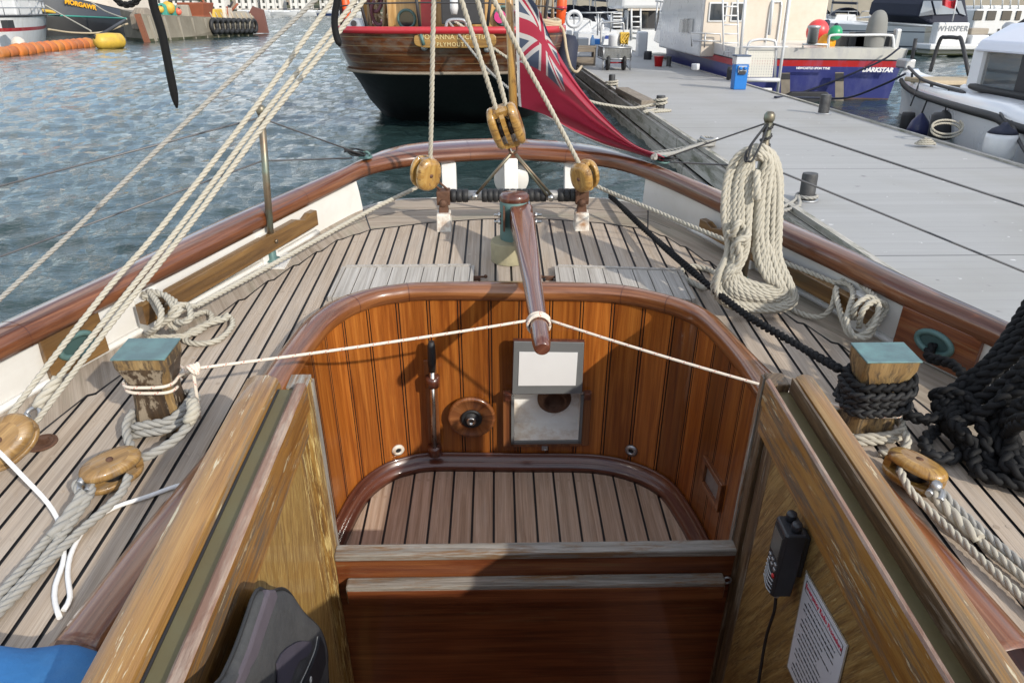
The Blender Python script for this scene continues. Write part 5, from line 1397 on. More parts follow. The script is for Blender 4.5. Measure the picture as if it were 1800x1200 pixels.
H['stone'] = plain('quay stone', (.30, .27, .22), .85, var=.3, scale=.6)
H['roof'] = plain('slate roof', (.10, .10, .11), .7, var=.3, scale=.3)
H['wallw'] = plain('rendered house wall', (.66, .64, .60), .8, var=.08, scale=.2)
H['wallb'] = plain('stone house wall', (.34, .28, .22), .8, var=.2, scale=.4)
H['alu'] = MAT['galv']

# ---------------------------------------------------------------- pontoon
PZ = .45; PX0, PX1 = 2.50, 5.66
PON = thing('pontoon', 'long grey boarded pontoon with timber sides lying beside the boat', 'pontoon', (4.0, 14, 0), 'w')
t = NT('grey composite deck boards'); tc = t.n('ShaderNodeTexCoord'); sp = t.n('ShaderNodeSeparateXYZ'); t.i(sp, 0, tc.outputs['Object'])
yy = t.math('DIVIDE', sp.outputs[1], .145); fr_b = t.math('FRACT', yy); wn = t.n('ShaderNodeTexWhiteNoise', noise_dimensions='1D'); t.i(wn, 'W', t.math('FLOOR', yy))
st_ = t.noise(t.mapping('Object', (.7, 9, 1)), 1.0, 6, .65); big = t.noise(t.mapping('Object', (.5, .35, 1)), 1.0, 4, .6)
c = t.mix(st_, (.285, .285, .28), (.39, .387, .38)); c = t.mix(t.math('MULTIPLY', wn.outputs['Value'], .35), c, (.40, .40, .395))
c = t.mix(t.ramp(big, [(.48, 0), (.68, .6)]), c, (.28, .27, .24))
c = t.mix(t.math('MULTIPLY', t.math('LESS_THAN', fr_b, .03), .55), c, (.22, .22, .22))
dr = t.noise(t.mapping('Object', (5, 7, 1)), 2.0, 3, .6); c = t.mix(t.ramp(dr, [(.715, 0), (.73, .8)]), c, (.70, .70, .69))
dk_ = t.noise(t.mapping('Object', (2.1, 3, 1)), 3.1, 3, .5); c = t.mix(t.ramp(dk_, [(.71, 0), (.74, .6)]), c, (.13, .13, .13))
jn = t.math('LESS_THAN', t.math('FRACT', t.math('DIVIDE', sp.outputs[1], 3.05)), .006); c = t.mix(t.math('MULTIPLY', jn, .8), c, (.08, .08, .08))
t.set(col=c, rough=.7); t.bump(st_, .25, .006)
part('deck_boards', M().box(V(((PX0 + PX1) / 2 + .03, 17.5, PZ - .03)), (PX1 - PX0 - .06, 37, .06)), t.m, PON)
part('edge_board', M().box(V((PX0 + .028, 17.5, PZ + .003)), (.056, 37, .055)), H['waler'], PON)
part('edge_board', M().box(V((PX1 + .02, 17.5, PZ - .02)), (.06, 37, .09)), H['waler'], PON)
for i in range(10):
    y0 = -.9 + 3.72 * i
    part('side_timber', M().box(V((PX0 - .02, y0 + 1.85, PZ - .155)), (.07, 3.68, .24)), H['waler'], PON, bevel=.008)
    part('side_timber', M().box(V((PX0 - .045, y0 + 1.3, PZ - .42)), (.07, 3.68, .20)), H['waler'], PON, bevel=.008)
    part('side_timber', M().box(V((PX1 + .02, y0 + 1.85, PZ - .19)), (.07, 3.68, .24)), H['waler'], PON, bevel=.008)
for i in range(8):
    y0 = .6 + 4.6 * i
    part('float', M().box(V((4.08, y0 + 1.6, .02)), (3.0, 3.0, .62)), H['dark'], PON, bevel=.04)

def bollard(px, py, d=.13, h=.26, label='', rope=None):
    c = wz(px, py, PZ)
    t_ = thing('bollard', label, 'bollard', c, 'w', 'black bollards along the pontoon')
    part('post', M().lathe([(d / 2, 0), (d / 2, h - .02), (d / 2 * .94, h), (0, h)], c, (0, 0, 1), 20), plain('worn black bollard', (.035, .035, .037), .55, var=.5, scale=18, dirt=(.12, .12, .12), dirt_amt=.6, dscale=8), t_, sharp=40)
    part('foot', M().lathe([(d * .75, 0), (d * .75, .012), (d / 2, .016)], c, (0, 0, 1), 20), H['alu'], t_)
    return c
b1 = bollard(1417, 352, .135, .24, 'nearest black bollard, with a grey rope round its foot')
b2 = bollard(1160, 194, .15, .24, 'black bollard with two cream mooring ropes made fast to it')
b3 = bollard(1075, 153, .14, .26, 'black bollard beside the loose weathered plank')
b4 = bollard(1447, 200, .17, .30, 'black bollard on the far pontoon edge before the blue transom')
b5 = bollard(1175, 118, .14, .30, 'small black bollard next to the red bucket')
def wrope(name, label, pts, d, mat='rope', cat='rope', group=None, smooth_only=False, **kw):
    cm_ = catmull(pts, step=.12)
    m = M().tube(cm_, d / 2, 7) if smooth_only else M().rope(cm_, d, res=6, n=5, **kw)
    return solo(name, m, MAT[mat] if mat in MAT else H[mat], label, cat, 'w', group)
MG = 'mooring ropes to the pontoon'
wrope('mooring_rope', 'grey mooring rope looped round the foot of the nearest bollard', [wy(1330, 385, 5.6), wz(1372, 366, PZ + .02), wz(1398, 352, PZ + .03)] + [b1 + V((.085 * cos(g), .085 * sin(g), .04)) for g in [pi * .9 + 1.9 * pi * i / 10 for i in range(11)]] + [wz(1405, 362, PZ + .025), wz(1372, 372, PZ + .01), wy(1325, 395, 5.5)], .035, 'rope_grey', group=MG)
rp_ = [b2 + V((.10 * cos(g), .10 * sin(g), .07 + .01 * g)) for g in [pi + 2 * pi * i / 10 for i in range(16)]]
SCH = V((-.75, 12.75, 1.84))
wrope('mooring_rope', 'cream mooring rope running from the schooner past the flag to the bollard', [SCH + V((.1, 0, 0)), wy(892, 102, 12.75), wy(960, 146, 12.7), wy(1030, 176, 12.8), wy(1075, 186, 12.9), wy(1115, 190, 12.95)] + rp_, .050, 'rope', group=MG)
b6 = wz(1245, 258, PZ)
CLT = thing('cleat', 'small steel cleat on the pontoon edge holding the plaited rope', 'cleat', b6, 'w')
part('horns', M().tube([b6 + V((-.10, .05, .11)), b6 + V((-.03, .015, .085)), b6 + V((.03, -.015, .085)), b6 + V((.10, -.05, .11))], .016, 8), H['alu'], CLT)
part('base', M().box(b6 + V((0, 0, .04)), (.07, .05, .08)), H['alu'], CLT, bevel=.006)
wrope('mooring_rope', 'grey plaited mooring rope sagging from the schooner to the small cleat', [SCH, wy(848, 112, 12.2), wy(890, 152, 11.6), wy(960, 203, 10.9), wy(1045, 248, 10.0), wy(1120, 268, 9.5), wy(1180, 264, 9.3), wz(1225, 255, PZ + .05)] + [b6 + V((.05 * cos(g), .05 * sin(g), .05)) for g in [pi * 1.1 + i * .7 for i in range(10)]], .042, 'rope_grey', group=MG)
wrope('mooring_rope', 'grey plaited mooring rope lying in turns beside the small cleat', [bz(1140, 284, -1.0) * 1 and b2w(bz(1150, 276, -.98)), wy(1190, 268, 6.5), wy(1220, 258, 8.2)] + [b6 + V((.10 * cos(g) - .03, .10 * sin(g), .02 + .004 * i)) for i, g in enumerate([2 * pi * i / 9 for i in range(22)])], .036, 'rope_grey', group=MG)
wrope('rope_tail', 'cream rope tail lying in bights at the foot of the bollard', [b2 + V((-.06, -.1, .03)), b2 + V((-.30, -.28, .02)), b2 + V((-.34, -.42, .02)), b2 + V((-.12, -.36, .02)), b2 + V((.12, -.24, .02)), b2 + V((.10, -.14, .02)), b2 + V((-.1, -.2, .03))], .045, 'rope', group=MG)
wrope('rope_tail', 'cream rope turns at the foot of the bollard by the loose plank', [b3 + V((.13 * cos(g), .10 * sin(g), .02 + .006 * i)) for i, g in enumerate([2 * pi * i / 9 for i in range(20)])], .045, 'rope', group=MG)
# loose weathered plank on the edge
a, b = wz(1093, 158, PZ + .06), wz(1140, 182, PZ + .06)
solo('plank', M().bar(a, b, .26, .10), H['crate'], 'short weathered plank lying loose along the pontoon edge', 'plank', 'w', grain=(b - a), bevel=.01)
# coiled cream line at the far edge
c = wz(1640, 256, PZ + .02)
solo('line_coil', M().rope(catmull([c + V((.13 * cos(g) * (1 - i * .02) - .1, .09 * sin(g) * (1 - i * .02), .015 + .002 * i)) for i, g in enumerate([2 * pi * i / 10 for i in range(34)])], n=3), .026), MAT['rope'], 'small flat cream coil on the pontoon edge below the fenders', 'rope coil', 'w')
c = wz(1660, 246, PZ + .02)
solo('line_coil', M().rope(catmull([c + V((.20 * cos(g), .06 * sin(g), .10 + .09 * sin(g) + .004 * i)) for i, g in enumerate([2 * pi * i / 10 for i in range(22)])], n=3), .028), MAT['rope'], 'pale green and white rope loop on the pontoon edge below the black fender', 'rope coil', 'w')

# service pedestal
c = wz(1297, 157, PZ); pw = (wy(1309, 150, c.y) - wy(1285, 150, c.y)).x; hh = wy(1297, 97, c.y).z - PZ
PD = thing('power_pedestal', 'blue and white service pedestal on the pontoon beside the mesh gate', 'pedestal', c, 'w')
part('column', M().box(c + V((0, 0, hh * .37)), (pw * .9, pw * .9, hh * .74), taper=(1.05, 1.05)), H['bluep'], PD, bevel=.015)
part('head', M().box(c + V((0, 0, hh * .86)), (pw * 1.0, pw * 1.0, hh * .24)), H['gel'], PD, bevel=.012)
part('cap', M().box(c + V((0, 0, hh * .985)), (pw * 1.08, pw * 1.08, hh * .05)), plain('slate blue cap', (.06, .09, .15), .5), PD, bevel=.01)
part('socket_panel', M().box(c + V((0, -pw * .50, hh * .60)), (pw * .62, .04, hh * .20)), H['alu'], PD, bevel=.008)
for s_ in (-1, 1): part('socket', M().lathe([(pw * .12, 0), (pw * .12, .05), (0, .055)], c + V((s_ * pw * .16, -pw * .51, hh * .63)), (0, -1, 0), 12), H['bluep'], PD)
part('meter', M().box(c + V((0, -pw * .52, hh * .50)), (pw * .5, .03, hh * .10)), H['dark'], PD)

# bucket
c = wz(1157, 117, PZ); bw_ = (wy(1166, 110, c.y) - wy(1149, 110, c.y)).x; bh = wy(1157, 99, c.y).z - PZ
BK_ = thing('bucket', 'bright red plastic bucket standing on the pontoon', 'bucket', c, 'w')
part('pail', M().lathe([(0, .01), (bw_ * .38, 0), (bw_ * .48, bh * .96), (bw_ * .52, bh * .97), (bw_ * .52, bh), (bw_ * .46, bh), (bw_ * .36, .02), (0, .02)], c, (0, 0, 1), 24), plain('bright red plastic', (.72, .015, .02), .4, var=.05), BK_)
part('handle', M().tube(catmull([c + V((bw_ * .52 * cos(g), -bw_ * .25 * sin(g), bh * .93 + .02 * sin(g))) for g in [pi * i / 8 for i in range(9)]], n=2), .008, 6), MAT['steel'], BK_)

# hand trolley with mesh sides
c = wz(1083, 124, PZ); sc = (wy(1113, 110, c.y) - wy(1057, 110, c.y)).x
TR = thing('dock_trolley', 'mesh sided two-wheeled dock trolley loaded with gear', 'trolley', c, 'w')
zb_, zt_ = wy(1083, 104, c.y).z, wy(1083, 84, c.y).z
Wt, Dt = sc * .86, 1.1
def frame_loop(z, w_, d_, r): return [c + V((x * w_ / 2, y * d_ / 2 + .5, z - c.z)) for x, y in ((-1, -1), (1, -1), (1, 1), (-1, 1))]
for z in (zb_, zt_): part('frame', M().tube(frame_loop(z, Wt, Dt, 0), .028, 6, closed=True), H['alu'], TR)
for x in (-1, 1):
    for y in (0, 1): part('upright', M().tube([c + V((x * Wt / 2, -.05 + y * Dt, zb_ - c.z)), c + V((x * Wt / 2, -.05 + y * Dt, zt_ - c.z))], .024, 6), H['alu'], TR)
mesh_m = NT('open steel mesh'); tcv = mesh_m.mapping('UV', (1, 1, 1), rand=False); sp = mesh_m.n('ShaderNodeSeparateXYZ'); mesh_m.i(sp, 0, tcv)
gx = mesh_m.math('LESS_THAN', mesh_m.math('FRACT', mesh_m.math('MULTIPLY', sp.outputs[0], 26)), .42); gy = mesh_m.math('LESS_THAN', mesh_m.math('FRACT', mesh_m.math('MULTIPLY', sp.outputs[1], 26)), .42)
mesh_m.set(col=(.20, .20, .19), rough=.5, metal=.5, alpha=mesh_m.math('MAXIMUM', gx, gy)); H['mesh'] = mesh_m.m
part('mesh_side', M().box(c + V((0, -.05, (zb_ + zt_) / 2 - c.z)), (Wt - .06, .012, zt_ - zb_ - .04)), H['mesh'], TR, grain='z')
for x in (-1, 1): part('mesh_side', M().box(c + V((x * Wt / 2, .5, (zb_ + zt_) / 2 - c.z)), (.012, Dt - .06, zt_ - zb_ - .04)), H['mesh'], TR, grain='z')
part('tray', M().box(c + V((0, .5, zb_ - c.z)), (Wt - .04, Dt - .04, .03)), H['alu'], TR)
for x in (-.62, .55):
    wc = c + V((x * Wt / 2, .05, .20))
    w_ = part('wheel', M().lathe([(.10, -.03), (.19, -.045), (.21, 0), (.19, .045), (.10, .03)], wc, (1, 0, 0), 24), MAT['black_rubber'], TR)
    part('rim', M().lathe([(0, -.02), (.11, -.02), (.11, .02), (0, .02)], wc, (1, 0, 0), 16), H['alu'], w_)
part('axle', M().tube([c + V((-.62 * Wt / 2, .05, .20)), c + V((.55 * Wt / 2, .05, .20))], .022, 6), H['red'], TR)
for x in (-1, 1): part('leg', M().tube([c + V((x * Wt * .5, 0, zb_ - c.z)), c + V((x * Wt * .5, -.05, .02)), c + V((x * Wt * .33, .1, .16))], .02, 6), H['alu'], TR)
part('push_handle', M().tube(catmull([c + V((-Wt * .42, 1.0, zb_ - c.z)), c + V((-Wt * .42, 1.1, zt_ - c.z + .5)), c + V((-Wt * .3, 1.1, zt_ - c.z + .62)), c + V((Wt * .3, 1.1, zt_ - c.z + .62)), c + V((Wt * .42, 1.1, zt_ - c.z + .5)), c + V((Wt * .42, 1.0, zb_ - c.z))], n=4), .026, 6), H['alu'], TR)
solo('drum', M().lathe([(0, 0), (.17, 0), (.18, .05), (.18, .40), (.17, .44), (0, .45)], c + V((.0, .55, zt_ - c.z - .12)), (0, 0, 1), 18), H['gel'], 'white plastic drum standing in the dock trolley', 'drum', 'w')
m = M()
for k in range(6): m.tube(catmull([c + V((.25 + .12 * sin(g * 2 + k), .45 + .15 * cos(g + k), zt_ - c.z + .05 + .32 * abs(sin(g * 1.3 + k)))) for g in [i * .5 for i in range(9)]], n=4), .018, 5)
solo('hose', m, H['yellow'], 'yellow hose bundled in the dock trolley', 'hose', 'w')
# wooden step box
c = wz(1028, 116, PZ); sc = (wy(1046, 100, c.y) - wy(1009, 100, c.y)).x; hh = wy(1028, 84, c.y).z - PZ
SB = thing('step_box', 'weathered open wooden step box at the pontoon edge', 'step box', c, 'w')
for x in (-1, 1): part('side', M().box(c + V((x * (sc / 2 - .03), .3, hh / 2)), (.06, .6, hh)), H['crate'], SB, grain='z')
part('top', M().box(c + V((0, .3, hh + .02)), (sc * 1.06, .66, .05)), H['crate'], SB, grain='x')
part('shelf', M().box(c + V((0, .28, hh * .42)), (sc - .13, .56, .04)), H['crate'], SB, grain='x')
part('board', M().box(c + V((0, .0, hh * .87)), (sc - .13, .04, hh * .22)), H['crate'], SB, grain='x')
part('board', M().box(c + V((0, .0, hh * .2)), (sc - .13, .04, hh * .34)), H['crate'], SB, grain='x')
c2 = wz(1040, 92, PZ + .9); 
GB = thing('water_bottle', 'pale blue water bottle standing behind the step box', 'bottle', wy(1041, 82, c.y + .5), 'w')
part('shell', M().lathe([(0, 0), (.07, 0), (.075, .05), (.07, .20), (.03, .28), (.03, .32), (0, .32)], wy(1041, 82, c.y + .5), (0, 0, 1), 14), plain('pale blue plastic', (.25, .45, .75), .2), GB)

# ---------------------------------------------------------------- schooner ahead, seen from astern
SX = -.80
SC = thing('schooner', 'varnished wooden schooner with red rail and black topsides moored astern', 'ship', (SX, 18, 0), 'w')
def stern_curve(z, y0, b, D, pw, yend=34, n=40):
    out = []
    for i in range(n + 1):
        g = pi * i / n
        x = -cos(g); out.append(V((SX + b * math.copysign(abs(x) ** (2 / pw), x), y0 + D * (1 - abs(sin(g)) ** (2 / pw)), z)))
    bw = lambda y: b
    pre = [V((SX - b * (1.0 + .10 * sin(pi * (k / 8))) * (1 - max(0, k / 8 - .5) * 1.7), y0 + D + (yend - y0 - D) * k / 8, z + .5 * (k / 8) ** 2)) for k in range(8, 0, -1)]
    return pre + out + [V((2 * SX - p.x, p.y, p.z)) for p in pre[::-1]]
lv = [(1.69, 12.60, 1.98, 1.7, 3.0), (1.52, 12.66, 1.965, 1.7, 3.0), (1.30, 12.82, 1.93, 1.8, 2.9), (1.06, 13.05, 1.89, 1.9, 2.8), (1.02, 13.10, 1.88, 1.9, 2.8), (.75, 13.45, 1.82, 2.1, 2.6), (.4, 14.1, 1.80, 2.3, 2.6), (.12, 14.8, 1.76, 2.4, 2.5), (-.25, 15.5, 1.68, 2.8, 2.4), (-1.0, 17, 1.2, 3, 2)]
curves = [stern_curve(*q) for q in lv]
t = NT('varnished planked topsides'); tc = t.n('ShaderNodeTexCoord'); sp = t.n('ShaderNodeSeparateXYZ'); t.i(sp, 0, tc.outputs['Object'])
v = t.mapping('Object', (1.2, 1.2, 22)); g = t.noise(v, 1.0, 6, .65, .5)
c = t.ramp(g, [(.3, (.055, .018, .007)), (.52, (.15, .048, .016)), (.72, (.25, .095, .030))])
gz = t.math('FRACT', t.math('DIVIDE', t.math('SUBTRACT', sp.outputs[2], 1.06), .136))
c = t.mix(t.math('LESS_THAN', gz, .055), c, (.42, .31, .16))
ww = t.ramp(t.noise(t.mapping('Object', (.9, .9, 1.6)), 1.6, 6, .7), [(.50, 0), (.66, .8)]); c = t.mix(ww, c, (.21, .185, .155))
t.set(col=c, rough=.3, coat=.6); H['topside'] = t.m
part('topsides', M().loft(curves[:4], False, False), H['topside'], SC)
part('black_hull', M().loft(curves[4:], False, False), H['black'], SC)
for z, y0, b, D, pw_, r, nm, mt in ((1.715, 12.56, 2.02, 1.7, 3.0, .055, 'red_rail', 'red'), (1.04, 13.02, 1.915, 1.9, 2.8, .028, 'rubbing_strake', 'crate')):
    cv = stern_curve(z, y0, b, D, pw_)
    if nm == 'red_rail': part(nm, M().loft([[p + V((0, 0, -.055)), p + (V((SX, 20, p.z)) - p).normalized() * .22 + V((0, 0, -.055)), p + (V((SX, 20, p.z)) - p).normalized() * .22 + V((0, 0, .045)), p + V((0, 0, .045))] for p in cv]), H[mt], SC)
    else: part(nm, M().tube(cv, r, 6), MAT['tiller'] if False else H[mt], SC)
part('deck', M().poly([p + V((0, .1, -.10)) for p in curves[1]]), H['crate'], SC)
nb = wy(800, 71, 12.60); nw = (wy(872, 71, 12.6) - wy(727, 71, 12.6)).x; nh = .235
NBD = part('name_board', M().prism([V((nb.x + nw / 2 * math.copysign(abs(cos(g)) ** .35, cos(g)), 12.60, nb.z + nh / 2 * math.copysign(abs(sin(g)) ** .6, sin(g)))) for g in [2 * pi * i / 32 for i in range(32)]], V((0, .10, 0))), wood('golden name board', (.20, .10, .02), (.30, .165, .035), (.36, .21, .06), rough=.35, coat=.5, su=20, sv=1, bump=.05), SC, grain='x', bevel=.01)
gold = plain('gilt lettering', (.75, .60, .30), .35, .5, var=.1)
part('lettering', text_mesh('JOHANNA LUCRETIA', V((nb.x, 12.595, nb.z + .045)), V((1, 0, 0)), V((0, 0, 1)), .105, .012, spacing=1.03), gold, NBD)
part('lettering', text_mesh('PLYMOUTH', V((nb.x - .04, 12.595, nb.z - .065)), V((1, 0, 0)), V((0, 0, 1)), .085, .012, spacing=1.2), gold, NBD)
for px, py in ((745, 84), (856, 87)):
    q = wy(px, py, 12.60)
    part('deck_light', M().lathe([(.05, 0), (.055, -.05), (.03, -.07), (0, -.07)], q + V((0, .12, 0)), (0, 1, 0), 12), H['alu'], SC)
q = wy(742, 70, 12.56); part('pintle', M().tube([q + V((-.02, .03, .08)), q + V((.02, .03, -.08))], .028, 8), MAT['verdigris'], SC)
# deckhouse with portholes
dh0, dh1 = wy(682, 45, 15.0), wy(902, 45, 15.0)
DH = part('deckhouse', M().box(V(((dh0.x + dh1.x) / 2, 16.3, 2.45)), (dh1.x - dh0.x, 2.6, 1.5)), H['pine'], SC, grain='z', bevel=.03)
for px, py in ((715, 34), (884, 28)):
    q = wy(px, py, 14.985)
    ph_ = part('porthole', M().lathe([(.13, -.01), (.135, -.05), (.165, -.05), (.18, -.02), (.18, 0.02)], V((q.x, 14.99, q.z)), (0, 1, 0), 28), MAT['verdigris'], DH)
    part('pane', M().lathe([(.135, -.015), (0, -.015)], V((q.x, 14.99, q.z)), (0, 1, 0), 24, caps=False), H['glass'], ph_)
part('notice', M().lathe([(.11, 0), (0, -.004)], wy(879, 30, 14.90), (0, 1, 0), 24, caps=False), plain('pink notice', (.60, .05, .22), .5), DH)
q0, q1 = wy(741, 45, 14.4), wy(761, 0, 14.4)
part('red_post', M().box(V(((q0.x + q1.x) / 2, 14.5, 2.35)), (q1.x - q0.x, .22, 1.3)), H['red'], SC, bevel=.02)
q0, q1 = wy(776, 45, 13.8), wy(851, 3, 13.8)
WBX = part('wheel_box', M().box(V(((q0.x + q1.x) / 2, 14.2, 2.15)), (q1.x - q0.x, .7, .75)), H['dark'], SC, bevel=.02)
part('white_lamp', M().lathe([(0, -.16), (.05, -.15), (.07, -.06), (.065, .06), (.04, .1), (0, .11)], wy(798, 8, 13.3), (0, 0, 1), 14), H['gel'], SC)
q = wy(803, 42, 12.8)
part('mooring_cleat', M().tube(catmull([V((q.x - .17, 12.75, 1.74)), V((q.x - .13, 12.75, 1.84)), V((q.x, 12.75, 1.86)), V((q.x + .13, 12.75, 1.84)), V((q.x + .17, 12.75, 1.74))], n=4), .028, 8), H['alu'], SC)
for (x0, y0, x1, y1, yy_) in ((632, 0, 645, 48, 13.2), (732, 0, 738, 45, 13.0), (862, 0, 857, 44, 13.0), (963, 0, 955, 50, 13.2), (598, 0, 601, 45, 13.6)):
    a, b = wy(x1, y1, yy_), wy(x0, y0, yy_); d = (b - a)
    part('rail_post', M().tube([a - d * .05, b + d * .6], .026, 8), H['dark'], SC)
part('rail_wire', M().tube([wy(594, 12, 13.6), wy(634, 7, 13.2), wy(734, 5, 13.0), wy(861, 6, 13.0), wy(962, 12, 13.2), wy(990, 18, 13.6)], .012, 6), H['dark'], SC)
rnd = random.Random(4)
def vlines(parent, px0, px1, n, Y, z0, z1, r, mat, nm, lean=.1):
    for i in range(n):
        x = px0 + (px1 - px0) * (i + rnd.random() * .7) / n
        a = wy(x, 40, Y + rnd.uniform(-.4, .4)); a.z = z0
        b = a + V((rnd.uniform(-lean, lean), 0, z1 - z0))
        part(nm, M().tube([a, a.lerp(b, .5) + V((rnd.uniform(-.06, .06), 0, 0)), b], r * rnd.uniform(.7, 1.4), 5), mat, parent)
vlines(SC, 640, 688, 9, 16.0, 1.7, 3.6, .03, H['tan'], 'rigging_rope', .15)
vlines(SC, 830, 850, 5, 14.6, 1.8, 3.6, .022, H['tan'], 'rigging_rope', .2)
vlines(SC, 930, 985, 9, 17.0, 1.7, 3.6, .028, H['tan'], 'rigging_rope', .2)
for px, Y, r in ((650, 18.5, .14), (925, 19.5, .14)):
    a = wy(px, 40, Y); part('mast', M().tube([V((a.x, Y, 1.2)), V((a.x, Y, 9))], r, 14), H['pine'], SC)
cl = wy(660, 30, 15.8)
for k in range(4):
    c = V((cl.x + rnd.uniform(-.15, .25), cl.y, 1.95 + .12 * k))
    part('rope_hank', M().tube(catmull([c + V((.13 * cos(g), .05 * sin(g * 2), .22 * sin(g))) for g in [2 * pi * i / 10 for i in range(10)]], n=3, closed=True), .035, 6, closed=True), H['tan'] if k % 2 else plain('purple rope', (.16, .07, .09), .8), SC)
c = wy(623, 44, 13.3)
part('fairlead_box', M().box(c + V((0, .1, .02)), (.42, .3, .16), taper=(.7, .8)), H['alu'], SC, bevel=.03)
part('fairlead_hole', M().lathe([(.05, 0), (0, 0)], c + V((.0, -.06, .02)), (0, -1, 0), 14, caps=False), H['dark'], SC)
for k in range(3):
    c = wy(963, 46 - 4 * k, 13.3); part('rope_turn', M().tube(catmull([c + V((.2 * cos(g), .12 * sin(g), .02 * sin(g * 2))) for g in [2 * pi * i / 10 for i in range(10)]], n=3, closed=True), .035, 6, closed=True), H['tan'], SC)
# orange lifebuoys
for (x0, y0, x1, y1, lab) in ((604, -14, 611, 46, 'orange and red rescue tube at the schooner corner nearer the open water'), (990, -22, 985, 44, 'orange and red rescue tube at the schooner corner nearer the pontoon')):
    a, b = wy(x1, y1, 13.7), wy(x0, y0, 13.7)
    t_ = thing('rescue_tube', lab, 'rescue tube', a, 'w', 'orange rescue tubes on the schooner rail')
    part('tube', M().tube([a, a.lerp(b, .05), a.lerp(b, .5), a.lerp(b, .95), b], [.03, .075, .085, .075, .03], 12), H['orange'], t_)
    part('band', M().tube([a.lerp(b, .42), a.lerp(b, .50)], .089, 12), H['red'], t_)
wrope('fender_rope', 'tan rope hanging in a bight from the schooner to the step box', [wy(975, 36, 13.3), wy(990, 52, 13.2), wy(995, 85, 13.1), wy(1003, 118, 13.0), wy(1013, 127, 13.3), wy(1022, 117, 13.8)], .05, 'tan', smooth_only=True)
c = wy(994, 108, 14.0)
FD = thing('fender', 'dark blue sausage fender between the schooner and the pontoon', 'fender', c, 'w')
part('body', M().lathe([(0, -.45), (.14, -.42), (.2, -.3), (.2, .3), (.14, .42), (0, .45)], c, (.1, .2, 1), 16), H['navy'], FD)

# ---------------------------------------------------------------- generic hull
def hull_pts(stern, head, L, B, zs, rise=.5, tr=.85, fine=2.2, flare=.8, draft=-.4, n=22, rake=.08):
    """rings from stern to bow; each port sheer -> keel -> starboard sheer"""
    h = V(head).normalized(); s = V((h.y, -h.x, 0)); st_ = V(stern); rg = []
    for i in range(n + 1):
        u = i / n
        b = B / 2 * (tr + (1 - tr) * min(1, u * 3)) * max(.012, 1 - max(0, (u - .45) / .55) ** fine)
        z = zs + rise * u * u
        row = []
        for q, zz, ru in ((-1, z, 0), (-(flare + 1) / 2, z * .5, .5), (-flare, 0, .8), (-flare * .8, draft, 1), (flare * .8, draft, 1), (flare, 0, .8), ((flare + 1) / 2, z * .5, .5), (1, z, 0)):
            fl = 1 - (1 - abs(q)) * (1 + u)
            row.append(st_ + h * (L * u * (1 - rake * ru * u)) + s * (b * max(.02, fl) * (1 if q > 0 else -1)) + V((0, 0, zz)))
        rg.append(row)
    return rg
def slab_q(m, a, b, c, d, th): return m.prism([a, b, c, d], th)

# ---------------------------------------------------------------- blue and white workboat
A_ = V((5.80, 19.15, 0)); B_ = V((9.55, 18.35, 0))
B_.x = wy(1590, 110, 18.35).x
WBT = thing('workboat', 'blue and white workboat with red stripe lying across the pontoon end', 'boat', (7.7, 19, 0), 'w')
zW, zR, zT = wy(1430, 107, 18.7).z, wy(1430, 118, 18.7).z, wy(1430, 85, 18.7).z
wb_paint = bands('blue white and red hull paint', [(0, (.16, .10, .07)), (.04, (.055, .065, .24)), (zR, (.50, .03, .03)), (zW, (.03, .03, .035)), (zW + .035, (.72, .70, .64))], dirt=(.20, .21, .36), damt=.35)
ax_ = V((B_.y - A_.y, -(B_.x - A_.x), 0)).normalized(); ax_ = -ax_ if ax_.y < 0 else ax_
dAB = (B_ - A_)
side = [A_ + V((0, 0, 0)), V((5.84, 22, 0)), V((5.95, 26, 0)), V((6.25, 29.5, 0)), V((7.1, 32.5, 0)), V((8.2, 34.0, 0)), V((9.6, 33, 0)), V((10.2, 29, 0)), V((10.0, 23, 0)), B_]
sd_ = catmull(side, n=5)
def lev(z, k, dz=0):
    out = []
    for p in sd_:
        u = max(0, (p.y - 19) / 15); q = V((8.0, 25, 0)); out.append(q + (p - q) * (k - (1 - k) * u * .8) + V((0, 0, z * (1 + dz * u ** 1.5))))
    return out
rings = [lev(-.3, .93), lev(.0, .955, 0), lev(zR, .985, .3), lev(zW, .99, .35), lev(zT, 1.0, .55)]
rings = [r_ + [] for r_ in rings]
m = M().loft(rings, True, True, smooth=False)
t = NT('workboat paint'); 
HB = part('hull', m, wb_paint, WBT)
# painted bands that follow the sheer on the long side
cl_ = sd_[:26]
def band_strip(z0, z1, dz0, dz1, off):
    a = lev(z0, .985, dz0); b = lev(z1, .992, dz1); o = []
    return M().loft([[p + V((-off, -off * .3, 0)) for p in a], [p + V((-off, -off * .3, 0)) for p in b]], False, False)
part('white_bulwark', M().loft([[p + V((0, 0, 0)) for p in lev(zW + .03, .998, .36)], [p for p in lev(zT, 1.006, .55)]], False, False), H['gel'], WBT)
part('red_stripe', M().loft([lev(zR, .993, .3), lev(zW, .997, .35)], False, False), H['red'], WBT)
dirT = dAB.normalized(); nT = V((dirT.y, -dirT.x, 0)); nT = nT if nT.y < 0 else -nT
def onT(px, py, off=.0):
    """point on the transom plane under a pixel"""
    r = wray(px, py); c0 = lev(.5, .992)[0]; c1 = lev(.5, .992)[-1]
    n_ = V((c1.y - c0.y, -(c1.x - c0.x), 0)).normalized(); n_ = n_ if n_.y < 0 else -n_
    t_ = (c0 - EYE).dot(n_) / r.dot(n_); return EYE + r * t_ + n_ * (.06 + off)
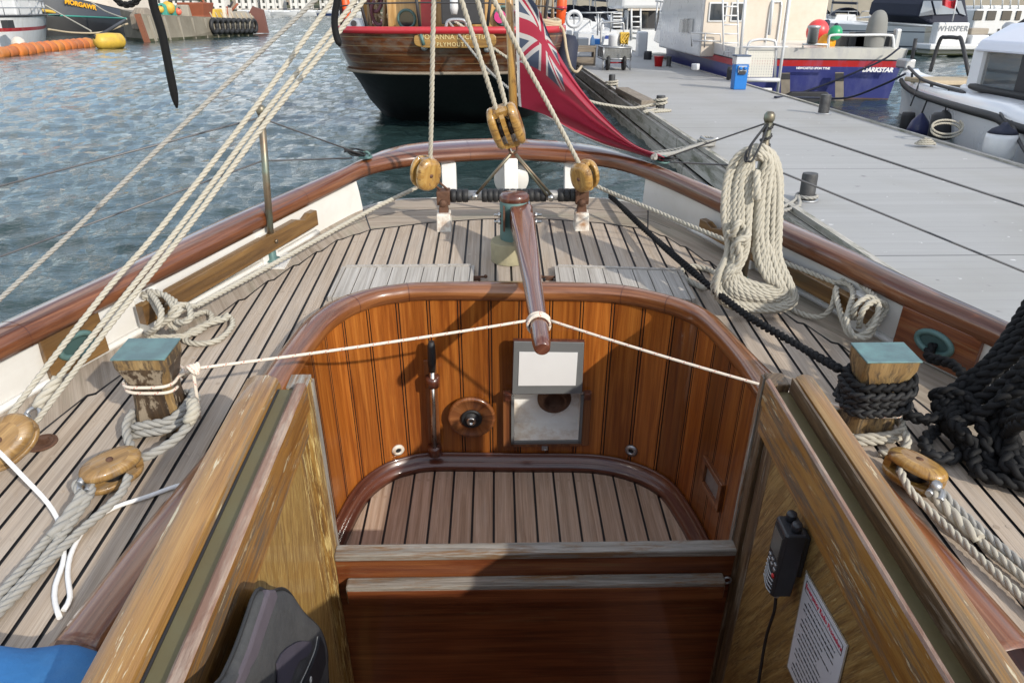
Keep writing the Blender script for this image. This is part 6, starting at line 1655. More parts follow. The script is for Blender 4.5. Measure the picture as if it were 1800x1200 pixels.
for px0, py0, px1, py1 in ((1372, 128, 1388, 170), (1467, 127, 1482, 185)):
    q = [onT(px0, py0), onT(px1, py0), onT(px1, py1), onT(px0, py1)]
    part('exhaust_recess', M().prism(q, nT * .01), plain('streaked recess', (.22, .19, .15), .7, var=.4, scale=6), WBT)
    part('exhaust_port', M().prism([q[0].lerp(q[3], .03) + nT * .012, q[1].lerp(q[2], .03) + nT * .012, q[1].lerp(q[2], .26) + nT * .012, q[0].lerp(q[3], .26) + nT * .012], nT * .01), H['dark'], WBT)
wpaint = plain('white lettering', (.80, .80, .80), .5)
q = onT(1428, 120, .02); part('lettering', text_mesh('NEWCASTLE UPON TYNE', q, dirT, V((0, 0, 1)), .066, .01, bold=.003), wpaint, WBT)
q = onT(1541, 123, .02); part('lettering', text_mesh('DARKSTAR', q, dirT, V((0, 0, 1)), .135, .01, shear=.25, bold=.007), wpaint, WBT)
q = onT(1428, 162); part('black_dinghy_cover', M().prism([onT(1378, 168, .25), onT(1388, 160, .25), onT(1450, 160, .25), onT(1465, 175, .25), onT(1466, 190, .25), onT(1400, 190, .25)], -nT * .20), H['dark'], WBT, bevel=.02)
# wheelhouse
ca, cb = wy(1228, 90, 21.2), wy(1372, 90, 21.2)
cab = M(); zc0, zc1 = .85, 4.4
fx0, fx1 = ca.x, cb.x
cab.loft([[V((fx0, 21.2, z)), V((fx1, 21.2, z)), V((fx1 + .1, 27.0 - k, z)), V((fx0 + .1, 27.0 - k, z))] for z, k in ((zc0, 0), (2.2, .2), (zc1, 1.8))], smooth=False)
CB = part('wheelhouse', cab, H['gel'], WBT, bevel=.05)
part('wheelhouse_wall', M().box(V(((fx0 + fx1) / 2, 21.17, (zc0 + 4.2) / 2)), (fx1 - fx0 - .1, .04, 3.3)), H['cream'], CB)
def winq(x0, y0, x1, y1, Y, parent, mat='glass', fr='gel'):
    a, b = wy(x0, y0, Y), wy(x1, y1, Y); w_, h_ = b.x - a.x, a.z - b.z
    wdw = part('window', M().box(V(((a.x + b.x) / 2, Y, (a.z + b.z) / 2)), (w_ + .08, .03, h_ + .08)), H[fr], parent, bevel=.01)
    part('pane', M().box(V(((a.x + b.x) / 2, Y - .02, (a.z + b.z) / 2)), (w_, .02, h_)), H[mat], wdw, bevel=.008)
winq(1250, 7, 1274, 36, 21.13, CB); winq(1289, 7, 1303, 36, 21.13, CB)
for x0, x1 in ((1344, 1375), (1395, 1420)):
    a, b = wy(x0, 95, 21.12), wy(x1, 4, 21.12)
    if x1 < 1380: part('door_frame', M().tube(catmull([V((a.x, 21.12, a.z)), V((a.x, 21.12, b.z - .1)), V((a.x + .1, 21.12, b.z)), V((b.x - .1, 21.12, b.z)), V((b.x, 21.12, b.z - .1)), V((b.x, 21.12, a.z))], n=3), .025, 6), H['gel'], CB)
# raked side of the wheelhouse facing the pontoon with long windows
for (x0, y0, x1, y1) in ((1196, 32, 1200, 60), (1203, 30, 1207, 61), (1210, 30, 1215, 62)):
    a, b = wx(x0, y0, fx0 - .02), wx(x1, y1, fx0 - .02)
    part('side_window', M().box(V((fx0 - .0, (a.y + b.y) / 2, (a.z + b.z) / 2)), (.05, abs(a.y - b.y) * .8 + .2, abs(a.z - b.z) * .8)), H['tint'], CB)
part('foredeck_house', M().loft([[V((fx0 + .2, 27, z)), V((fx1 - .2, 27, z)), V((fx1 - .6, 30.5 - k, z)), V((fx0 + .6, 30.5 - k, z))] for z, k in ((.9, 0), (2.6, 1.6))], smooth=False), H['gel'], WBT, bevel=.05)
part('deck_house', M().box(V((wy(1405, 50, 22.2).x, 22.6, 2.2)), (1.1, 1.6, 3.0)), H['cream'], WBT, bevel=.05)
# ladder, gate, posts and rails
def rod(parent, nm, pts, r=.025, mat='gel'): return part(nm, M().tube(pts, r, 7), H[mat], parent)
yl = 19.6
for x in (1270, 1296): rod(WBT, 'ladder_rail', [wy(x + 2, 96, yl), wy(x, -25, yl)], .022)
for i in range(7): rod(WBT, 'ladder_rung', [wy(1270, 92 - 16 * i, yl), wy(1297, 92 - 16 * i, yl)], .018)
yp = 18.0
for x0, y0, x1, y1 in ((1366, 168, 1392, -30), (1301, 100, 1313, -30), (1352, 62, 1362, -30)):
    rod(WBT, 'davit_post', [wy(x0, y0, yp), wy(x1, y1, yp)], .035)
def gate_pts(f): return [wy(x, y, yp + .1) for x, y in f]
rod(WBT, 'gate_frame', catmull(gate_pts([(1308, 140), (1314, 84), (1326, 71), (1356, 71), (1364, 82), (1362, 140)]), n=4), .03)
g4 = gate_pts([(1312, 88), (1362, 88), (1358, 136), (1309, 136)])
part('gate_mesh', M().prism(g4, V((0, .01, 0))), bands('white gate mesh', [(0, (.7, .69, .63))]), WBT) if False else None
mm = NT('white gate mesh'); tcv = mm.mapping('UV', (1, 1, 1), rand=False); sp = mm.n('ShaderNodeSeparateXYZ'); mm.i(sp, 0, tcv)
gx = mm.math('LESS_THAN', mm.math('FRACT', mm.math('MULTIPLY', sp.outputs[0], 17)), .45); gy = mm.math('LESS_THAN', mm.math('FRACT', mm.math('MULTIPLY', sp.outputs[1], 17)), .45)
mm.set(col=(.66, .64, .57), rough=.5, alpha=mm.math('MAXIMUM', gx, gy))
part('gate_mesh', M().prism(g4, V((0, .012, 0))), mm.m, WBT, grain='z')
rod(WBT, 'gate_bar', [wy(1300, 83, yp), wy(1385, 83, yp)], .022); rod(WBT, 'gangway_beam', [wy(1306, 141, yp), wy(1370, 141, yp)], .05); rod(WBT, 'gangway_beam', [wy(1322, 158, yp), wy(1356, 158, yp)], .04)
yr = 18.75
rod(WBT, 'stern_rail', catmull([wy(1456, 84, yr), wy(1457, 68, yr), wy(1464, 62, yr), wy(1500, 62, yr), wy(1562, 62, yr), wy(1570, 68, yr), wy(1571, 84, yr)], n=4), .03)
rod(WBT, 'stern_rail', [wy(1411, 84, yr), wy(1411, 78, yr), wy(1454, 79, yr), wy(1454, 90, yr)], .026)
for pts in ([(1216, 82), (1214, 58), (1266, 60), (1268, 84)], [(1218, 72), (1268, 73)], [(1238, 84), (1240, 59)]):
    rod(WBT, 'side_rail', [wy(x, y, 21.0) for x, y in pts], .02, 'alu')
for x0, y0, x1, y1 in ((1152, 55, 1156, 2), (1158, 55, 1162, 3), (1168, 58, 1176, 6)): rod(WBT, 'bow_rail', [wy(x0, y0, 30.5), wy(x1, y1, 30.5)], .03, 'alu')
rod(WBT, 'bow_rail', [wy(1152, 2, 30.5), wy(1178, 6, 30.5), wy(1198, 20, 27), wy(1200, 78, 25)], .03, 'alu')
part('mooring_bitt', M().lathe([(.12, 0), (.12, .3), (.15, .33), (.15, .38), (0, .39)], wy(1427, 76, yr), (0, 0, 1), 16), H['alu'], WBT)
for k, (px, py) in enumerate(((1470, 75), (1500, 76), (1510, 72), (1556, 74))):
    part('deck_gear', M().box(wy(px, py, 19.6), (.45, .4, .42)), H['dark'] if k % 2 else MAT['black_plastic'], WBT, bevel=.06)
part('deck_gear', M().box(wy(1575, 70, 19.2), (.16, .16, .5)), H['alu'], WBT, bevel=.05)
# buoys on the workboat
def buoy(px, py, r_px, Y, mat, lab, eye=(0, 0, 1)):
    c = wy(px, py, Y); r = (wy(px + r_px, py, Y) - c).x
    t_ = thing('buoy', lab, 'buoy', c - V((0, 0, r)), 'w', 'round buoys piled on the workboat')
    part('ball', M().ball(c, (r, r, r * 1.05), 22, 14), mat, t_)
    e = V(eye).normalized(); part('eye', M().lathe([(r * .45, r * .84), (r * .28, r * 1.12), (r * .16, r * 1.3), (0, r * 1.32)], c, e, 14), H['navy'], t_)
buoy(1437, 56, 19, 20.0, plain('coral red buoy', (.70, .06, .06), .35, var=.06), 'big coral red buoy with a dark blue eye on the workboat', (.7, 0, .7))
buoy(1468, 58, 12, 19.3, plain('green buoy', (.02, .30, .13), .35, var=.06), 'small green buoy hanging on the workboat stern rail')
buoy(1453, 76, 15, 19.5, plain('amber yellow buoy', (.72, .30, .01), .35, var=.06), 'yellow orange buoy under the big red one', (.3, -.2, .9))
# covered outboard / liferaft
c = wy(1540, 60, 19.0)
solo('covered_outboard', M().loft([[c + V((x * s_, y * s_, z)) for x, y in ((-.24, -.16), (-.08, -.24), (.16, -.2), (.26, 0), (.18, .2), (-.1, .22), (-.26, .08))] for z, s_ in ((-.55, .75), (-.35, .92), (-.1, 1.05), (.15, 1.0), (.35, .88), (.48, .6), (.53, .2))]), plain('grey fabric cover', (.19, .19, .18), .85, var=.25, scale=3, bump=.4), 'grey fabric covered outboard standing on the workboat stern', 'outboard', 'w', sub=1)
for i, (pts, lab) in enumerate((([onT(1392, 168), onT(1450, 148), onT(1540, 108, .2), wy(1582, 84, 18.2)], 'blue grey stern line slanting across the blue transom'), ([wz(1362, 171, PZ + .03), wy(1430, 172, 16.6), wy(1490, 172, 16.4), wy(1550, 150, 16.0), wy(1592, 130, 15.5)], 'dark blue line from the pontoon to the white launch bow'))):
    wrope('stern_line', lab, pts, .045, 'navy', smooth_only=True)
def wfender(px, pt, pb, wpx, Y, mat, label, mat_top=None, square=False, line_to=None, group='fenders hung between boats and pontoon'):
    a, b = wy(px, pb, Y), wy(px, pt, Y); r = (wy(px + wpx / 2, (pt + pb) / 2, Y) - wy(px, (pt + pb) / 2, Y)).x; h = b.z - a.z; b.x = a.x; b.y = a.y
    t_ = thing('fender', label, 'fender', a, 'w', group)
    if square == 'drop': prof = [(0, 0), (r * .75, h * .04), (r, h * .18), (r * .98, h * .40), (r * .75, h * .68), (r * .3, h * .92), (r * .14, h), (0, h)]
    elif square: prof = [(0, 0), (r * .9, h * .02), (r, h * .08), (r, h * .82), (r * .86, h * .9), (r * .3, h * .94), (r * .2, h), (0, h)]
    else: prof = [(0, 0), (r * .6, h * .02), (r * .92, h * .08), (r, h * .2), (r, h * .62), (r * .9, h * .74)]
    part('body', M().lathe(prof, a, (0, 0, 1), 24), mat, t_)
    if mat_top: part('end_cap', M().lathe([(r * .92, h * .735), (r * .70, h * .83), (r * .34, h * .90), (r * .2, h * .97), (r * .12, h), (0, h)], a, (0, 0, 1), 24), mat_top, t_)
    if line_to: part('lanyard', M().tube([V((a.x, a.y, b.z)), line_to], .014, 6), H['dark'], t_)
    return t_
for px, pt, pb, w_, Y, mt, lab in ((1222, 108, 124, 14, 19.0, 'gel', 'white fender hanging on the workboat side'), (1281, 108, 145, 10, 18.9, 'dark', 'black fender hanging at the workboat corner'), (1138, 84, 108, 14, 27, 'dark', 'small black fender at the workboat bow')):
    wfender(px, pt, pb, w_, Y, H[mt], lab, group='fenders on the workboat')

# ---------------------------------------------------------------- white launch by the pontoon
WL = thing('white_launch', 'white cabin launch with black rubbing strake and black rails by the pontoon', 'boat', (7.4, 11, 0), 'w')
gun = [(1583, 138), (1592, 152), (1612, 165), (1650, 178), (1700, 193), (1750, 207), (1830, 236)]
gx_ = [8.45, 8.25, 7.75, 7.05, 6.55, 6.35, 6.28]
GUN = [wx(px, py, x) for (px, py), x in zip(gun, gx_)]
GUN = [V((p.x, p.y, .98 + .16 * (1 - i / 6))) for i, p in enumerate(GUN)]
# true heights from the sight lines
GUN = [wx(px, py, x) for (px, py), x in zip(gun, gx_)]
GUN.append(V((6.28, 4.0, GUN[-1].z)))
G2 = catmull(GUN, step=.15)
ctrx = 8.6
mir = [V((2 * ctrx - p.x, p.y, p.z)) for p in G2]
mid = [V((min(8.56, p.x + .06 + .12 * max(0, (p.y - 10) / 6)), p.y + .02 * max(0, (p.y - 9) / 7), p.z * .45)) for p in G2]
low = [V((min(8.57, p.x + .2 + .25 * max(0, (p.y - 9) / 7)), p.y - .02 * max(0, (p.y - 8) / 8), -.2)) for p in G2]
mirr = lambda L: [V((2 * ctrx - p.x, p.y, p.z)) for p in L]
rings = [[a, b, c, c2, b2_, a2] for a, b, c, a2, b2_, c2 in zip(G2, mid, low, mirr(G2), mirr(mid), mirr(low))]
H['launch'] = plain('bright white launch gelcoat', (.80, .81, .83), .3, var=.02, scale=1, coat=.3)
part('hull', M().loft(rings, False, False), H['launch'], WL, sharp=50)
part('rubbing_strake', M().tube(G2, .055, 8).tube(mirr(G2), .055, 8), MAT['black_rubber'], WL)
tops = [[p + V((.0, 0, .05)), p + V((.02, 0, .16)), p + V((.30, -.05, .20)), V((p.x + .42, p.y - .1, p.z - .05))] for p in G2]
part('side_deck', M().loft(tops, False, False), H['launch'], WL)
part('side_deck', M().loft([[V((2 * ctrx - q.x, q.y, q.z)) for q in r_][::-1] for r_ in tops], False, False), H['launch'], WL)
part('foredeck', M().loft([[r_[3], V((2 * ctrx - r_[3].x, r_[3].y, r_[3].z))] for r_ in tops], False, False), H['launch'], WL)
p = G2[4]; part('bow_cushion', M().box(V((ctrx, p.y - .9, p.z + .18)), (1.3, .9, .08)), H['tan'], WL, bevel=.02)
def wl(px, py, x): return wx(px, py, x)
railp = [wl(1597, 118, 8.25), wl(1618, 138, 7.85), wl(1650, 150, 7.3), wl(1680, 158, 7.0), wl(1692, 162, 6.9), wl(1697, 170, 6.88), wl(1698, 178, 6.88)]
rod(WL, 'bow_rail', catmull(railp, n=4), .028, 'dark')
for k, (px, py) in enumerate(((1603, 145), (1637, 160))): rod(WL, 'rail_post', [wl(px, py, 8.0 - k * .5), wl(px, py - 16, 8.0 - k * .5)], .022, 'dark')
rod(WL, 'bow_hoop', [wl(1600, 122, 8.6), wl(1610, 68, 8.6)], .038, 'dark')
rod(WL, 'bow_hoop', catmull([wl(1635, 126, 8.9), wl(1652, 72, 8.9), wl(1662, 66, 8.95), wl(1682, 67, 9.0), wl(1690, 72, 9.0), wl(1703, 132, 9.0)], n=4), .038, 'dark')
rod(WL, 'side_rail', [wl(1700, 118, 9.2), wl(1735, 123, 9.2), wl(1830, 135, 9.2)], .03, 'dark')
q = wl(1592, 112, 8.5); part('stem_roller', M().box(q, (.22, .4, .18)), H['alu'], WL, bevel=.03)
# cabin: roof, pillars, glass
roofp = [(1712, 87), (1738, 62), (1830, 58), (1830, 110), (1740, 97)]
RY = 9.0
r0 = [wx(1712, 87, 6.95), wx(1738, 62, 8.6), V((9.9, 9.3, 0)), V((10.0, 4, 0)), V((7.0, 4, 0))]
zr = r0[0].z
fr1 = V((6.95, r0[0].y, zr)); 
roof = M().loft([[V((7.0, 4, z)) + V((k, 0, 0)), fr1 + V((k, -k, z - zr)), V((7.5, fr1.y + .55 - k, z)), V((9.7, fr1.y + .55 - k, z)), V((10.25 - k, fr1.y, z)), V((10.2 - k, 4, z))] for z, k in ((zr - .02, .0), (zr + .12, .04), (zr + .34, .42), (zr + .37, .8))], smooth=False)
part('roof', roof, plain('pale lavender white roof', (.70, .72, .80), .35, var=.03, coat=.2), WL, bevel=.03)
zs_ = G2[-1].z + .28
yf = fr1.y - .05
for (x, y) in ((7.05, yf), (7.05, yf - 1.1), (7.05, yf - 2.6), (10.1, yf), (8.6, yf + .45)):
    part('pillar', M().box(V((x, y, (zs_ + zr) / 2)), (.10, .24, zr - zs_ + .02)), H['dark'] if (x, y) != (7.05, yf) else H['launch'], WL)
part('side_glass', M().box(V((7.06, yf - 2.2, (zs_ + zr) / 2)), (.012, 4.4, zr - zs_)), H['tint'], WL)
part('windscreen', M().box(V((8.6, yf + .3, (zs_ + zr) / 2)), (2.8, .012, zr - zs_)), H['tint'], WL)
part('cabin_base', M().box(V((8.6, yf - 2.4, zs_ - .2)), (3.2, 5.4, .42)), H['launch'], WL, bevel=.05)
part('sill_trim', M().tube(catmull([V((8.6, yf + .42, zs_)), V((7.4, yf + .32, zs_)), V((7.0, yf - .1, zs_)), V((6.98, yf - 1.5, zs_ - .02)), V((6.98, 4.5, zs_ - .02))], n=5), .05, 8), MAT['black_rubber'], WL)
part('roof_bar', M().tube([wx(1775, 57, 8.3), wx(1792, 45, 8.3), wx(1830, 20, 8.3)], .05, 8), H['dark'], WL)
q = wx(1771, 56, 8.5); part('roof_lamp', M().lathe([(0, 0), (.09, .0), (.10, .08), (.06, .14), (0, .15)], q, (0, 0, 1), 14), H['alu'], WL)
wfender(1591, 186, 231, 22, 13.8, H['dark'], 'slim black fender under the launch bow', line_to=wl(1618, 140, 7.9))
wfender(1611, 199, 243, 37, 12.9, plain('navy drop fender', (.02, .025, .09), .35, var=.1), 'navy blue teardrop fender on the launch bow', square='drop', line_to=wl(1640, 150, 7.5))
wfender(1650, 194, 245, 38, 11.5, H['dark'], 'big square shouldered black fender with white marks on the launch', square=True, line_to=wl(1668, 155, 7.1))
wfender(1749, 215, 287, 52, 8.9, H['gel'], 'large white fender with a navy blue top on the launch', mat_top=H['navy'], line_to=wl(1752, 188, 6.6))
q = wy(1664, 205, 12.55); 
fm = part('mark', text_mesh('CAN', wy(1657, 205, 12.6 - .32), V((1, 0, 0)), V((0, 0, 1)), .10, .004, shear=.3), wpaint, bpy.data.objects['fender.006'] if 'fender.006' in bpy.data.objects else WL) if False else None
wrope('launch_line', 'black and white mooring line from the launch cleat to the pontoon', [wl(1772, 190, 6.45), wl(1780, 215, 6.3), wl(1792, 250, 6.1), wl(1815, 285, 5.95)], .04, 'dark', smooth_only=True)
c = wl(1768, 195, 6.6)
solo('rope_hank', M().rope(catmull([c + V((.10 * cos(g), .07 * sin(g * 2), .10 * sin(g))) for g in [i * .7 for i in range(20)]], n=3), .035, res=6), MAT['rope_grey'], 'grey rope made up in turns on the launch cleat', 'rope', 'w')

# ---------------------------------------------------------------- motor cruiser WHISPER
def box_w(m, x0, y0, x1, y1, Y, D): # box from pixel rectangle at depth Y, D deep
    a, b = wy(x0, y1, Y), wy(x1, y0, Y)
    return m.box(V(((a.x + b.x) / 2, Y + D / 2, (a.z + b.z) / 2)), (abs(b.x - a.x), D, abs(b.z - a.z)))
WYY = 38.0
WS = thing('motor_cruiser', 'white motor cruiser with dark canopy and red flag beyond the launch', 'boat', (21, 42, 0), 'w')
k0, k1 = wy(1632, 95, WYY), wy(1742, 95, WYY)
hd = V((-.62, .78, 0))
sp_ = V((k0.x + 1.3, WYY + .6, 0)); mid_ = V(((k0.x + k1.x) / 2, WYY, 0))
rg = hull_pts(mid_ + V((0, 1.9, 0)), hd, 13.5, 4.4, 1.25, .9, .95, 2.4, .86)
part('hull', M().loft(rg, True, True, smooth=False), bands('cruiser hull paint', [(-1, (.09, .11, .05)), (.18, (.55, .58, .60)), (.30, (.07, .08, .10)), (.36, (.60, .64, .67)), (.98, (.10, .12, .15)), (1.04, (.66, .69, .71))], scale=.6), WS, sharp=40)
tq = lambda x0, y0, x1, y1: (wy(x0, y0, WYY - .1), wy(x1, y1, WYY - .1))
m = M(); box_w(m, 1643, 40, 1706, 78, WYY - .4, .6); part('transom', m, H['gel'], WS, bevel=.06)
m = M(); box_w(m, 1634, 78, 1735, 88, WYY - 1.3, 1.6); part('swim_platform', m, H['gel'], WS, bevel=.05)
m = M(); box_w(m, 1632, 87, 1738, 98, WYY - .9, 1.2); part('platform_foot', m, bands('stained foot', [(-1, (.10, .11, .04)), (.12, (.40, .40, .34))]), WS, bevel=.05)
q = wy(1675, 51, WYY - .42); part('lettering', text_mesh('WHISPER', q, V((1, 0, 0)), V((0, 0, 1)), .34, .02, spacing=1.1), plain('grey lettering', (.25, .26, .28), .5), WS)
m = M(); box_w(m, 1706, 50, 1740, 62, WYY - .2, 1.0); part('stern_steps', m, plain('teak steps', (.30, .26, .21), .7), WS, bevel=.05)
m = M(); box_w(m, 1706, 62, 1740, 78, WYY - .6, 1.4); part('stern_steps', m, H['gel'], WS, bevel=.05)
can = [wy(x, y, WYY + .2) for x, y in ((1612, 30), (1640, 44), (1704, 42), (1697, -6), (1630, -6), (1618, 8))]
part('canopy', M().prism(can, V((-1.0, 3.0, 0.1))), H['navy'], WS, bevel=.08)
for q in ([(1616, 29), (1624, 2), (1636, 2), (1642, 26)], [(1646, 26), (1640, 2), (1668, 2), (1684, 25)], [(1687, 24), (1676, 2), (1690, 2), (1698, 28)]):
    part('canopy_window', M().prism([wy(x, y, WYY + .12) for x, y in q], V((0, .05, 0))), plain('clear vinyl', (.24, .28, .33), .12, var=.3, scale=.8), WS)
m = M().loft([[V((p.x, p.y, p.z)) for p in [wy(x, y, yy_) for x, y, yy_ in ((1545, 26, 44), (1585, 24, 42), (1588, 2, 42.5), (1570, 4, 43), (1556, 12, 44))]], [V((p.x + 1.0, p.y + 1.2, p.z)) for p in [wy(x, y, yy_) for x, y, yy_ in ((1545, 26, 44), (1585, 24, 42), (1588, 2, 42.5), (1570, 4, 43), (1556, 12, 44))]]], smooth=False)
part('windscreen_cover', m, plain('slate cover', (.10, .11, .15), .7), WS, bevel=.05)
m = M().loft([[wy(1500, 32, 46), wy(1600, 34, 40), wy(1612, 30, 39), wy(1590, 20, 40), wy(1545, 26, 44)], [wy(1500, 32, 46) + V((2, 1.5, 0)), wy(1600, 34, 40) + V((2, 1.5, 0)), wy(1612, 30, 39) + V((2, 1.5, 0)), wy(1590, 20, 40) + V((2, 1.5, 0)), wy(1545, 26, 44) + V((2, 1.5, 0))]], smooth=False)
part('coachroof', m, H['gel'], WS, bevel=.08)
for px, py in ((1500, 46), (1509, 50)): part('porthole', M().lathe([(.14, 0), (0, 0)], wy(px, py, 44.0), (-.6, -.8, 0), 12, caps=False), H['glass'], WS)
q0, q1 = wy(1674, 38, WYY - .6), wy(1683, -4, WYY - .6)
FS = thing('flag_staff', 'thin flag staff on the cruiser stern with its red flag', 'flag staff', q0, 'w')
part('pole', M().tube([q0, q1], .03, 6), H['gel'], FS)
part('flag', M().loft([[wy(1681, 0 + i * 0, WYY - .6) if False else wy(1681 - 25 * k, 0 + 2 * sin(k * 5) + 0, WYY - .6 + .2 * sin(k * 6)) for k in [j / 10 for j in range(11)]], [wy(1678 - 22 * k, 16 - 5 * k + sin(k * 5), WYY - .6 + .2 * sin(k * 6 + .5)) for k in [j / 10 for j in range(11)]]], False, False), H['red'], FS)
# white wheelhouse boat on the far right
Y3 = 48
W3 = thing('wheelhouse_boat', 'white wheelhouse motor boat with dark windows in the far corner', 'boat', wy(1780, 60, Y3), 'w')
W3['label'] = 'white wheelhouse motor boat with four dark windows beyond the motor cruiser'
rg = hull_pts(V((wy(1850, 60, Y3).x + 4, Y3 + 3, 0)), V((-1, .15, 0)), 13, 4.2, 1.5, .9, .95, 2.5, .85); part('hull', M().loft(rg, True, True, smooth=False), H['gel'], W3)
m = M(); box_w(m, 1706, 16, 1850, 62, Y3, 3.5); part('wheelhouse', m, H['gel'], W3, bevel=.1)
m = M(); box_w(m, 1724, 10, 1850, 17, Y3 + .3, 3.0); part('roof', m, H['gel'], W3, bevel=.08)
for x0, x1 in ((1710, 1730), (1733, 1753), (1759, 1780), (1784, 1797)):
    a, b = wy(x0, 36, Y3 - .05), wy(x1, 19, Y3 - .05)
    part('window', M().box(V(((a.x + b.x) / 2, Y3 - .02, (a.z + b.z) / 2)), (b.x - a.x, .08, b.z - a.z)), H['glass'], W3, bevel=.02)
for px in (1755, 1795):
    m = M(); box_w(m, px - 2, 51, px + 3, 57, Y3 - .03, .1); part('side_vent', m, H['dark'], W3)
for px in (1712, 1724, 1741, 1762, 1776, 1790): rod(W3, 'rail_post', [wy(px, 16, Y3), wy(px + 1, -12, Y3)], .04)

# ---------------------------------------------------------------- boats beyond the trolley
YM = 40
MY = thing('flybridge_yacht', 'white flybridge motor yacht with steps and ladder beyond the trolley', 'boat', wy(1130, 60, YM), 'w')
rg = hull_pts(V((wy(1125, 60, YM).x, YM, 0)), V((-.12, 1, 0)), 15, 4.6, 1.1, 1.0, .95, 2.4, .88); part('hull', M().loft(rg, True, True, smooth=False), H['gel'], MY)
m = M(); box_w(m, 1092, -8, 1180, 16, YM - .2, 5.0); part('flybridge', m, H['gel'], MY, bevel=.15)
m = M(); box_w(m, 1104, 14, 1178, 19, YM - .1, .3); part('valance', m, H['cream'], MY)
m = M(); box_w(m, 1108, 16, 1176, 72, YM + 2.2, 3); part('saloon', m, H['dark'], MY)
m = M(); box_w(m, 1126, 22, 1140, 70, YM + 2.1, .1); part('saloon_door', m, H['glass'], MY)
m = M(); box_w(m, 1100, 18, 1106, 78, YM, 1.0); part('side_wing', m, H['gel'], MY, bevel=.1)
for x in (1110, 1126): rod(MY, 'ladder_rail', [wy(x, 70, YM - .1), wy(x, 16, YM - .1)], .05)
for i in range(5): rod(MY, 'ladder_rung', [wy(1110, 30 + 9 * i, YM - .1), wy(1126, 30 + 9 * i, YM - .1)], .035)
for i in range(5):
    m = M(); box_w(m, 1078, 22 + 6 * i, 1094, 25 + 6 * i, YM - .3 + .0 * i, .5); part('stair_tread', m, H['gel'], MY)
    m = M(); box_w(m, 1079, 25 + 6 * i, 1091, 28 + 6 * i, YM - .1, .3); part('stair_riser', m, H['dark'], MY)
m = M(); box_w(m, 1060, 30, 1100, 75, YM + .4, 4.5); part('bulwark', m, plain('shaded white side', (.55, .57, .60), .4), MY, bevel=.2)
m = M(); box_w(m, 1120, 56, 1140, 102, YM - 11, .5); 
solo('gangplank', m, H['gel'], 'white gangplank stood on end behind the trolley', 'gangplank', 'w', bevel=.05)
def yacht(px, Y, h, lab, hullmat, L=10):
    a = wy(px, 60, Y); t_ = thing('sailing_yacht', lab, 'boat', V((a.x, Y, 0)), 'w', 'sailing yachts in the marina')
    rg = hull_pts(V((a.x, Y, 0)), V((-.1, 1, 0)), L, 3.3, 1.15, .4, .75, 2.0, .8); part('hull', M().loft(rg, True, True), hullmat, t_, sharp=40)
    part('coachroof', M().loft([[V((a.x + x * k, Y + 2.5 + y, z)) for x, y in ((-1, 0), (1, 0), (.7, 4.5), (-.7, 4.5))] for z, k in ((1.1, 1), (1.65, .85))], smooth=False), H['gel'], t_, bevel=.08)
    part('mast', M().tube([V((a.x - .3, Y + 5, 1.2)), V((a.x - .3, Y + 5, h))], .085, 8), H['alu'], t_)
    part('boom', M().tube([V((a.x - .3, Y + 5, 2.6)), V((a.x, Y + .8, 2.5))], .10, 8), H['navy'], t_)
    for s_ in (-1, 1):
        part('shroud', M().tube([V((a.x + s_ * 1.5, Y + 4.6, 1.2)), V((a.x - .3, Y + 5, h * .9))], .022, 5), H['alu'], t_)
        part('pushpit', M().tube(catmull([V((a.x + s_ * .2, Y + .1, 1.9)), V((a.x + s_ * 1.0, Y + .1, 1.9)), V((a.x + s_ * 1.25, Y + .5, 1.9)), V((a.x + s_ * 1.3, Y + 2.5, 1.85)), V((a.x + s_ * 1.3, Y + 2.6, 1.2))], n=3), .03, 6), H['alu'], t_)
        part('stern_post', M().tube([V((a.x + s_ * .9, Y + .1, 1.1)), V((a.x + s_ * .9, Y + .1, 1.9))], .028, 6), H['alu'], t_)
    part('backstay', M().tube([V((a.x, Y + .1, 1.1)), V((a.x - .3, Y + 5, h))], .02, 5), H['alu'], t_)
    part('sprayhood', M().loft([[V((a.x + 1.1 * cos(g), Y + 2.3 + q, 1.55 + .65 * sin(g) * k)) for g in [pi * i / 8 for i in range(9)]] for q, k in ((0, 1), (.7, 1), (1.3, .3))], False, False), H['navy'], t_)
    return a
yacht(1010, 31, 14, 'white sailing yacht nearest the schooner, behind the step box', H['gel'])
yacht(1038, 36, 13, 'white sailing yacht just behind the one by the step box', bands('white yacht with blue band', [(-1, (.05, .07, .2)), (.15, (.66, .67, .68)), (.8, (.03, .06, .25)), (.95, (.66, .67, .68))]))
yacht(1068, 45, 15, 'sailing yacht farthest off, showing between the flybridge yacht and its neighbour', H['gel'])
yacht(990, 52, 14, 'sailing yacht mostly hidden behind the schooner rigging', H['gel'])
yacht(1402, 62, 12, 'sailing yacht behind the workboat, next to its cream deck house', H['gel'])
yacht(1452, 70, 13, 'sailing yacht behind the workboat above its coloured buoys', bands('yacht with dark blue topsides', [(-1, (.03, .05, .16)), (.9, (.60, .61, .62))]))
yacht(1505, 66, 12, 'sailing yacht standing behind the bow of the motor cruiser', H['gel'])
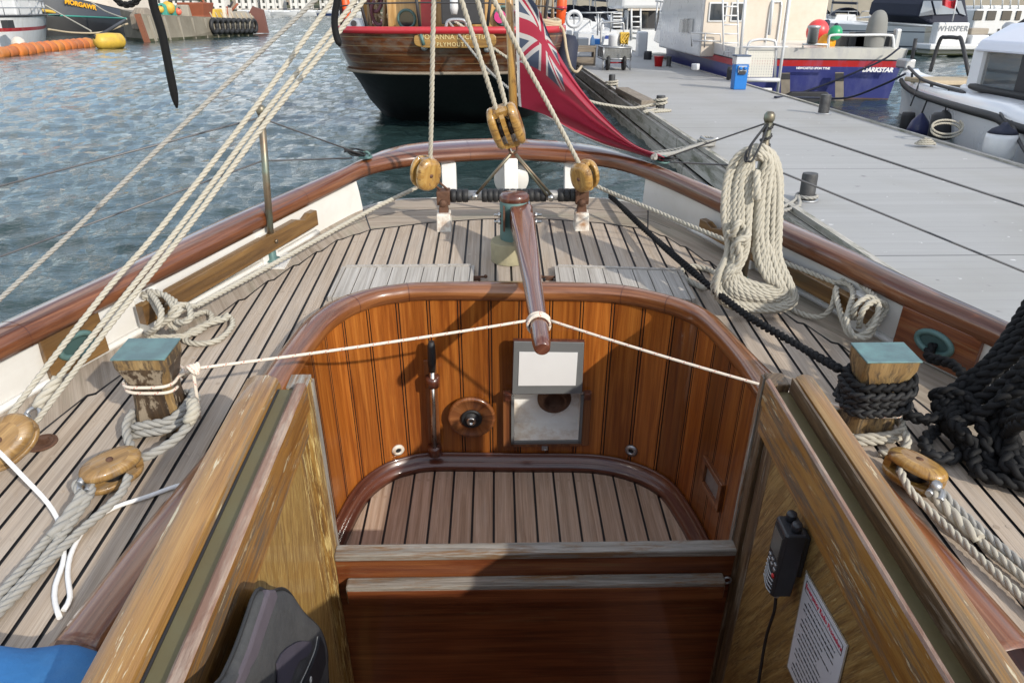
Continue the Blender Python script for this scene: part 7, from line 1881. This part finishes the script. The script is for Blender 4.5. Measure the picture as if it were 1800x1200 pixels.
# second finger pontoon with mooring clutter
part_f = solo('finger_pontoon', M().box(V((wy(1040, 80, 30).x + 1.2, 30, .2)), (5.0, 2.4, .45)), H['waler'], 'grey finger pontoon crossing behind the step box', 'pontoon', 'w', bevel=.02)
for i, (px, py, w_, h_, mt, nm, lab) in enumerate(((1001, 62, 9, 17, 'gel', 'fender_board', 'white fender board standing by the yacht sterns'), (1013, 63, 8, 15, 'gel', 'fender_board', 'white fender board leaning beside its twin at the yacht sterns'), (1025, 74, 20, 14, 'alu', 'dock_locker', 'grey slatted dock locker behind the step box'), (1050, 74, 12, 10, 'bluep', 'plastic_crate', 'blue plastic crate behind the trolley'))):
    m = M(); box_w(m, px - w_ / 2, py - h_ / 2, px + w_ / 2, py + h_ / 2, 29.2, .5); solo(nm, m, H[mt], lab, nm.replace('_', ' '), 'w', bevel=.03)
c = wy(1009, 34, 30.5)
solo('life_ring', M().tube([c + V((.26 * cos(g), 0, .26 * sin(g))) for g in [2 * pi * i / 20 for i in range(20)]], .075, 8, closed=True), H['gel'], 'white life ring hung on the yacht rail', 'life ring', 'w')

# ---------------------------------------------------------------- left side: barge, black ship, fishing boat, floats
YB = 54
BG = thing('barge', 'old concrete grey barge with tyres along its side and gear piled on deck', 'barge', V((wy(330, 70, 60).x, 60, 0)), 'w')
pA, pB, pC, pD = wz(222, 70, 0), wz(262, 74, 0), wz(443, 62, 0), wz(430, 50, 0)
topz = wy(262, 25, pB.y).z
top = [V((wy(213, 30, pA.y + 1).x, pA.y + 1, topz + .3)), V((pB.x - .3, pB.y, topz)), V((pC.x + .4, pC.y, wy(443, 34, pC.y).z)), V((pC.x * 1.14 - 1, pC.y * 1.14, wy(443, 34, pC.y).z)), V((pA.x - 2, pA.y + 14, topz))]
bot = [V((pA.x, pA.y, -.4)), V((pB.x, pB.y, -.4)), V((pC.x, pC.y, -.4)), V((pC.x * 1.14 - 1, pC.y * 1.14, -.4)), V((pA.x, pA.y + 14, -.4))]
part('hull', M().loft([bot, top], True, True, smooth=False), bands('stained concrete', [(-1, (.05, .055, .025)), (.18, (.27, .24, .185))], rough=.85, var=.25, scale=.35, dirt=(.13, .11, .08), damt=.7, dscale=.3, coat=0), BG)
for k in range(9):
    q = V(pB).lerp(V(pC), (k + .5) / 9.0); qt = V(top[1]).lerp(V(top[2]), (k + .5) / 9.0)
    part('hull_rib', M().bar(q + V((0, -.05, 0)), qt + V((0, -.05, -.1)), .25, .12, (0, -1, 0)), H['stone'], BG)
part('rubbing_iron', M().bar(V((pB.x - .05, pB.y - .1, -.2)), V((pB.x - .4, pB.y - .1, topz)), .32, .3, (0, 1, 0)), plain('rust plate', (.20, .075, .04), .8, var=.3, scale=1), BG)
dA, dB = V(pB).lerp(V(pC), .56), V(pB).lerp(V(pC), 1.0)
for k in range(9):
    q = dA.lerp(dB, k / 8); zt_ = wy(400, 46, q.y).z
    t_ = thing('tyre', 'black tyre hung on the barge side', 'tyre', V((q.x, q.y - .35, zt_ - .6)), 'w', 'tyre fenders along the barge'); t_['label'] = 'black tyre fender in the row hung along the barge end'
    part('ring', M().tube([V((q.x + .30, q.y - .1, zt_ + .46 * sin(g))) + (V(pC) - V(pB)).normalized() * (.46 * cos(g)) for g in [2 * pi * i / 20 for i in range(20)]], .16, 10, closed=True), MAT['black_rubber'], t_)
    part('hanger', M().tube([V((q.x + .3, q.y - .1, zt_ + .5)), V((q.x + .1, q.y - .1, zt_ + 1.0))], .05, 5), H['tan'], t_)
q = wy(456, 50, pC.y + 4); part('rudder', M().prism([V((q.x - .9, q.y, .05)), V((q.x + .7, q.y, .05)), V((q.x + .5, q.y, 2.0)), V((q.x - .4, q.y, 2.3)), V((q.x - .9, q.y, 1.6))], V((0, .5, 0))), plain('rust rudder', (.16, .07, .055), .8, var=.2, scale=1), BG)
gear = [('buoy', 'buoy', 'big yellow buoy on the barge deck', 'yellow', 296, 14, 11), ('buoy', 'buoy', 'smaller yellow buoy beside the big one on the barge', 'yellow', 282, 17, 6), ('buoy', 'buoy', 'coral pink buoy on the barge deck', 'coral', 313, 21, 6), ('buoy', 'buoy', 'small coral buoy near the barge middle', 'coral', 343, 24, 5)]
H['coral'] = plain('coral buoy', (.70, .14, .09), .45, var=.1)
YG = pB.y + 5
def yg(px): return pB.y + (px - 262) / 181 * (pC.y - pB.y) + 3.0
for nm, cat, lab, mt, px, py, r_ in gear:
    c = wy(px, py, yg(px)); r = (wy(px + r_, py, yg(px)) - c).x
    t_ = thing(nm, lab, cat, c - V((0, 0, r)), 'w', 'buoys on the barge deck'); part('ball', M().ball(c, r, 16, 10), H[mt], t_); part('eye', M().lathe([(r * .35, r * .9), (r * .2, r * 1.3), (0, r * 1.3)], c, (.4, 0, .9), 10), H['dark'], t_)
for k, (px0, py0, px1, py1, mt, nm, lab) in enumerate(((328, 5, 362, 27, 'rustp', 'hopper', 'rust red steel hopper on the barge deck'), (318, 9, 338, 25, 'stone', 'fuel_tank', 'grey tank beside the rust red hopper'), (345, 22, 380, 32, 'bluep', 'pallet_box', 'blue pallet box on the barge deck'), (376, 16, 384, 30, 'yellow', 'steel_bin', 'yellow bin among the barge machinery'), (390, 14, 402, 30, 'cream', 'generator', 'cream generator among the barge machinery'), (404, 20, 440, 30, 'stone', 'sand_heap', 'tan covered heap at the barge end'), (238, 14, 262, 28, 'crate', 'timber_stack', 'brown timber stack at the near barge corner'), (283, 6, 300, 10, 'green', 'net_heap', 'green net heap behind the yellow buoys'))):
    H.setdefault('rustp', plain('rust red steel', (.26, .075, .035), .7, var=.3, scale=1)); H.setdefault('green', plain('green netting', (.05, .28, .22), .8, var=.3))
    m = M()
    yy_ = yg((px0 + px1) / 2) + (k % 3) * .8; a, b = wy(px0, py1, yy_), wy(px1, py0, yy_); w_, h_ = b.x - a.x, b.z - a.z; cc_ = V(((a.x + b.x) / 2, a.y, a.z))
    tp_ = {'hopper': 1.25, 'sand_heap': .45, 'timber_stack': .5, 'net_heap': .6}.get(nm, .94)
    m.loft([[cc_ + V((x * w_ / 2 * s_, y * 1.0 * s_, z)) for x, y in ((-1, -1), (0, -1.1), (1, -1), (1.05, 0), (1, 1), (0, 1.05), (-1, 1), (-1.05, 0))] for z, s_ in ((-.9, 1), (0, 1.0), (h_ * .5, (1 + tp_) / 2), (h_, tp_))], smooth=False)
    solo(nm, m, H[mt], lab, nm.replace('_', ' '), 'w', bevel=.08)
rnd = random.Random(8)
MC = thing('winch_machine', 'dark tangle of winch machinery on the barge deck', 'winch', wy(380, 30, YG + 2), 'w')
for k in range(12):
    xq = rnd.uniform(352, 405); a = wy(xq, rnd.uniform(20, 30), yg(xq) + 1 + rnd.random()); b = a + V((rnd.uniform(-1, 1), rnd.uniform(-.5, .5), rnd.uniform(.1, 1.1)))
    part('strut', M().tube([a, b], .09, 6), H['rustp'] if k % 3 == 0 else H['dark'], MC)
part('winch_drum', M().lathe([(.2, -.8), (.6, -.8), (.6, -.65), (.35, -.6), (.35, .6), (.6, .65), (.6, .8), (.2, .8)], wy(385, 25, yg(385) + 1.5), (1, .2, 0), 16), H['rustp'], MC)

# black ship with yellow name
YK = 72
KS = thing('black_ship', 'large black hulled ship with cream superstructure and yellow name behind the barge', 'ship', wy(150, 60, YK), 'w')
ks_ = [(-40, 12), (60, 30), (120, 48), (180, 62), (262, 62)]
shr = [wy(x, y, Y_) for x, y, Y_ in ((-60, -48, 66), (80, -14, 68), (190, 12, 72), (275, 32, 80))]
shr = catmull(shr, n=5)
back_ = [p + V((-6, 24, 0)) for p in shr]
midl = [V((p.x + .2, p.y, .9 + .25 * (p.z - .9))) for p in shr]; botl = [V((p.x + .5, p.y + .3, -.5)) for p in shr]
part('hull', M().loft([shr, midl, botl], False, False), bands('black and slate hull', [(-1, (.008, .008, .009)), (1.45, (.045, .05, .062))], rough=.4, scale=.3), KS)
part('superstructure', M().loft([[p + V((0, .2, .03)) for p in shr], [p + V((-.4, .8, 2.6)) for p in shr], [p + V((-5, 14, 2.6)) for p in shr]], False, False, smooth=False), H['cream'], KS)
part('deck', M().loft([shr, back_], False, False), H['dark'], KS)
yl_ = [wy(x, y, Y_) for x, y, Y_ in ((-30, 5, 65.2), (60, 17, 67), (140, 28, 70), (212, 39, 73.5))]
part('yellow_line', M().tube(catmull(yl_, n=4), .14, 6), H['yellow'], KS)
q = wy(142, 9, 69.6); dN = (wy(165, 12, 70.6) - wy(119, 2, 68.8)).normalized()
upN = V((0, 0, 1)); upN = (upN - dN * upN.dot(dN)).normalized()
part('lettering', text_mesh('MORGAWR', q + V((.05, -.12, 0)), dN, upN, .50, .05, bold=.02), plain('yellow lettering', (.72, .36, .01), .5), KS)
q = wy(156, 20, 70.4); part('hawse_hole', M().lathe([(.16, 0), (.16, -.2), (0, -.2)], q + V((0, .2, 0)), (0, 1, 0), 12), H['dark'], KS)
for i, (pts, mt, lab) in enumerate(((([wy(80, 10, 62), wy(115, 30, 60), wy(160, 55, 57)]), 'rope', 'pale mooring line slanting down the black hull to the yellow buoy'), ([wy(85, 52, 50), wy(130, 58, 52), wy(180, 57, 54), wy(225, 42, 54.5)], 'tan', 'tan mooring line sagging over the water to the barge'), ([wy(85, 27, 60), wy(150, 30, 60), wy(222, 33, 56)], 'green', 'green mooring line running level to the barge'), ([wy(160, 4, 68), wy(185, 20, 64), wy(222, 34, 56)], 'rope', 'pale line from the black ship name to the barge'))):
    wrope('mooring_line', lab, pts, .12, mt, smooth_only=True, group='mooring lines between barge and ships')
# white fishing boat
YF = 44
FB = thing('fishing_boat', 'white fishing boat with a red stripe and deck rails behind the orange floats', 'boat', V((wy(40, 80, YF).x, YF, 0)), 'w')
c0 = wz(40, 84, 0)
prof = [(84, 24, 70), (80, 22, 76), (60, 21, 82), (20, 22, 85), (-40, 24, 88), (-120, 26, 92)]
shr2 = catmull([wy(82, 27, 60), wy(77, 27, 55), wy(58, 28, 51.5), wy(10, 29, 48), wy(-60, 30, 46), wy(-120, 31, 46)], n=4)
bot2 = catmull([wz(81, 73, -.1) , wz(72, 78, -.1), wz(52, 82, -.1), wz(8, 86, -.1), wz(-60, 88, -.1), wz(-120, 90, -.1)], n=4)
zst = wy(40, 53, 48.5).z
part('hull', M().loft([shr2, [a.lerp(b, .5) for a, b in zip(shr2, bot2)], bot2], False, False), bands('white and red hull', [(-1, (.80, .80, .80)), (zst - .09, (.42, .02, .03)), (zst + .11, (.80, .80, .80))], scale=.8, dirt=(.48, .42, .34), damt=.3), FB)
part('deck', M().loft([shr2, [p + V((-2, 6, 0)) for p in shr2]], False, False), H['alu'], FB)
part('gunwale', M().tube(shr2, .06, 6), H['dark'], FB)
for h_ in (.45, .9): part('rail', M().tube([p + V((-.1, .1, h_)) for p in shr2], .03, 6), H['alu'], FB)
for p in shr2[::2]: part('rail_post', M().tube([p + V((-.1, .1, 0)), p + V((-.1, .1, .92))], .028, 6), H['alu'], FB)
m = M(); box_w(m, -40, -20, 18, 28, 52, 3); part('wheelhouse', m, H['gel'], FB, bevel=.1)
m = M(); box_w(m, 4, 36, 12, 50, 46.2, .6); part('scupper_plate', m, H['dark'], FB)
part('fender', M().ball(wz(33, 79, .35), (.35, .35, .4), 14, 9), H['cream'], FB)
# orange boom of floats
rnd = random.Random(2)
fa, fb_ = wz(-6, 95, .12), wz(158, 78, .12)
for k in range(13):
    a, b = fa.lerp(fb_, k / 13), fa.lerp(fb_, (k + .93) / 13); d = b - a
    r = .38 if k > 1 else .30
    solo('float', M().tube([a, a + d * .03, a + d * .25, a + d * .5, a + d * .75, a + d * .97, b], [r * .7, r * .93, r * .98, r * 1.03, r * .98, r * .92, r * .7], 14), plain('faded orange float', (.50 + .1 * rnd.random(), .13 + .06 * rnd.random(), .03), .6, var=.25, scale=3, dirt=(.22, .12, .06), dirt_amt=.7, dscale=1.2), 'faded orange float in the string lying along the fishing boat', 'float', 'w', 'orange floats strung in a line', grain=d)
a, b = wz(168, 76, .3), wz(217, 74, .3); d = b - a
YBU = thing('mooring_buoy', 'large yellow drum buoy floating between the orange floats and the barge', 'buoy', a.lerp(b, .5) - V((0, 0, .6)), 'w')
part('drum', M().lathe([(0, 0), (.26, .03), (.42, .2), (.46, d.length * .5), (.42, d.length - .2), (.25, d.length - .02), (0, d.length)], a + V((0, 0, .06)), d, 20), H['yellow'], YBU)
part('chain_eye', M().tube(catmull([wy(165, 66, a.y), wy(185, 57, a.y + 1), wy(205, 45, a.y + 3), wy(220, 36, 54)], n=4), .10, 6), H['dark'], YBU)

# ---------------------------------------------------------------- far shore
t = NT('hillside'); v = t.mapping('Object', (.05, .05, .05), rand=False)
n_ = t.noise(v, 1.0, 6, .65); t.set(col=t.ramp(n_, [(.35, (.045, .055, .028)), (.55, (.10, .105, .06)), (.7, (.20, .18, .13))]), rough=.95)
m = M(); rg = []
for i in range(14):
    u = i / 13; rg.append([V((-420 + 60 * j * .5, 392 + 330 * u + 12 * sin(j * .9), (.6 + 70 * u ** 1.25) * (1 + .25 * sin(j * .7 + i * .5)) if i else -1)) for j in range(36)])
m.loft(rg, False, False); solo('hillside', m, t.m, None, None, 'w', kind='structure', base=(0, 0, 0))
m = M().box(V((100, 391, .3)), (1060, 4, 1.5)); solo('quay_wall', m, H['stone'], 'long low stone quay wall along the far shore', 'wall', 'w')
rnd = random.Random(12)
def house(px, Y, w_, h_, z0, mat, lab):
    a = wy(px, 10, Y); x = a.x; d = 9
    t_ = thing('house', lab, 'house', V((x, Y, z0)), 'w', 'houses on the far shore')
    part('wall', M().box(V((x, Y + d / 2, z0 + h_ / 2 - 1)), (w_, d, h_ + 2)), mat, t_)
    part('roof', M().prism([V((x - w_ / 2 - .3, Y - .4, z0 + h_)), V((x - w_ / 2 - .3, Y + d + .4, z0 + h_)), V((x - w_ / 2 - .3, Y + d / 2, z0 + h_ + 3.2))], V((w_ + .6, 0, 0))), H['roof'], t_)
    for r_ in range(2):
        for k in range(max(2, int(w_ / 3))):
            part('window', M().box(V((x - w_ / 2 + (k + .5) * w_ / max(2, int(w_ / 3)), Y - .03, z0 + 1.5 + r_ * 2.7)), (1.1, .12, 1.4)), H['glass'], t_)
cols = ['white rendered', 'pale stone', 'cream rendered', 'white gabled']
for k in range(26):
    px = 225 + k * 17 + rnd.uniform(-4, 4); row = k % 3; 
    house(px, 396 + row * 22 + rnd.uniform(-3, 3), rnd.uniform(7, 14), rnd.uniform(4.5, 6.5), [1.6, 3.5, 6.5][row], [H['wallw'], H['wallb'], H['wallw']][k % 3 if row else 0], ['white house in the row nearest the far shore water', 'stone house just behind the waterside row on the far shore', 'white house in the highest row on the far shore'][row])
t = NT('far foliage'); v = t.mapping('Object', (.8, .8, .8)); n_ = t.noise(v, 1.0, 4, .7); t.set(col=t.ramp(n_, [(.35, (.02, .032, .012)), (.65, (.06, .085, .03))]), rough=.9); H['leaf'] = t.m
H['leaf']
for k in range(16):
    a = wy(230 + k * 27 + rnd.uniform(-8, 8), 12, 405 + rnd.uniform(-3, 30)); h_ = rnd.uniform(5, 9)
    t_ = thing('tree', 'dark green tree standing among the far shore houses', 'tree', V((a.x, a.y, 2)), 'w', 'trees on the far shore')
    part('trunk', M().tube([V((a.x, a.y, 1)), V((a.x, a.y, 2 + h_ * .5))], [.35, .2], 7), H['crate'], t_)
    m = M()
    for q in range(150):
        p = V((rnd.gauss(0, 1), rnd.gauss(0, 1), rnd.gauss(0, 1))).normalized() * (rnd.random() ** .4) * h_ * .42
        c = V((a.x, a.y, 2 + h_ * .65)) + V((p.x, p.y, p.z * .9)); s_ = rnd.uniform(.35, .8); u = V((rnd.gauss(0, 1), rnd.gauss(0, 1), rnd.gauss(0, 1))).normalized(); w_ = u.orthogonal().normalized()
        m.poly([c - u * s_, c - w_ * s_ * .6, c + u * s_, c + w_ * s_ * .6])
    part('crown', m, H['leaf'], t_)
fk = ['white', 'white and blue', 'pale grey']
for k in range(18):
    px = 425 + k * 11.5 + rnd.uniform(-4, 4); Y = 340 + rnd.uniform(-25, 30); a = wy(px, 20, Y)
    t_ = thing('moored_yacht', ['white sailing yacht moored off the far shore', 'dark blue hulled sailing yacht moored off the far shore'][k % 4 == 0], 'boat', V((a.x, Y, 0)), 'w', 'yachts moored off the far shore')
    rg = hull_pts(V((a.x - 4, Y, 0)), V((1 if k % 2 else -1, rnd.uniform(-.5, .5), 0)), 9, 3, 1.1, .4, .7, 2, .8, n=8); part('hull', M().loft(rg, True, True), H['gel'] if k % 4 else bands('blue moored hull', [(-1, (.03, .05, .14)), (.8, (.6, .6, .6))]), t_, sharp=40)
    part('cabin', M().box(V((a.x, Y, 1.5)), (3.2, 1.6, .8)), H['gel'], t_, bevel=.15)
    part('mast', M().tube([V((a.x, Y, 1)), V((a.x, Y, rnd.uniform(10, 13)))], .11, 6), H['alu'], t_)
    part('boom', M().tube([V((a.x, Y, 2.4)), V((a.x - 3.2, Y, 2.3))], .18, 6), H['navy'] if k % 2 else H['cream'], t_)
# quay and buildings behind the marina
m = M().box(V((34, 92, 1.6)), (90, 6, 4.2)); solo('stone_quay', m, H['stone'], 'brown stone quay wall behind the motor boats', 'wall', 'w')
for px, Y, w_, h_, mt, lab in ((1460, 96, 22, 7, 'wallw', 'long pale boatyard building behind the workboat'), (1600, 99, 14, 6, 'wallb', 'brown stone building behind the motor cruiser'), (1760, 97, 20, 5, 'wallb', 'low brown building behind the wheelhouse boat'), (1330, 102, 16, 8, 'wallw', 'white building hidden behind the wheelhouse'), (1120, 110, 26, 9, 'wallw', 'white building behind the flybridge yacht'), (1000, 125, 18, 9, 'wallb', 'stone building behind the yacht masts')):
    a = wy(px, 10, Y)
    t_ = thing('quay_building', lab, 'building', V((a.x, Y, 3)), 'w', 'buildings on the quay')
    part('wall', M().box(V((a.x, Y + 4, 3 + h_ / 2)), (w_, 8, h_)), H[mt], t_); part('roof', M().box(V((a.x, Y + 4, 3 + h_ + .3)), (w_ + 1, 9, .6)), H['roof'], t_)
    for k in range(int(w_ / 2.4)): part('window', M().box(V((a.x - w_ / 2 + 1.4 + k * 2.4, Y - .02, 4.9)), (1.3, .12, 1.5)), H['tint'], t_)
# ------------------------------------------------------------------ water
t = NT('harbour water')
v = t.mapping('Object', (1, 1, 1), rand=False)
n1 = t.noise(t.mapping('Object', (1, 1.7, 1), rand=False), 5.5, 6, .65, .3); n2 = t.noise(t.mapping('Object', (1, 1.6, 1), rand=False), 13, 4, .6, .2)
t.set(col=(.022, .044, .044), rough=.05, ior=1.33, spec=.36)
h = t.math('MULTIPLY_ADD', n1, 1.0, t.math('MULTIPLY', n2, .12))
t.bump(h, .42, .06)
m = M()
rows = [1.0]
while rows[-1] < 430: rows.append(rows[-1] + max(.055, rows[-1] * .0105))
NA = 300
def wave(x, y, r):
    f = 1.0 + min(.9, r / 250)
    a = mnoise.fractal(V((x * 1.5 + 3, y * 2.6, .3)), .75, 2.1, 5) * .036
    b = mnoise.noise(V((x * .28, y * .4, 4.1))) * .05
    c = (1 - abs(mnoise.noise(V((x * 1.6, y * 2.4, 9.0))))) ** 3 * .035
    return (a + b + c - .03) * f
def wav_row(r):
    out = []
    for j in range(NA + 1):
        g = radians(-46 + 92 * j / NA); x, y = r * sin(g), r * cos(g)
        out.append(V((x, y, wave(x, y, r))))
    return out
grid = [wav_row(r) for r in rows]
hullp = [MBOAT @ V((.05 + (p.x - .05) * .93, p.y - .12, -2.0)) for p in deck_edge[::4]]
def inside_hull(x, y):
    c = False; n = len(hullp); j = n - 1
    for i in range(n):
        a, b = hullp[i], hullp[j]
        if (a.y > y) != (b.y > y) and x < (b.x - a.x) * (y - a.y) / (b.y - a.y) + a.x: c = not c
        j = i
    return c
W_ = NA + 1
m.v = [p for row in grid for p in row]
for i in range(len(grid) - 1):
    for j in range(NA):
        if rows[i] < 4.6 and inside_hull(grid[i][j].x, grid[i][j].y): continue
        m.f.append((i * W_ + j, i * W_ + j + 1, (i + 1) * W_ + j + 1, (i + 1) * W_ + j)); m.uv.append([(0, 0)] * 4); m.m.append(0); m.s.append(True)
R_ = rows[-1]
# beyond the near water the same sheet runs flat to the horizon, and round behind the viewer
o = len(m.v) - W_
far = [V((2500 * sin(radians(-46 + 92 * j / NA)), 2500 * cos(radians(-46 + 92 * j / NA)), 0)) for j in range(W_)]
k0 = len(m.v); m.v += far
for j in range(NA):
    m.f.append((o + j, o + j + 1, k0 + j + 1, k0 + j)); m.uv.append([(0, 0)] * 4); m.m.append(0); m.s.append(True)
wo = solo('water', m, t.m, None, None, 'w', kind='structure', base=(0, 0, 0))
